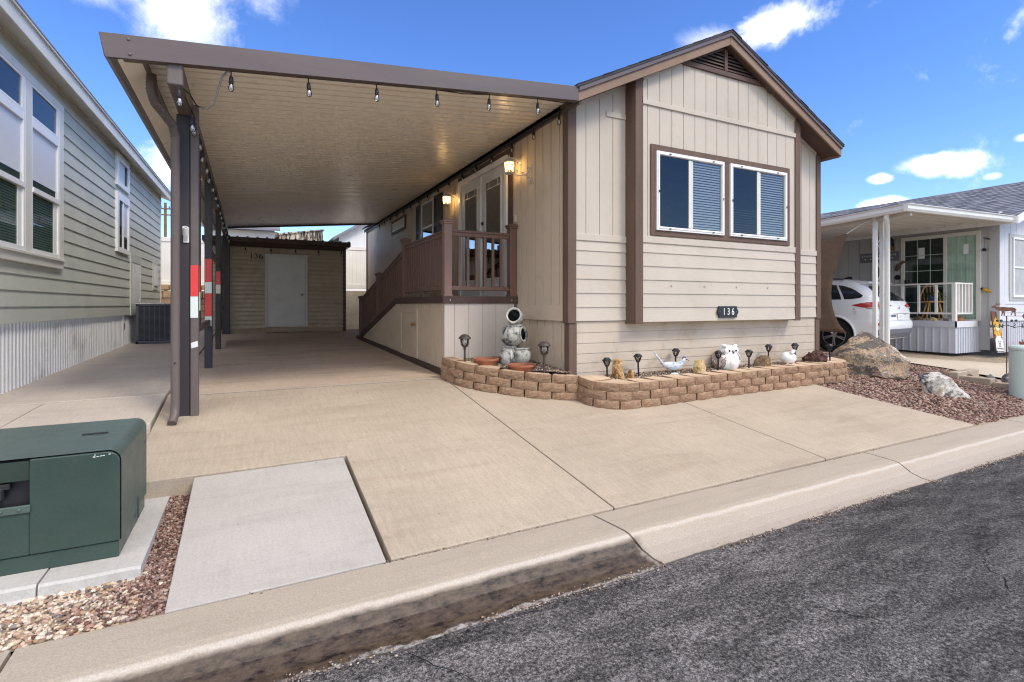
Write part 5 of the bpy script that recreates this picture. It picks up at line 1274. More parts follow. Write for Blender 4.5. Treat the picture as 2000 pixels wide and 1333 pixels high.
# ------------------------------------------------------------------ transformer
def transformer():
    t = thing('transformer', 'dark green pad mounted electrical transformer on a cracked concrete pad', 'transformer', (-1.1, 3.78, .19))
    x0, x1, y0, y1, z0 = -1.62, -.605, 3.39, 4.17, .19
    def prof(z_top, r, in_=0):
        P = [(x0+in_, z0+.085), (x1-in_, z0+.085), (x1-in_, z_top-r)] + [(x1-in_-r+r*math.cos(a), z_top-r+r*math.sin(a)) for a in [rad(90*k/8) for k in range(1, 9)]]
        P += [(x0+in_+r-r*math.sin(a), z_top-r+r*math.cos(a)) for a in [rad(90*k/8) for k in range(0, 9)]]
        return P
    zt = .756
    ys = (3.39, 4.17); top = [zt, zt+.022]
    # lid shell: lofted from the front profile to the slightly higher back profile
    def shell(ya, yb, za, zb, r=.06, grow=0):
        A = prof(za, r, -grow); B = prof(zb, r, -grow); n = len(A); mb = MB()
        mb.add([(a, ya, b) for a, b in A] + [(a, yb, b) for a, b in B], ([tuple(range(n)), tuple(range(2*n-1, n-1, -1))] if ya > 3.5 else []) + [(i, (i+1) % n, n+(i+1) % n, n+i) for i in range(n)])
        return mb
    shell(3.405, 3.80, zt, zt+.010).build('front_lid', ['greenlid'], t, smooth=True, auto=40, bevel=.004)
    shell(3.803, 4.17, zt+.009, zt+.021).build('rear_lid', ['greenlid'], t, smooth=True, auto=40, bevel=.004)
    F = MB(); P = prof(zt-.016, .052, .012); P = [(max(a, -.975), b) for a, b in P if a > -.99]
    lx = -.975
    P = [(lx, z0+.085)] + [(a, b) for a, b in prof(zt-.007, .056, .005) if a > lx] + [(lx, zt-.007)]
    F.prism(P, 'y', 3.392, 3.42); F.box(x0+.012, 3.392, z0+.085, lx, 3.42, z0+.315)
    F = F.build('front_panel', 'green', t, bevel=.004)
    R = MB().box(x0+.02, 3.47, z0+.315, lx, 3.50, zt-.02).build('lock_recess', 'blackmetal', t)
    H = MB(); H.quad((x0+.02, 3.400, zt-.012), (lx-.004, 3.400, zt-.012), (lx-.004, 3.425, zt-.115), (x0+.02, 3.425, zt-.115)); H.build('lock_hood', 'green', t)
    b = MB(); b.box(x0+.02, 3.380, z0+.300, lx+.006, 3.394, z0+.338); b = b.build('lock_flange', 'greenlid', t, bevel=.004, seg=2)
    for x in (-1.01, -1.08, -1.15): MB().ball((x, 3.379, z0+.318), (.008, .005, .008), 10, 6).build('rivet', 'greenlid', b, smooth=True)
    m = MB(); m.tube([(-1.10, 3.44, z0+.42), (-1.10, 3.44, z0+.36)], .018, 10); m.box(-1.14, 3.43, z0+.41, -1.06, 3.46, z0+.44); m.build('padlock', 'blackmetal', t, bevel=.004)
    MB().box(x0+.01, 3.402, z0-.004, x1-.010, 4.165, z0+.082).build('base_sill', 'green', t, bevel=.004)
    MB().box(-.86, 3.795, zt+.012, -.74, 3.812, zt+.018).build('hinge', 'blackmetal', t)
    m = MB(); m.box(x1-.002, 3.86, z0+.03, x1+.006, 3.885, z0+.16); m.build('hasp', 'green', t, bevel=.003)
    m = MB(); rnd = random.Random(12)
    for _ in range(11):
        x = rnd.uniform(-.725, -.645); z = zt-.016 - max(0, x+.665)**2*14 - rnd.uniform(0, .012); s = rnd.uniform(.0012, .0034)
        m.box(x-s*1.6, 3.3905, z-s*.6, x+s*1.6, 3.3918, z+s*.6)
    m.build('paint_chips', 'paper', t)['kind'] = 'stuff'
    m = MB(); m.ball((x1+.001, 4.10, zt-.12), (.005, .012, .012), 10, 6); m.build('vent_plug', 'acmetal', t, smooth=True)
    # chipped pad
    mb = MB(); px0, px1, py0, py1 = -2.1, -.492, 3.225, 4.33
    rnd = random.Random(8); n = 34
    crack = -.90
    for a, b, dz in ((px0, crack-.004, 0), (crack+.004, px1, -.004)):
        vs = []; m_ = 26
        for i in range(m_+1):
            x = a+(b-a)*i/m_; j = mnoise.noise((x*6, 0, 0))
            f = py0 + .012*j; w = .05 + .02*mnoise.noise((x*9, 2, 0)); bot = .10 + .02*mnoise.noise((x*8, 5, 1))
            sl = .02*mnoise.noise((x*14, 7, 1))
            vs += [(x, py1, .19+dz), (x, f+.012, .19+dz), (x, f, .178+dz), (x, f-.004+sl*.4, .135+dz), (x, f-.03-w*.5, bot), (x, f-.03-w*.8, .06), (x, py1, .06)]
        q = 7; mb.add(vs, [(i*q+k, i*q+(k+1) % q, (i+1)*q+(k+1) % q, (i+1)*q+k) for i in range(m_) for k in range(q)] + [tuple(range(q)), tuple(m_*q+k for k in range(q))])
    mb.build('base_pad', 'padc', t)
    # small black dome beside it
    d = MB(); d.lathe([(.0, 0), (.045, 0), (.042, .02), (.025, .036), (0, .04)], n=18)
    o = d.build('dome_cap', 'black', None, smooth=True, auto=50); o.location = (-1.70, 5.52, .49); tag(o, 'small black dome cap on the walkway just behind the green transformer', 'cap')
transformer()
# ================================================================== sage house on the left (own frame: x out of the wall, y along it)
def sage_house():
    T = thing('house', 'sage green lap sided house with white skirting and tall cream framed windows', 'house', (-2.21, 7, 0), rad(-1.1), local=True)
    ya, yb = -2.2, 8.97
    rows = [1.33 + .173*i for i in range(18)]
    rows = [r for r in rows if r < 4.28] + [4.32]
    mb = MB(); lap_wall(mb, (0, ya), (0, yb), (1, 0), rows, .016); mb.build('lap_wall', 'sage', T)
    MB().box(-.05, yb-.02, 1.32, .022, yb+.07, 4.30).build('corner_trim', 'cream', T)
    mb = MB(); y = ya; pr = []
    while y < yb: pr += [(y, 0), (y+.052, 0), (y+.062, .012), (y+.080, .012), (y+.09, 0)]; y += .092
    vs = [(-.035+d, yy, .4) for yy, d in pr] + [(-.035+d, yy, 1.335) for yy, d in pr]; n = len(pr)
    mb.add(vs, [(i, i+1, n+i+1, n+i) for i in range(n-1)]); mb.build('skirt', 'skirt_w', T)
    mb = MB(); mb.box(-.036, 5.12, .70, -.008, 6.30, .735); mb.box(-.036, 5.10, .70, -.005, 5.15, 1.325); mb.box(-.036, 5.12, 1.29, -.003, 6.3, 1.325); mb.build('skirt_door', 'skirt_w', T)
    MB().box(-.02, 5.17, 1.05, .0, 5.20, 1.17).build('latch', 'acmetal', T)
    # eave
    mb = MB(); mb.quad((0, ya, 4.315), (0, yb+.3, 4.315), (.21, yb+.3, 4.235), (.21, ya, 4.235)); mb.quad((-.6, yb+.3, 4.52), (0, yb+.3, 4.315), (0, yb, 4.315), (-.6, yb, 4.52)); mb.build('soffit', 'cream', T)
    MB().box(-.005, ya, 4.27, .012, yb, 4.322).build('frieze', 'cream', T)
    MB().box(.20, ya, 4.222, .222, yb+.31, 4.395).build('fascia', 'cream', T, bevel=.004)
    mb = MB(); mb.prism([(.25, 4.398), (.25, 4.415), (-3.5, 5.50), (-3.5, 5.48)], 'y', ya, yb+.33); mb.build('roof', 'shingle_g', T)
    MB().box(.222, ya, 4.375, .245, yb+.32, 4.40).build('drip_edge', 'cream', T)
    mb = MB(); mb.quad((-3.5, yb, .4), (0, yb, .4), (0, yb, 4.3), (-3.5, yb, 5.3)); mb.build('gable_wall', 'sage', T)
    # front bank of windows
    for z0, z1, a, b, t in ((3.978, 4.072, -.62, 1.60, .052), (1.975, 2.07, -.60, 1.585, .052), (2.07, 3.978, 1.43, 1.585, .054), (2.07, 3.978, .37, .548, .054), (2.07, 3.978, -.62, -.47, .054), (2.068, 2.10, -.62, 1.60, .075)):
        MB().box(0, a, z0, t, b, z1).build('window_casing', 'cream', T, bevel=.004)
    q = .019
    for a, b in ((-.47, .37), (.548, 1.43)):
        w = MB(); w.frame('x', a, 3.60, b, 3.978, (.03, .075, .03, .03), 0, q+.032); w = w.build('transom_window', 'white', T, bevel=.003)
        MB().quad((q+.018, a+.02, 3.62), (q+.018, b-.06, 3.62), (q+.018, b-.06, 3.95), (q+.018, a+.02, 3.95)).build('pane', 'glass', w); MB().box(q, a+.02, 3.62, q+.003, b-.05, 3.96).build('room_behind', 'inner', w)
        w = MB(); w.frame('x', a, 2.10, b, 3.60, (.03, .045, .05, .10), 0, q+.034); w.box(0, a+.02, 2.775, q+.045, b-.02, 2.835); w.box(.0, b-.15, 2.15, q+.020, b-.04, 2.775); w = w.build('sash_window', 'white', T, bevel=.003)
        MB().quad((q+.020, a+.03, 2.835), (q+.020, b-.045, 2.835), (q+.020, b-.045, 3.50), (q+.020, a+.03, 3.50)).build('pane', 'glass_pale', w)
        MB().quad((q+.016, a+.03, 2.15), (q+.016, b-.15, 2.15), (q+.016, b-.15, 2.775), (q+.016, a+.03, 2.775)).build('pane', 'glass_clear', w)
        MB().box(q+.006, a+.03, 2.93, q+.009, b-.04, 3.52).build('roller_blind', 'blind_drop', w)
        mb = MB(); z = 2.15
        while z < 2.77: mb.quad((q+.010, a+.03, z), (q+.010, b-.15, z), (q+.004, b-.15, z+.022), (q+.004, a+.03, z+.022)); z += .028
        mb.build('blind', 'blind_dark', w)
        MB().box(q, a+.02, 2.12, q+.003, b-.03, 3.55).build('room_behind', 'inner_green', w)
    # far slim pair
    w = MB(); w.frame('x', 4.40, 3.66, 5.35, 4.26, (.12, .12, .09, .14), 0, q+.030); w = w.build('small_window', 'white', T, bevel=.003)
    MB().quad((q+.015, 4.5, 3.74), (q+.015, 5.25, 3.74), (q+.015, 5.25, 4.13), (q+.015, 4.5, 4.13)).build('pane', 'glass_pale', w); MB().box(q+.002, 4.5, 3.74, q+.005, 5.05, 4.13).build('roller_blind', 'blind_drop', w); MB().box(q, 4.5, 3.74, q+.001, 5.25, 4.13).build('room_behind', 'inner', w)
    w = MB(); w.frame('x', 4.40, 2.475, 5.35, 3.55, (.12, .10, .09, .14), 0, q+.032); w.box(0, 4.84, 2.56, q+.025, 4.90, 3.42); w = w.build('tall_window', 'white', T, bevel=.003)
    MB().quad((q+.015, 4.5, 2.56), (q+.015, 5.26, 2.56), (q+.015, 5.26, 3.42), (q+.015, 4.5, 3.42)).build('pane', 'glass_pale', w); MB().box(q+.003, 4.90, 2.80, q+.006, 5.26, 3.42).build('roller_blind', 'blind_drop', w); MB().box(q, 4.5, 2.56, q+.002, 5.26, 3.42).build('room_behind', 'inner', w)
    D = MB(); D.frame('x', 5.55, 1.31, 6.55, 2.55, (.10, .10, .11, .18), 0, .03); D = D.build('access_door', 'sage', T, bevel=.003)
    MB().box(.002, 5.65, 1.43, .022, 6.45, 2.37).build('door_panel', 'dirtywhite', D, bevel=.003); MB().box(.022, 6.33, 1.6, .034, 6.36, 1.64).build('knob', 'white', D)
    P = MB(); P.box(0, 7.92, 1.88, .03, 8.55, 2.56); P = P.build('meter_panel', 'sage', T, bevel=.004)
    MB().box(.03, 8.02, 1.98, .05, 8.45, 2.46).build('panel_cover', 'dirtywhite', P, bevel=.004)
sage_house()
def air_con():
    t = thing('air_conditioner', 'dark grey outdoor air conditioner on the walkway beside the sage house', 'air conditioner', (-1.6, 12.75, .74))
    x0, x1, y0, y1, z0, z1 = -1.98, -1.28, 12.42, 13.1, .755, 1.545
    MB().box(x0+.03, y0+.03, z0+.04, x1-.03, y1-.03, z1-.04).build('coil', 'blackmetal', t)
    f = MB(); f.box(x0, y0, z0, x1, y1, z0+.05); f.box(x0, y0, z1-.05, x1, y1, z1)
    for x in (x0, x1-.05):
        for y in (y0, y1-.05): f.box(x, y, z0, x+.05, y+.05, z1)
    f.build('frame', 'acmetal', t, bevel=.006)
    f = MB(); z = z0+.07
    while z < z1-.06: f.box(x0+.05, y0+.012, z, x1-.05, y0+.022, z+.009); f.box(x0+.012, y0+.05, z, x0+.022, y1-.05, z+.009); z += .022
    for k in range(1, 7): x = x0+.05+(x1-x0-.1)*k/7; f.box(x-.008, y0+.004, z0+.05, x+.008, y0+.012, z1-.05)
    f.build('grille', 'acmetal', t)
    MB().box(x0-.01, y0-.01, z1-.012, x1+.01, y1+.01, z1+.012).build('top_cover', 'antique', t, bevel=.006)
air_con()

# ================================================================== behind the lots
def back():
    t = thing('retaining_wall', 'stained tan concrete retaining wall below the white fence', 'wall', (3, 19.5, .8))
    MB().box(-.9, 19.45, .4, 12, 19.7, 2.03).build('wall', 'retain', t)
    s = thing('stone_wall', 'tan split stone wall under the fence beyond the air conditioner', 'wall', (-3, 19.5, .8)); rnd = random.Random(5); mb = MB()
    z = .6
    while z < 2.15:
        x = -7 + rnd.uniform(0, .3); h = rnd.uniform(.18, .26)
        while x < -.9: w = rnd.uniform(.25, .5); mb.box(x+.008, 19.42+rnd.uniform(-.04, .03), z+.006, min(x+w, -.9)-.008, 19.8, z+h-.006); x += w
        z += h
    mb.build('stone', 'stone_wall', s, bevel=.02)
    f = thing('vinyl_fence', 'white vinyl privacy fence on top of the rear walls', 'fence', (2, 19.6, 2.05))
    x = -6.5
    while x < 12:
        MB().box(x-.065, 19.5, 2.03, x+.065, 19.63, 3.74).build('post', 'vinyl', f, bevel=.005)
        mb = MB(); a, b = x+.065, x+1.835; mb.box(a, 19.53, 2.10, b, 19.60, 2.28); mb.build('rail', 'vinyl', f, bevel=.004); MB().box(a, 19.53, 3.52, b, 19.60, 3.66).build('rail', 'vinyl', f, bevel=.004)
        mb = MB(); groove_wall(mb, (a, 19.55), (b, 19.55), (0, -1), 2.28, 3.52, spacing=.15); mb.build('panel', 'vinyl', f)
        x += 1.9
    h = thing('house', 'white walled house with grey shingle roof glimpsed above the shed', 'house', (-2, 30, 2))
    MB().box(-2.0, 30, 2, 1.35, 38, 5.36).build('wall', 'far_white', h)
    MB().prism([(29.4, 5.33), (34, 6.9), (38.6, 5.33), (38.6, 5.43), (34, 7.05), (29.4, 5.43)], 'x', -2.1, 1.45).build('roof', 'shingle_g', h)
    h = thing('garden_shed', 'weathered plank shed with slanting top glimpsed above the tan shed', 'shed', (2.2, 26, 2)); rnd = random.Random(2); mb = MB()
    x = 1.25
    while x < 3.12: w = rnd.uniform(.16, .24); mb.box(x, 26+rnd.uniform(-.01, .01), 2, min(x+w, 3.14)-.012, 26.06, 4.76+(x-1.25)*.17+rnd.uniform(-.02, .02)); x += w
    mb.build('plank', 'wood_old', h)
    MB().prism([(1.12, 4.70), (3.2, 5.06), (3.2, 5.10), (1.1, 4.78)], 'y', 25.93, 28).build('roof', 'wood_old', h); MB().box(1.3, 26.1, 2, 3.1, 28, 4.7).build('side_wall', 'wood_old', h)
    h = thing('house', 'white gabled house with dark roof edge behind the ramp end', 'house', (6, 26, 2)); mb = MB()
    groove_wall(mb, (3.85, 26), (6.9, 26), (0, -1), 2, lambda q: 4.80+.62*q, spacing=.4); groove_wall(mb, (6.9, 26), (10, 26), (0, -1), 2, lambda q: 6.69-.62*q, spacing=.4); mb.build('wall', 'far_white', h)
    for s in (-1, 1):
        e = 3.55 if s < 0 else 10.25
        MB().prism([(e, 4.58), (6.9, 6.66), (6.9, 6.80), (e, 4.72)], 'y', 25.6, 36).build('roof', 'shingle_g', h)
    p = thing('utility_pole', 'brown wooden utility pole with two crossarms beyond the fence', 'utility pole', (-8.6, 71.6, 2))
    MB().tube([(-8.6, 71.6, 2), (-8.6, 71.6, 13.3)], [.19, .14], 10).build('pole', 'pole', p, smooth=True, auto=40)
    MB().beam((-9.5, 71.6, 12.6), (-7.8, 71.4, 12.6), .12, .14).build('crossarm', 'pole', p); MB().beam((-9.4, 71.6, 11.9), (-7.6, 71.4, 11.9), .12, .14).build('crossarm', 'pole', p)
    m = MB()
    for x in (-9.4, -9.0, -8.2, -7.9): m.tube([(x, 71.5, 12.68), (x, 71.5, 12.9)], .06, 8)
    m.build('insulator', 'acmetal', p)
back()

# ================================================================== grey neighbour on the right
NX, NY = 15.6, 5.7
def grey_house():
    H = thing('house', 'pale grey home with sliding door, porch side and grey shingle roof', 'house', (NX, NY, .45))
    mb = MB(); groove_wall(mb, (NX, 17), (NX, NY+.16), (-1, 0), .45, 3.62, spacing=.3, gw=.018, first=.1); mb.build('side_wall', 'grey_wall', H)
    mb = MB(); lap_wall(mb, (NX, NY), (24, NY), (0, -1), [1.14, 1.34, 1.54, 1.74], .014); mb.build('lap_wall', 'grey_front', H)
    mb = MB(); groove_wall(mb, (NX, NY), (24, NY), (0, -1), 1.74, lambda s: 3.55 + .35*min(s, 8-s), spacing=.3, gw=.016); mb.build('front_wall', 'grey_front', H)
    mb = MB(); pr = []; x = NX
    while x < 24: pr += [(x, 0), (x+.07, 0), (x+.08, .014), (x+.10, .014), (x+.11, 0)]; x += .115
    n = len(pr); mb.add([(a, NY+.02-d, .40) for a, d in pr] + [(a, NY+.02-d, 1.145) for a, d in pr], [(i, i+1, n+i+1, n+i) for i in range(n-1)]); mb.build('skirt', 'grey_skirt', H)
    MB().box(NX-.01, NY-.02, 1.14, NX+.24, NY+.004, 3.7).build('corner_trim', 'grey_front', H); MB().box(NX-.022, NY-.02, 1.14, NX-.002, NY+.18, 3.6).build('corner_trim', 'grey_wall', H)
    # roof
    mb = MB(); n = 22; e0, z0, e1, z1 = 15.22, 3.50, 19.6, 5.02
    for i in range(n):
        for j in range(54):
            a = e0+(e1-e0)*i/n; b = a+(e1-e0)/n; za = z0+(z1-z0)*i/n; zb = za+(z1-z0)/n; y = 5.28+j*.22+(i % 2)*.11
            mb.quad((a-.004, y, za+.018), (a-.004, y+.215, za+.018), (b, y+.215, zb+.004), (b, y, zb+.004)); mb.quad((a-.004, y, za+.018), (a-.004, y+.215, za+.018), (a, y+.215, za), (a, y, za))
    mb.quad((e0, 5.25, z0), (e0, 17.3, z0), (e1, 17.3, z1), (e1, 5.25, z1)); mb.quad((24, 5.25, 3.5), (24, 17.3, 3.5), (e1, 17.3, z1), (e1, 5.25, z1)); mb.build('roof', 'shingle_g', H)
    MB().prism([(e0, z0-.17), (e1, z1-.17), (e1, z1-.005), (e0, z0-.005)], 'y', 5.22, 5.26).build('rake_board', 'white', H); MB().prism([(e0, z0-.15), (e1, z1-.15), (e1, z1-.13), (e0, z0-.13)], 'y', 5.26, NY).build('soffit', 'grey_wall', H)
    MB().box(e0-.02, 5.24, z0-.16, e0+.005, 17, z0-.005).build('eave_board', 'white', H)
    # sliding door in the side wall
    x = NX
    F = MB(); F.frame('x', 6.02, 1.14, 7.72, 3.30, (.09, .09, .04, .09), x-.05, x); F.box(x-.045, 6.70, 1.18, x-.005, 6.77, 3.21); F = F.build('sliding_door', 'cream', H, bevel=.004)
    MB().quad((x-.02, 6.77, 1.18), (x-.02, 7.63, 1.18), (x-.02, 7.63, 3.21), (x-.02, 6.77, 3.21)).build('pane', 'glass_dark', F)
    MB().quad((x-.026, 6.11, 1.18), (x-.026, 6.70, 1.18), (x-.026, 6.70, 3.21), (x-.026, 6.11, 3.21)).build('pane', 'glass_clear', F)
    mb = MB()
    for a, b in ((6.11, 6.70), (6.77, 7.63)):
        for k in (1, 2): y = a+(b-a)*k/3; mb.box(x-.024, y-.006, 1.18, x-.019, y+.006, 3.21)
        for k in range(1, 5): z = 1.18+2.03*k/5; mb.box(x-.024, a, z-.006, x-.019, b, z+.006)
    mb.build('pane_grille', 'bollard', F)
    mb = MB(); vs = []; k = 0; y = 6.08
    while y < 6.72: vs += [(x-.011+.005*math.sin(k*1.9), y, 1.19), (x-.011+.005*math.sin(k*1.9+.3), y, 3.24)]; y += .018; k += 1
    mb.add(vs, [(i*2, i*2+2, i*2+3, i*2+1) for i in range(len(vs)//2-1)]); mb.build('curtain', 'curtain', F, smooth=True)
    mb = MB(); vs = []; k = 0; y = 6.75
    while y < 7.66: vs += [(x-.010+.004*math.sin(k*1.7), y, 1.19), (x-.010+.004*math.sin(k*1.7+.3), y, 3.24)]; y += .018; k += 1
    mb.add(vs, [(i*2, i*2+2, i*2+3, i*2+1) for i in range(len(vs)//2-1)]); mb.build('curtain', 'blind_dark', F, smooth=True)
    mb = MB(); mb.box(x-.03, 6.26, 2.76, x-.027, 6.36, 3.0); mb.build('note', 'paper', F); mb = MB(); mb.box(x-.024, 7.18, 2.72, x-.021, 7.32, 3.0); mb.build('note', 'paper', F)
    MB().box(x-.08, 7.55, 2.02, x-.03, 7.62, 2.18).build('door_handle', 'blackmetal', F, bevel=.01)
    # front window
    W = MB(); W.frame('y', 16.10, 1.62, 18.2, 3.22, (.12, .12, .10, .09), NY-.022, NY); W = W.build('window_trim', 'grey_wall', H)
    w = MB(); w.frame('y', 16.24, 1.70, 18.08, 3.14, .05, NY-.045, NY); w.box(16.28, NY-.04, 2.40, 18.05, NY-.01, 2.44); w.build('window_frame', 'white', W, bevel=.003)
    MB().box(16.28, NY-.02, 1.74, 18.05, NY-.012, 3.10).build('pane', 'greyscreen', W)
m, nt, b = nt_new('grey_sun_screen'); v = coord(nt); nt.links.new(scalec(nt, (.44, .44, .44), maprange(nt, noise_n(nt, v, 4, 7, .7), .3, .7, .8, 1.15)), b.inputs['Base Color']); b.inputs['Roughness'].default_value = .6; MAT['greyscreen'] = m
grey_house()
def patio_cover():
    T = thing('patio_cover', 'white aluminium patio cover with gutter over the car and porch', 'patio cover', (11.2, 6.1, .46))
    xa, xb, yf, ye = 11.0, 15.30, 5.37, 13
    zz = lambda x, y: 3.40 + .022*(x-xa) - .045*(y-yf)*(1-(x-xa)/4.3)
    G = MB()
    P = [(0, -.13), (-.05, -.125), (-.075, -.08), (-.075, -.02), (-.10, .0), (-.10, .01), (0, .01)]
    vs = [(xa+a, y, zz(xa, y)+b) for y in (yf, ye) for a, b in P]; n = len(P); G.add(vs, [tuple(range(n)), tuple(range(2*n-1, n-1, -1))] + [(i, (i+1) % n, n+(i+1) % n, n+i) for i in range(n)]); G.build('gutter', 'cover', T)
    G = MB(); vs = [(x, yf+a, zz(x, yf)+b) for x in (xa-.09, xb) for a, b in P]; G.add(vs, [tuple(range(n)), tuple(range(2*n-1, n-1, -1))] + [(i, (i+1) % n, n+(i+1) % n, n+i) for i in range(n)]); G.build('front_fascia', 'cover', T)
    mb = MB(); y = yf; pr = []
    while y < ye: pr += [(y, -.03), (y+.26, -.03), (y+.28, -.075), (y+.30, -.075), (y+.30, -.03)]; y += .305
    n = len(pr); mb.add([(xa, yy, zz(xa, yy)+d) for yy, d in pr] + [(xb, yy, zz(xb, yy)+d) for yy, d in pr], [(i, i+1, n+i+1, n+i) for i in range(n-1)]); mb.build('roof_pan', 'pan2', T)
    mb = MB(); mb.quad((xa-.05, yf, 3.43), (xb, yf, 3.53), (xb, ye, 3.53), (xa-.05, ye, 3.43-.3)); mb.build('roof_skin', 'cover', T)
    mb = MB(); mb.beam((xa+.22, yf+.02, zz(xa, yf)-.13), (xa+.22, ye, zz(xa, ye)-.13), .07, .11); mb.build('beam', 'pan2', T, bevel=.004)
    MB().box(xb-.02, yf, 3.40, xb+.25, ye, 3.46).build('ledger', 'pan2', T)
    p = MB(); p.box(11.16, 5.98, .40, 11.23, 6.05, 3.28); p.box(11.40, 5.98, .4, 11.47, 6.05, 3.30); p = p.build('post', 'cover', T, bevel=.005)
    s = MB()
    for z in (1.0, 1.75, 2.5):
        pts = []
        for k in range(40):
            t = k/39; a = t*2*math.pi*1.7 - 1.2
            pts.append((11.315+.06*math.cos(a)*(1-.2*abs(t-.5)), 6.015, z+.0+.62*t+.05*math.sin(a)))
        s.tube(pts, .007, 6)
    s.build('scroll', 'cover', p, smooth=True)
    d = MB(); d.tube([(xa+.02, 5.72, 3.28), (xa+.02, 5.72, 3.20), (xa+.20, 5.80, 3.04), (xa+.36, 5.88, 2.90), (xa+.40, 5.90, 2.82), (xa+.40, 5.90, .55)], .05, 12, sx=.9); d.build('downspout', 'cover', T, smooth=True, auto=40)
patio_cover()
def shade():
    T = thing('shade_cloth', 'brown shade cloth hung from the patio cover beside the white car', 'shade cloth', (11.1, 7.5, .9))
    nu, nv = 26, 22; vs = []
    for i in range(nu+1):
        u = i/nu
        for j in range(nv+1):
            v = j/nv
            ztop = 3.02 - .16*min(1, u*2.2) - .10*math.sin(math.pi*min(1, u*1.6))
            zbot = .93 + .08*u
            y0 = 6.52 + .34*math.sin(math.pi*(v**.75)) if v < 1 else 6.52
            y0 += .10*(1-v)*0
            y = y0 + (9.6-y0)*u
            x = 11.12 + .03*math.sin(u*9 + v*3) + .025*math.sin(u*17-v*5)*(.3+v*.7)
            vs.append((x, y, ztop + (zbot-ztop)*(1-v)))
    mb = MB(); mb.add(vs, [(i*(nv+1)+j, (i+1)*(nv+1)+j, (i+1)*(nv+1)+j+1, i*(nv+1)+j+1) for i in range(nu) for j in range(nv)])
    o = mb.build('cloth', 'canvas', T, smooth=True); s = o.modifiers.new('thick', 'SOLIDIFY'); s.thickness = .006
    MB().tube([(11.12, 6.53, 3.0), (11.15, 6.25, 3.17), (11.17, 6.05, 3.24)], .009, 6).build('strap', 'paper', T)
shade()
def porch():
    T = thing('porch', 'small grey skirted porch with white picket railing by the sliding door', 'porch', (14.55, 6.1, .46))
    xa, yf, ye, z = 14.52, 6.08, 9.4, 1.14
    MB().box(xa, yf, z-.03, NX-.03, ye, z).build('floor', 'grey_skirt', T)
    def skirt(p, q, horizontal):
        mb = MB(); L = abs((q[0]-p[0]) + (q[1]-p[1])); s = 0; pr = []
        while s < L: pr += [(s, 0), (s+.10, 0), (s+.105, .02), (s+.13, .02), (s+.135, 0)]; s += .16 if not horizontal else .115
        n = len(pr); f = (lambda s, d: (p[0]+s, p[1]-d)) if horizontal else (lambda s, d: (p[0]-d, p[1]+s))
        mb.add([(*f(s, d), .40) for s, d in pr] + [(*f(s, d), z-.13) for s, d in pr], [(i, i+1, n+i+1, n+i) for i in range(n-1)]); mb.build('skirt', 'grey_skirt', T)
    skirt((xa, yf), (xa, ye), False); skirt((xa, yf), (NX, yf), True)
    MB().box(xa-.03, yf-.03, z-.14, xa-.002, ye, z+.004).build('edge_board', 'grey_skirt', T); MB().box(xa-.03, yf-.03, z-.14, NX-.1, yf-.002, z+.004).build('edge_board', 'grey_front', T)
    r = MB(); r.box(xa, yf+.0, z+.86, xa+.06, 9.2, z+.90); r.box(xa+.06, yf, z+.86, NX-.25, yf+.06, z+.90); r.build('top_rail', 'cover', T, bevel=.004)
    r = MB(); r.box(xa+.01, yf, z+.16, xa+.05, 9.2, z+.20); r.box(xa+.05, yf+.01, z+.16, NX-.25, yf+.05, z+.20); r.build('bottom_rail', 'cover', T, bevel=.004)
    y = yf+.03; i = 0
    def pk(x, y, lo=.16): MB().box(x-.022, y-.022, z+lo, x+.022, y+.022, z+.86).build('picket', 'cover', T)
    MB().box(xa-.005, yf-.005, z, xa+.075, yf+.075, z+.87).build('post', 'cover', T, bevel=.004)
    for k in range(1, 9): pk(xa+.03, yf+.03+k*.36, 0 if k % 3 == 0 else .16)
    for k in range(1, 6): pk(xa+.03+k*.155, yf+.03)
porch()
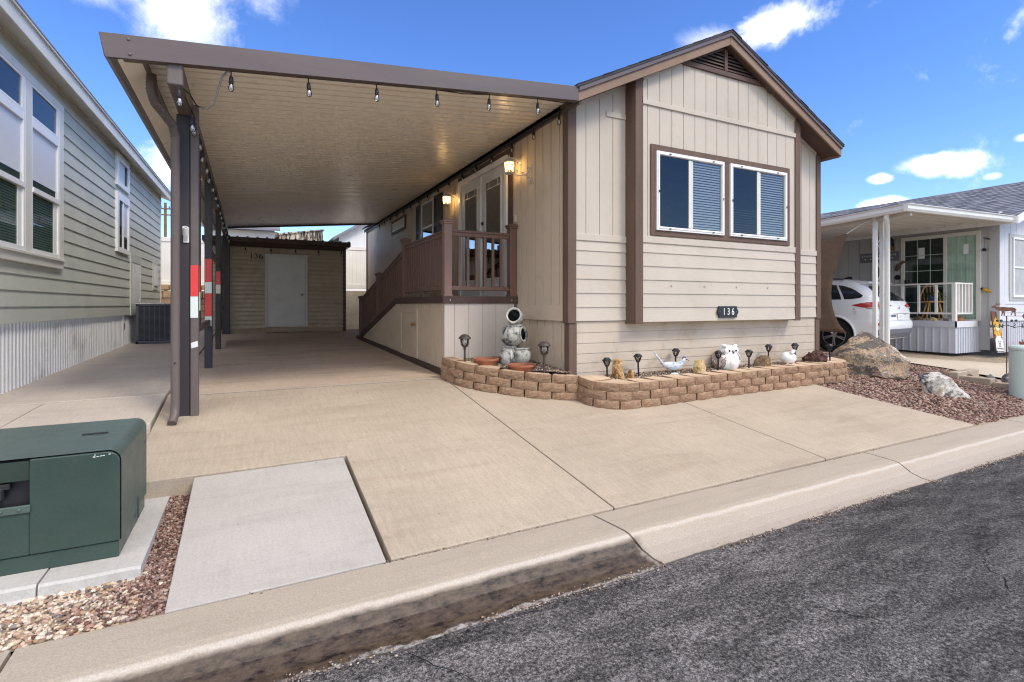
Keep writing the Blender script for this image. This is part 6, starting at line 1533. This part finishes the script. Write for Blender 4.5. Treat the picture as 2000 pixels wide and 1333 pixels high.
def porch_items():
    rnd = random.Random(3)
    for i, (x, y, w, mat, lab) in enumerate(((14.75, 6.62, .16, 'honey_stone', 'small tan stone on the porch floor under the chair'), (14.70, 6.30, .16, 'grey_rock', 'small pale stone on the porch edge near the corner post'), (15.0, 6.25, .22, 'terracotta', 'smooth orange stone on the porch behind the front pickets'), (14.78, 6.95, .2, 'brown_slab', 'flat brown stone on the porch floor left of the chair'))):
        P = [(w*.6*math.cos(a)*rnd.uniform(.8, 1), w*.5*math.sin(a), zz) for a in [k*.9 for k in range(7)] for zz in (0, w*.35)] + [(0, 0, w*.55), (.03, .02, w*.5)]
        tag(rock('porch_stone', P, (x, y, 1.14), mat, .012, 10, 3, i), lab, 'stone')
    # pine chair with a pot on it
    t = thing('windsor_chair', 'honey pine windsor chair holding a potted plant on the porch', 'chair', (15.02, 6.75, 1.14), rad(-50), local=True)
    MB().lathe([(0, .44), (.2, .44), (.22, .455), (.22, .475), (0, .48)], n=24).build('seat', 'pine', t, smooth=True, auto=40)
    for a in (.7, 2.4, 3.9, 5.5): MB().tube([(.13*math.cos(a), .13*math.sin(a), .45), (.24*math.cos(a), .24*math.sin(a), 0)], [.02, .015], 8).build('leg', 'pine', t, smooth=True)
    mb = MB(); mb.tube([(-.19, .08, .2), (.17, .12, .2)], .01, 6); mb.tube([(-.17, -.14, .2), (.17, -.16, .2)], .01, 6); mb.build('stretcher', 'pine', t)
    mb = MB(); mb.tube([(.2*math.cos(a)*1.0, .19, .47+.42*math.sin(a)) for a in [math.pi*k/14 for k in range(15)]], .016, 8); mb.build('back_bow', 'pine', t, smooth=True)
    mb = MB()
    for k in range(-2, 3): mb.tube([(k*.06, .17, .47), (k*.07, .19, .47+.42*math.sqrt(max(0, 1-(k*.07/.2)**2)))], .007, 6)
    mb.build('spindle', 'pine', t)
    t = thing('potted_plant', 'leafy green plant in a dark blue pot on the pine chair', 'plant', (14.98, 6.73, 1.62), local=True)
    MB().lathe([(0, 0), (.07, 0), (.10, .08), (.105, .12), (.09, .12), (0, .11)], n=20).build('pot', 'bluepot', t, smooth=True, auto=40)
    mb = MB()
    for _ in range(90):
        a = rnd.uniform(0, 6.28); r = rnd.uniform(.05, .26); h = rnd.uniform(.1, .26) - r*.3; p = Vector((r*math.cos(a), r*math.sin(a), h)); d = Vector((math.cos(a), math.sin(a), rnd.uniform(-.6, .4)))*.07; s = Vector((-math.sin(a), math.cos(a), .2))*.02
        mb.add([p-d, p+s, p+d, p-s], [(0, 1, 2, 3)])
    mb.build('foliage', 'leaf', t)
    # leaning sunflower board
    t = thing('welcome_board', 'tall leaning board painted with a sunflower and YOU ARE MY SUNSHINE tag', 'sign', (15.45, 5.62, .45), rad(-10), local=True)
    L = MB(); R = Matrix.Rotation(rad(-9), 3, 'X') @ Matrix.Rotation(rad(5), 3, 'Y')
    def tr(x, y, z): v = R @ Vector((x, y, z)); return (v.x, v.y, v.z)
    def slab(x0, x1, z0, z1, y0, y1):
        mb = MB(); mb.box(x0, y0, z0, x1, y1, z1); mb.v = [tr(*p) for p in mb.v]; return mb
    slab(-.13, .13, 0, .93, 0, .022).build('board', 'rust', t, bevel=.004)
    mb = MB(); vs = []; n = 26
    pts = []
    for k in range(n): a = 6.28*k/n; q = 1 + (.16 if k % 2 else -.08); pts.append((max(-.128, min(.128, .125*q*math.cos(a))), .53+.24*q*math.sin(a)))
    mb.prism(pts, 'y', -.004, -.001); mb.v = [tr(*p) for p in mb.v]; mb.build('sunflower', 'sunflower', t)
    mb = MB(); mb.lathe([(0, .006), (.048, .006), (.052, 0)], (0, 0, 0), 20, rot=Matrix.Rotation(rad(90), 3, 'X')); mb.v = [tr(x+.0, y-.004, z+.53) for x, y, z in mb.v]; mb.build('flower_ring', 'paper', t)
    mb = MB(); mb.lathe([(0, .008), (.030, .008), (.03, 0)], (0, 0, 0), 16, rot=Matrix.Rotation(rad(90), 3, 'X')); mb.v = [tr(x+.0, y-.004, z+.53) for x, y, z in mb.v]; mb.build('flower_eye', 'bollard', t)
    mb = MB(); mb.prism([(-.12, .01), (.125, .01), (.12, .25), (.05, .36), (-.04, .36), (-.12, .27)], 'y', -.010, -.005); mb.v = [tr(*p) for p in mb.v]; tg = mb.build('tag', 'paper', t)
    for i, (s, sz) in enumerate((('YOU', .05), ('ARE', .05), ('MY', .05), ('SUNSHINE', .046))):
        v = tr(0, -.013, .225-i*.055); o = text('lettering', s, sz, 'black', t, v, (0, 0, 0), .001); o.rotation_euler = (R @ Matrix.Rotation(rad(90), 3, 'X')).to_euler()
    # flower box
    t = thing('flower_pot', 'terracotta box of pink flowers at the grey house front', 'flower pot', (16.2, 5.35, .45), local=True)
    mb = MB(); mb.prism([(-.16, 0), (.16, 0), (.2, .20), (-.2, .20)], 'y', -.12, .12); mb.box(-.215, -.135, .17, .215, .135, .21); mb.build('box', 'terracotta', t, bevel=.005)
    a_ = MB(); b_ = MB()
    for _ in range(60):
        p = Vector((rnd.uniform(-.2, .2), rnd.uniform(-.12, .12), rnd.uniform(.2, .27))); s = rnd.uniform(.02, .035); d = Vector((rnd.uniform(-1, 1), rnd.uniform(-1, 1), rnd.uniform(0, 1))).normalized()*s; e = d.cross(Vector((0, 0, 1))).normalized()*s*.7
        (a_ if rnd.random() < .6 else b_).add([p-d, p+e, p+d, p-e], [(0, 1, 2, 3)])
    a_.build('foliage', 'leaf', t); b_.build('blossom', 'petal', t)
porch_items()
def wall_items():
    x = NX
    t = thing('wall_sconce', 'black and brass wall lantern left of the sliding door', 'wall lantern', (x, 7.95, 3.2), local=True)
    mb = MB(); mb.lathe([(0, .17), (.03, .15), (.09, .07), (.10, .05), (.085, .04), (.07, -.08), (.03, -.10), (0, -.1)], (-.12, 0, 0), 6); mb.build('lamp_head', 'blackmetal', t)
    mb = MB(); mb.tube([(-.02, 0, -.17), (-.08, 0, -.2), (-.12, 0, -.14), (-.12, 0, -.09)], .02, 8); mb.box(-.02, -.05, -.22, 0, .05, .0); mb.build('arm', 'brass', t)
    t = thing('wall_sign', 'dark horizontal sign with pale lettering above the parked white car', 'sign', (x, 8.25, 2.84), local=True)
    MB().box(-.025, -.46, -.125, -.002, .52, .125).build('board', 'cargrey', t, bevel=.004)
    rnd = random.Random(6); mb = MB()
    y = -.40
    while y < .46:
        h = rnd.uniform(.04, .06); mb.box(-.028, y, .02, -.0255, y+.012, .02+h); mb.box(-.028, y, .02+rnd.uniform(0, h), -.0255, y+rnd.uniform(.02, .04), .032+rnd.uniform(0, h-.01)); y += rnd.uniform(.045, .065)
    for y in (-.33, -.2, .22, .36): mb.box(-.028, y, -.06, -.0255, y+.035, -.03)
    mb.add([(-.0275, -.03, -.08), (-.0275, .12, -.08), (-.0275, .09, .0), (-.0275, -.05, .0)], [(0, 1, 2, 3)]); mb.build('lettering', 'paper', t)
    t = thing('wall_ornament', 'dark square framed ornament with brass edge under the long sign', 'ornament', (x, 8.2, 2.42), local=True)
    MB().box(-.03, -.14, -.19, 0, .14, .15).build('panel', 'black', t); mb = MB(); mb.frame('x', -.17, -.21, .17, .17, .03, -.035, -.001); mb.tube([(-.02, .10, -.17), (-.03, .13, 0), (-.02, .10, .13)], .025, 8); mb.build('frame', 'brass', t)
    t = thing('wall_ornament', 'small copper figure ornament right of the dark square one', 'ornament', (x, 7.75, 2.55), local=True)
    mb = MB(); mb.tube([(-.02, .1, -.1), (-.03, .04, 0), (-.03, -.06, .09)], [.03, .06, .03], 10); mb.ball((-.03, -.08, .11), .05, 10, 8); mb.build('figure', 'rust', t, smooth=True)
    t = thing('wall_ornament', 'black oval ornament beside the sliding door frame', 'ornament', (x, 7.90, 2.28), local=True); t.location.y = 7.86
    MB().ball((-.015, -.05, -.02), (.02, .09, .065), 14, 8).build('oval', 'black', t, smooth=True)
    t = thing('wall_ornament', 'blue star ornament above the roof of the white car', 'ornament', (x, 8.22, 2.02), local=True)
    pts = []
    for k in range(10): a = math.pi/2 + k*math.pi/5; r = .17 if k % 2 == 0 else .075; pts.append((r*math.cos(a), r*math.sin(a)))
    MB().prism(pts, 'x', -.03, -.005).build('star', 'bluepot', t, bevel=.004)
    t = thing('wall_ornament', 'brown and gold insect ornament between sliding door and house corner', 'ornament', (x, 5.90, 1.86), local=True)
    mb = MB(); mb.tube([(-.03, .09, .035), (-.035, .05, .02), (-.04, 0, .0), (-.03, -.09, -.04)], [.025, .035, .045, .01], 10); mb.build('insect_body', 'sunflower', t, smooth=True); MB().ball((-.03, .10, .045), (.03, .035, .03), 10, 6).build('insect_head', 'black', t, smooth=True)
    t = thing('hanging_bracket', 'black wall bracket with dangling spider near the house corner', 'bracket', (x, 5.86, 3.0), local=True)
    mb = MB(); mb.beam((-.01, 0, .08), (-.01, 0, -.26), .03, .02, (1, 0, 0)); mb.beam((0, 0, .07), (-.30, 0, .085), .02, .025); mb.build('arm', 'black', t)
    mb = MB(); mb.tube([(-.28, 0, .08), (-.28, 0, -.16)], .003, 5); mb.ball((-.28, 0, -.19), .04, 10, 8)
    for k in range(6): a = k; mb.tube([(-.28, 0, -.19), (-.28+.07*math.cos(a), .07*math.sin(a), -.17), (-.28+.08*math.cos(a), .08*math.sin(a), -.23)], .004, 4)
    mb.build('spider', 'black', t)
wall_items()
def vane():
    x, y = 11.17, 3.98; z0 = gz(11.2, 4)-.02; zt = z0+1.12
    t = thing('weather_vane', 'rusty weather vane with elk silhouette and compass letters on a thin rod', 'weather vane', (x, y, z0), RZ, local=True)
    h = zt-z0
    MB().tube([(0, 0, 0), (0, 0, h)], .008, 8).build('rod', 'rust', t)
    MB().tube([(-.05, 0, h), (.46, 0, h)], .004, 6).build('pointer_bar', 'rust', t)
    E = [(-.255, .145), (-.235, .165), (-.205, .168), (-.175, .155), (-.15, .148), (-.11, .145), (-.06, .150), (.02, .142), (.09, .142), (.13, .132), (.155, .11), (.165, .10), (.148, .09), (.145, .06), (.15, .0), (.135, .0), (.128, .05), (.10, .075), (.095, .045), (.075, .01), (.062, .01), (.085, .05), (.08, .085), (.0, .075), (-.035, .075), (-.03, .04), (-.035, .0), (-.048, .0), (-.05, .045), (-.065, .05), (-.075, .0), (-.09, 0), (-.08, .05), (-.085, .08), (-.13, .09), (-.17, .105), (-.20, .13), (-.23, .135)]
    MB().prism([(a, h+.002+b) for a, b in E], 'y', -.003, .003).build('elk', 'rust', t)
    mb = MB()
    for p in ([(-.20, .165), (-.175, .19), (-.13, .20), (-.09, .198)], [(-.19, .165), (-.15, .185), (-.11, .187)], [(-.17, .19), (-.165, .215)], [(-.13, .2), (-.12, .22)], [(-.15, .185), (-.14, .205)]): mb.tube([(a, 0, h+b) for a, b in p], .004, 5)
    mb.build('antler', 'rust', t)
    MB().prism([(a, h-.03+b) for a, b in [(.255, .03), (.30, .085), (.45, .085), (.40, .03), (.45, -.035), (.30, -.035)]], 'y', -.003, .003).build('arrow', 'rust', t)
    mb = MB(); zc = h-.165
    mb.tube([(-.24, .02, zc+.0), (-.12, .01, zc-.02), (-.05, 0, zc+.012), (0, 0, zc+.018), (.06, 0, zc+.0), (.12, 0, zc-.02), (.28, -.02, zc)], .007, 6)
    for a in (-.155, -.09, .085, .155): mb.ball((a, 0, zc+.09), (.027, .008, .020), 10, 6)
    mb.build('compass_arms', 'blackmetal', t)
    for ch, xx, yy, ry in (('W', -.215, .02, 0), ('N', -.12, -.03, 0), ('S', .155, .03, math.pi), ('E', .25, -.02, 0)): text('compass_letter', ch, .105, 'blackmetal', t, (xx, yy, zc-.0), (rad(90), 0, ry), .003)
vane()
def bits():
    t = thing('garden_edging', 'low tan concrete edging blocks round the rock bed by the far driveway', 'edging', (10.4, 3.9, .2)); rnd = random.Random(1)
    for a, b in (((10.40, 3.46), (10.42, 3.86)), ((10.42, 3.88), (10.46, 4.30)), ((10.48, 4.42), (10.9, 4.46)), ((10.92, 4.46), (11.35, 4.48))):
        g = (gz(*a)+gz(*b))/2; MB().beam((*a, g+.04), (*b, g+.04), .13, .15).build('block', 'edging', t, bevel=.01)
    for i, (x, y, w, lab) in enumerate(((10.80, 4.05, .19, 'grey rough rock in the middle of the edged bed'), (10.63, 4.25, .15, 'brownish small rock at the back corner of the edged bed'), (11.05, 3.84, .30, 'pale grey holed rock at the foot of the weather vane'), (10.62, 3.95, .14, 'small dark rock just inside the edging corner'))):
        P = [(w*.6*math.cos(k*.9)*rnd.uniform(.8, 1.1), w*.5*math.sin(k*.9), zz) for k in range(7) for zz in (0, w*.4)] + [(0, 0, w*.8), (.04, .02, w*.7)]
        tag(rock('bed_rock', P, (x, y, gz(x, y)), 'grey_rock' if i in (0, 2) else 'brown_slab', .03, 9, 3, i), lab, 'rock')
    t = thing('utility_pedestal', 'pale green round utility pedestal with small yellow label on the gravel', 'pedestal', (10.16, 3.36, .12), RZ, local=True)
    MB().lathe([(0, 0), (.225, 0), (.225, .735), (.218, .74), (.232, .742), (.234, .775), (.21, .80), (.1, .812), (0, .815)], n=40).build('body', 'bollard', t, smooth=True, auto=40)
    mb = MB(); mb.lathe([(.2265, .52), (.2265, .68)], n=60); mb.f = [mb.f[k] for k in range(35, 40)]; mb.m = [0]*5; mb.build('label', 'yellow', t)
    a = 2*math.pi*37.5/60; text('warning_mark', '!', .07, 'black', t, (.229*math.cos(a), .229*math.sin(a), .60), (rad(90), 0, a+math.pi/2), .001)
    MB().ball((-.05, -.222, .06), .016, 8, 6).build('lock', 'acmetal', t)
bits()

# ================================================================== white car
def car():
    T = thing('parked_car', 'white compact suv with swept red tail lamps parked under the patio cover', 'car', (12.80, 6.30, gz(12.6, 7)), rad(9), local=True)
    rows = [(.24, .34, 4.2, .80, .3), (.30, .14, 4.36, .87, .26), (.42, .05, 4.45, .905, .26), (.58, .015, 4.48, .915, .27), (.66, .02, 4.47, .92, .28), (.70, .05, 4.46, .915, .28), (.74, .07, 4.45, .915, .28), (.88, .075, 4.42, .925, .29), (.97, .085, 4.30, .925, .3),
            (1.03, .10, 4.05, .92, .3), (1.10, .13, 3.55, .895, .28), (1.17, .19, 3.30, .865, .26), (1.30, .33, 3.05, .80, .24), (1.42, .46, 2.85, .735, .24), (1.52, .56, 2.62, .675, .24), (1.58, .66, 2.45, .62, .26), (1.625, .86, 2.2, .54, .28), (1.645, 1.2, 1.95, .38, .2), (1.65, 1.5, 1.7, .1, .05)]
    def par(z):
        z = max(rows[0][0], min(rows[-1][0], z))
        for a, b in zip(rows[:-1], rows[1:]):
            if a[0] <= z <= b[0]: f = (z-a[0])/(b[0]-a[0]); return [a[i]+(b[i]-a[i])*f for i in range(1, 5)]
    def outline(z):
        r, f, w, q = par(z); L = []
        for k in range(6): x = -(w-q)*k/5; L.append((x, r + .035*(x/w)**2))
        r2 = r + .035*((w-q)/w)**2
        for k in range(1, 6): a = rad(90*k/6); L.append((-(w-q)-q*math.sin(a), r2+q-q*math.cos(a)))
        s0, s1 = r2+q, f-q*1.3
        for k in range(14): L.append((-w, s0+(s1-s0)*k/13))
        for k in range(1, 6): a = rad(90*k/6); L.append((-w+q*(1-math.cos(a)), s1+q*1.3*math.sin(a)))
        for k in range(6): L.append((-(w-q)*(1-k/5), f))
        return L
    def pt(i, z, off=0, s=1):
        L = outline(z); i0 = max(0, min(len(L)-2, int(i))); f = i-i0; a, b = L[i0], L[i0+1]
        p = (a[0]+(b[0]-a[0])*f, a[1]+(b[1]-a[1])*f); t = Vector((b[0]-a[0], b[1]-a[1])).normalized(); n = Vector((-t.y, t.x))
        if n.dot(Vector((p[0], p[1]-2.2))) < 0: n = -n
        return (s*(p[0]+n.x*off), p[1]+n.y*off, z)
    B = MB(); vs = []; m = None
    for r in rows:
        L = outline(r[0]); full = L + [(-x, y) for x, y in L[::-1]][1:-1]; m = len(full); vs += [(x, y, r[0]) for x, y in full]
    B.add(vs, [(k*m+i, k*m+(i+1) % m, (k+1)*m+(i+1) % m, (k+1)*m+i) for k in range(len(rows)-1) for i in range(m)] + [tuple(range(m)), tuple((len(rows)-1)*m+i for i in range(m))])
    body = B.build('body', 'carpaint', T, smooth=True, auto=35)
    def patch(path, off, name, mat, parent=T, nz=4, sub=4, sides=(1,)):
        for s in sides:
            mb = MB(); V = []; P = []
            for a, b in zip(path[:-1], path[1:]):
                for k in range(sub): f = k/sub; P.append(tuple(a[j]+(b[j]-a[j])*f for j in range(3)))
            P.append(path[-1])
            for i, zl_, zh in P:
                for k in range(nz+1): V.append(pt(i, zl_+(zh-zl_)*k/nz, off, s))
            q = nz+1; mb.add(V, [(i*q+k, (i+1)*q+k, (i+1)*q+k+1, i*q+k+1) for i in range(len(P)-1) for k in range(nz)])
            mb.build(name, mat, parent, smooth=True)
    patch([(3.2, 1.02, 1.035), (5, .975, 1.085), (8, .955, 1.105), (10.5, .965, 1.10), (11.4, 1.0, 1.075), (11.95, 1.03, 1.04)], .012, 'tail_lamp', 'tail', sides=(1, -1))
    patch([(4, .985, 1.0), (8, .965, .985), (10.5, .985, .995)], .016, 'reverse_lamp', 'antique', sides=(1, -1))
    mb = MB(); V = []; n = 12
    for k in range(9):
        z = 1.135+.33*k/8; r, f, w, q = par(z)
        for i in range(n+1): x = (-1+2*i/n)*(w-q*.45)*(.98 if k else .9); V.append((x, r+.035*(x/w)**2-.008+max(0, abs(x)-(w-q))*.5, z))
    mb.add(V, [(k*(n+1)+i, k*(n+1)+i+1, (k+1)*(n+1)+i+1, (k+1)*(n+1)+i) for k in range(8) for i in range(n)]); mb.build('rear_window', 'carglass', T, smooth=True)
    mb = MB(); V = []
    for y, z, w in ((.36, 1.50, .60), (.33, 1.525, .62), (.36, 1.55, .63), (.75, 1.602, .585), (.62, 1.50, .6)): V += [(-w, y+.10, z), (-w*.8, y+.03, z), (0, y, z+.005), (w*.8, y+.03, z), (w, y+.10, z)]
    mb.add(V, [(k*5+i, k*5+i+1, ((k+1) % 5)*5+i+1, ((k+1) % 5)*5+i) for k in range(5) for i in range(4)] + [tuple(k*5 for k in range(5)), tuple(k*5+4 for k in range(5))]); sp = mb.build('spoiler', 'carpaint', T, smooth=True, auto=40)
    MB().box(-.30, .345, 1.500, .30, .36, 1.515).build('brake_lamp', 'tail', sp)
    patch([(10.2, 1.24, 1.26), (11.3, 1.19, 1.42), (12.2, 1.17, 1.475), (12.9, 1.165, 1.49)], .006, 'side_window', 'carglass', sides=(1, -1))
    patch([(13.2, 1.165, 1.49), (15.5, 1.155, 1.52), (17.2, 1.15, 1.52)], .006, 'side_window', 'carglass', sides=(1, -1))
    patch([(17.6, 1.15, 1.52), (19.5, 1.14, 1.50), (21.5, 1.13, 1.36)], .006, 'side_window', 'carglass', sides=(1, -1))
    patch([(0, .36, .52), (5, .36, .52), (8, .38, .52), (10, .42, .50)], .012, 'bumper_insert', 'cargrey', sides=(1, -1))
    patch([(0, .235, .352), (6, .235, .352), (10, .25, .36)], .004, 'bumper_valance', 'cargrey', sides=(1, -1))
    patch([(7.0, .60, .665), (9.5, .60, .665)], .010, 'reflector', 'tail', sides=(1, -1))
    patch([(0, .855, .895), (4.2, .855, .885), (5.6, .86, .865)], .022, 'tailgate_strip', 'carpaint', sides=(1, -1))
    patch([(0, .850, .856), (3.2, .850, .856)], .022, 'tailgate_strip', 'cargrey', sides=(1, -1))
    patch([(0, .698, .703), (9, .698, .703)], .003, 'panel_gap', 'cargrey', sides=(1, -1))
    MB().box(-.155, .052, .718, .155, .064, .842).build('license_plate', 'paper', T, bevel=.004)
    mb = MB(); mb.box(-.14, .050, .728, .14, .0525, .735)
    for k in range(7): mb.box(-.11+k*.033, .050, .76, -.092+k*.033, .0525, .805)
    mb.build('plate_marks', 'bluewhite', T)
    e = MB(); e.tube([(.062*math.cos(a), .080-.0, .985+.032*math.sin(a)) for a in [6.283*k/24 for k in range(25)]], .005, 6); e.tube([(-.032, .078, .962), (-.018, .078, 1.008)], .006, 6); e.tube([(.018, .078, .962), (.032, .078, 1.008)], .006, 6); e.tube([(-.026, .078, .982), (.026, .078, .990)], .006, 6); e.build('emblem', 'chrome', T, smooth=True)
    text('lettering', 'TUCSON', .062, 'black', T, (-.36, .071, .80), (rad(90), 0, 0), .002, 1.1)
    MB().tube([(-.02, .13, 1.16), (.12, .16, 1.175), (.30, .175, 1.185)], [.018, .010, .006], 8).build('rear_wiper', 'black', T)
    MB().prism([(1.0, 1.64), (1.28, 1.645), (1.08, 1.705), (1.02, 1.70)], 'x', -.02, .02).build('antenna_fin', 'black', T)
    MB().tube([(-.60, .95, 1.625), (-.57, 1.4, 1.655), (-.57, 2.2, 1.65)], .018, 8).build('roof_rail', 'acmetal', T)
    mb = MB(); mb.tube([pt(11.8+.06*math.cos(a), .90+.065*math.sin(a), .004) for a in [6.283*k/20 for k in range(21)]], .0025, 4); mb.build('fuel_door', 'cargrey', T)
    for s in (-1, 1):
        for yc in (1.02, 3.68):
            a = MB(); a.lathe([(0, 0), (.405, 0)], (s*(.922 if yc < 2 else .93), yc, .37), 32, rot=Matrix.Rotation(rad(90), 3, 'Y')); a.build('wheel_arch', 'inner', T)
            a = MB(); pts = [(s*.93, yc+.425*math.cos(t), .37+.425*math.sin(t)) for t in [rad(-12+204*k/30) for k in range(31)]]; a.tube(pts, .024, 8); a.build('arch_trim', 'carpaint', T, smooth=True)
            R = Matrix.Rotation(rad(90*s), 3, 'Y')
            w = MB(); w.lathe([(.24, -.20), (.33, -.20), (.355, -.16), (.355, .0), (.335, .025), (.25, .03), (.235, .0)], (s*.915, yc, .362), 32, rot=R); w = w.build('wheel', 'tyre', T, smooth=True, auto=40)
            w2 = MB(); w2.lathe([(.235, -.02), (.245, .02), (.235, .03), (.225, .01), (.22, -.12)], (s*.915, yc, .362), 32, rot=R)
            for k in range(10):
                t = 6.283*k/10 + (.12 if k % 2 else -.12)
                w2.tube([(s*(.915+.015), yc+.045*math.cos(t), .362+.045*math.sin(t)), (s*(.915+.018), yc+.23*math.cos(t+(.1 if k % 2 else -.1)), .362+.23*math.sin(t+(.1 if k % 2 else -.1)))], [.016, .010], 6)
            w2.lathe([(0, .02), (.05, .018), (.06, 0), (.06, -.05)], (s*.915, yc, .362), 16, rot=R); w2.build('rim', 'acmetal' if s > 0 else 'rimgrey', w, smooth=True, auto=40)
MAT['rimgrey'] = M('alloy_rim', (.32, .32, .33), .3, .6, .8, var=.05, bump=0)
car()
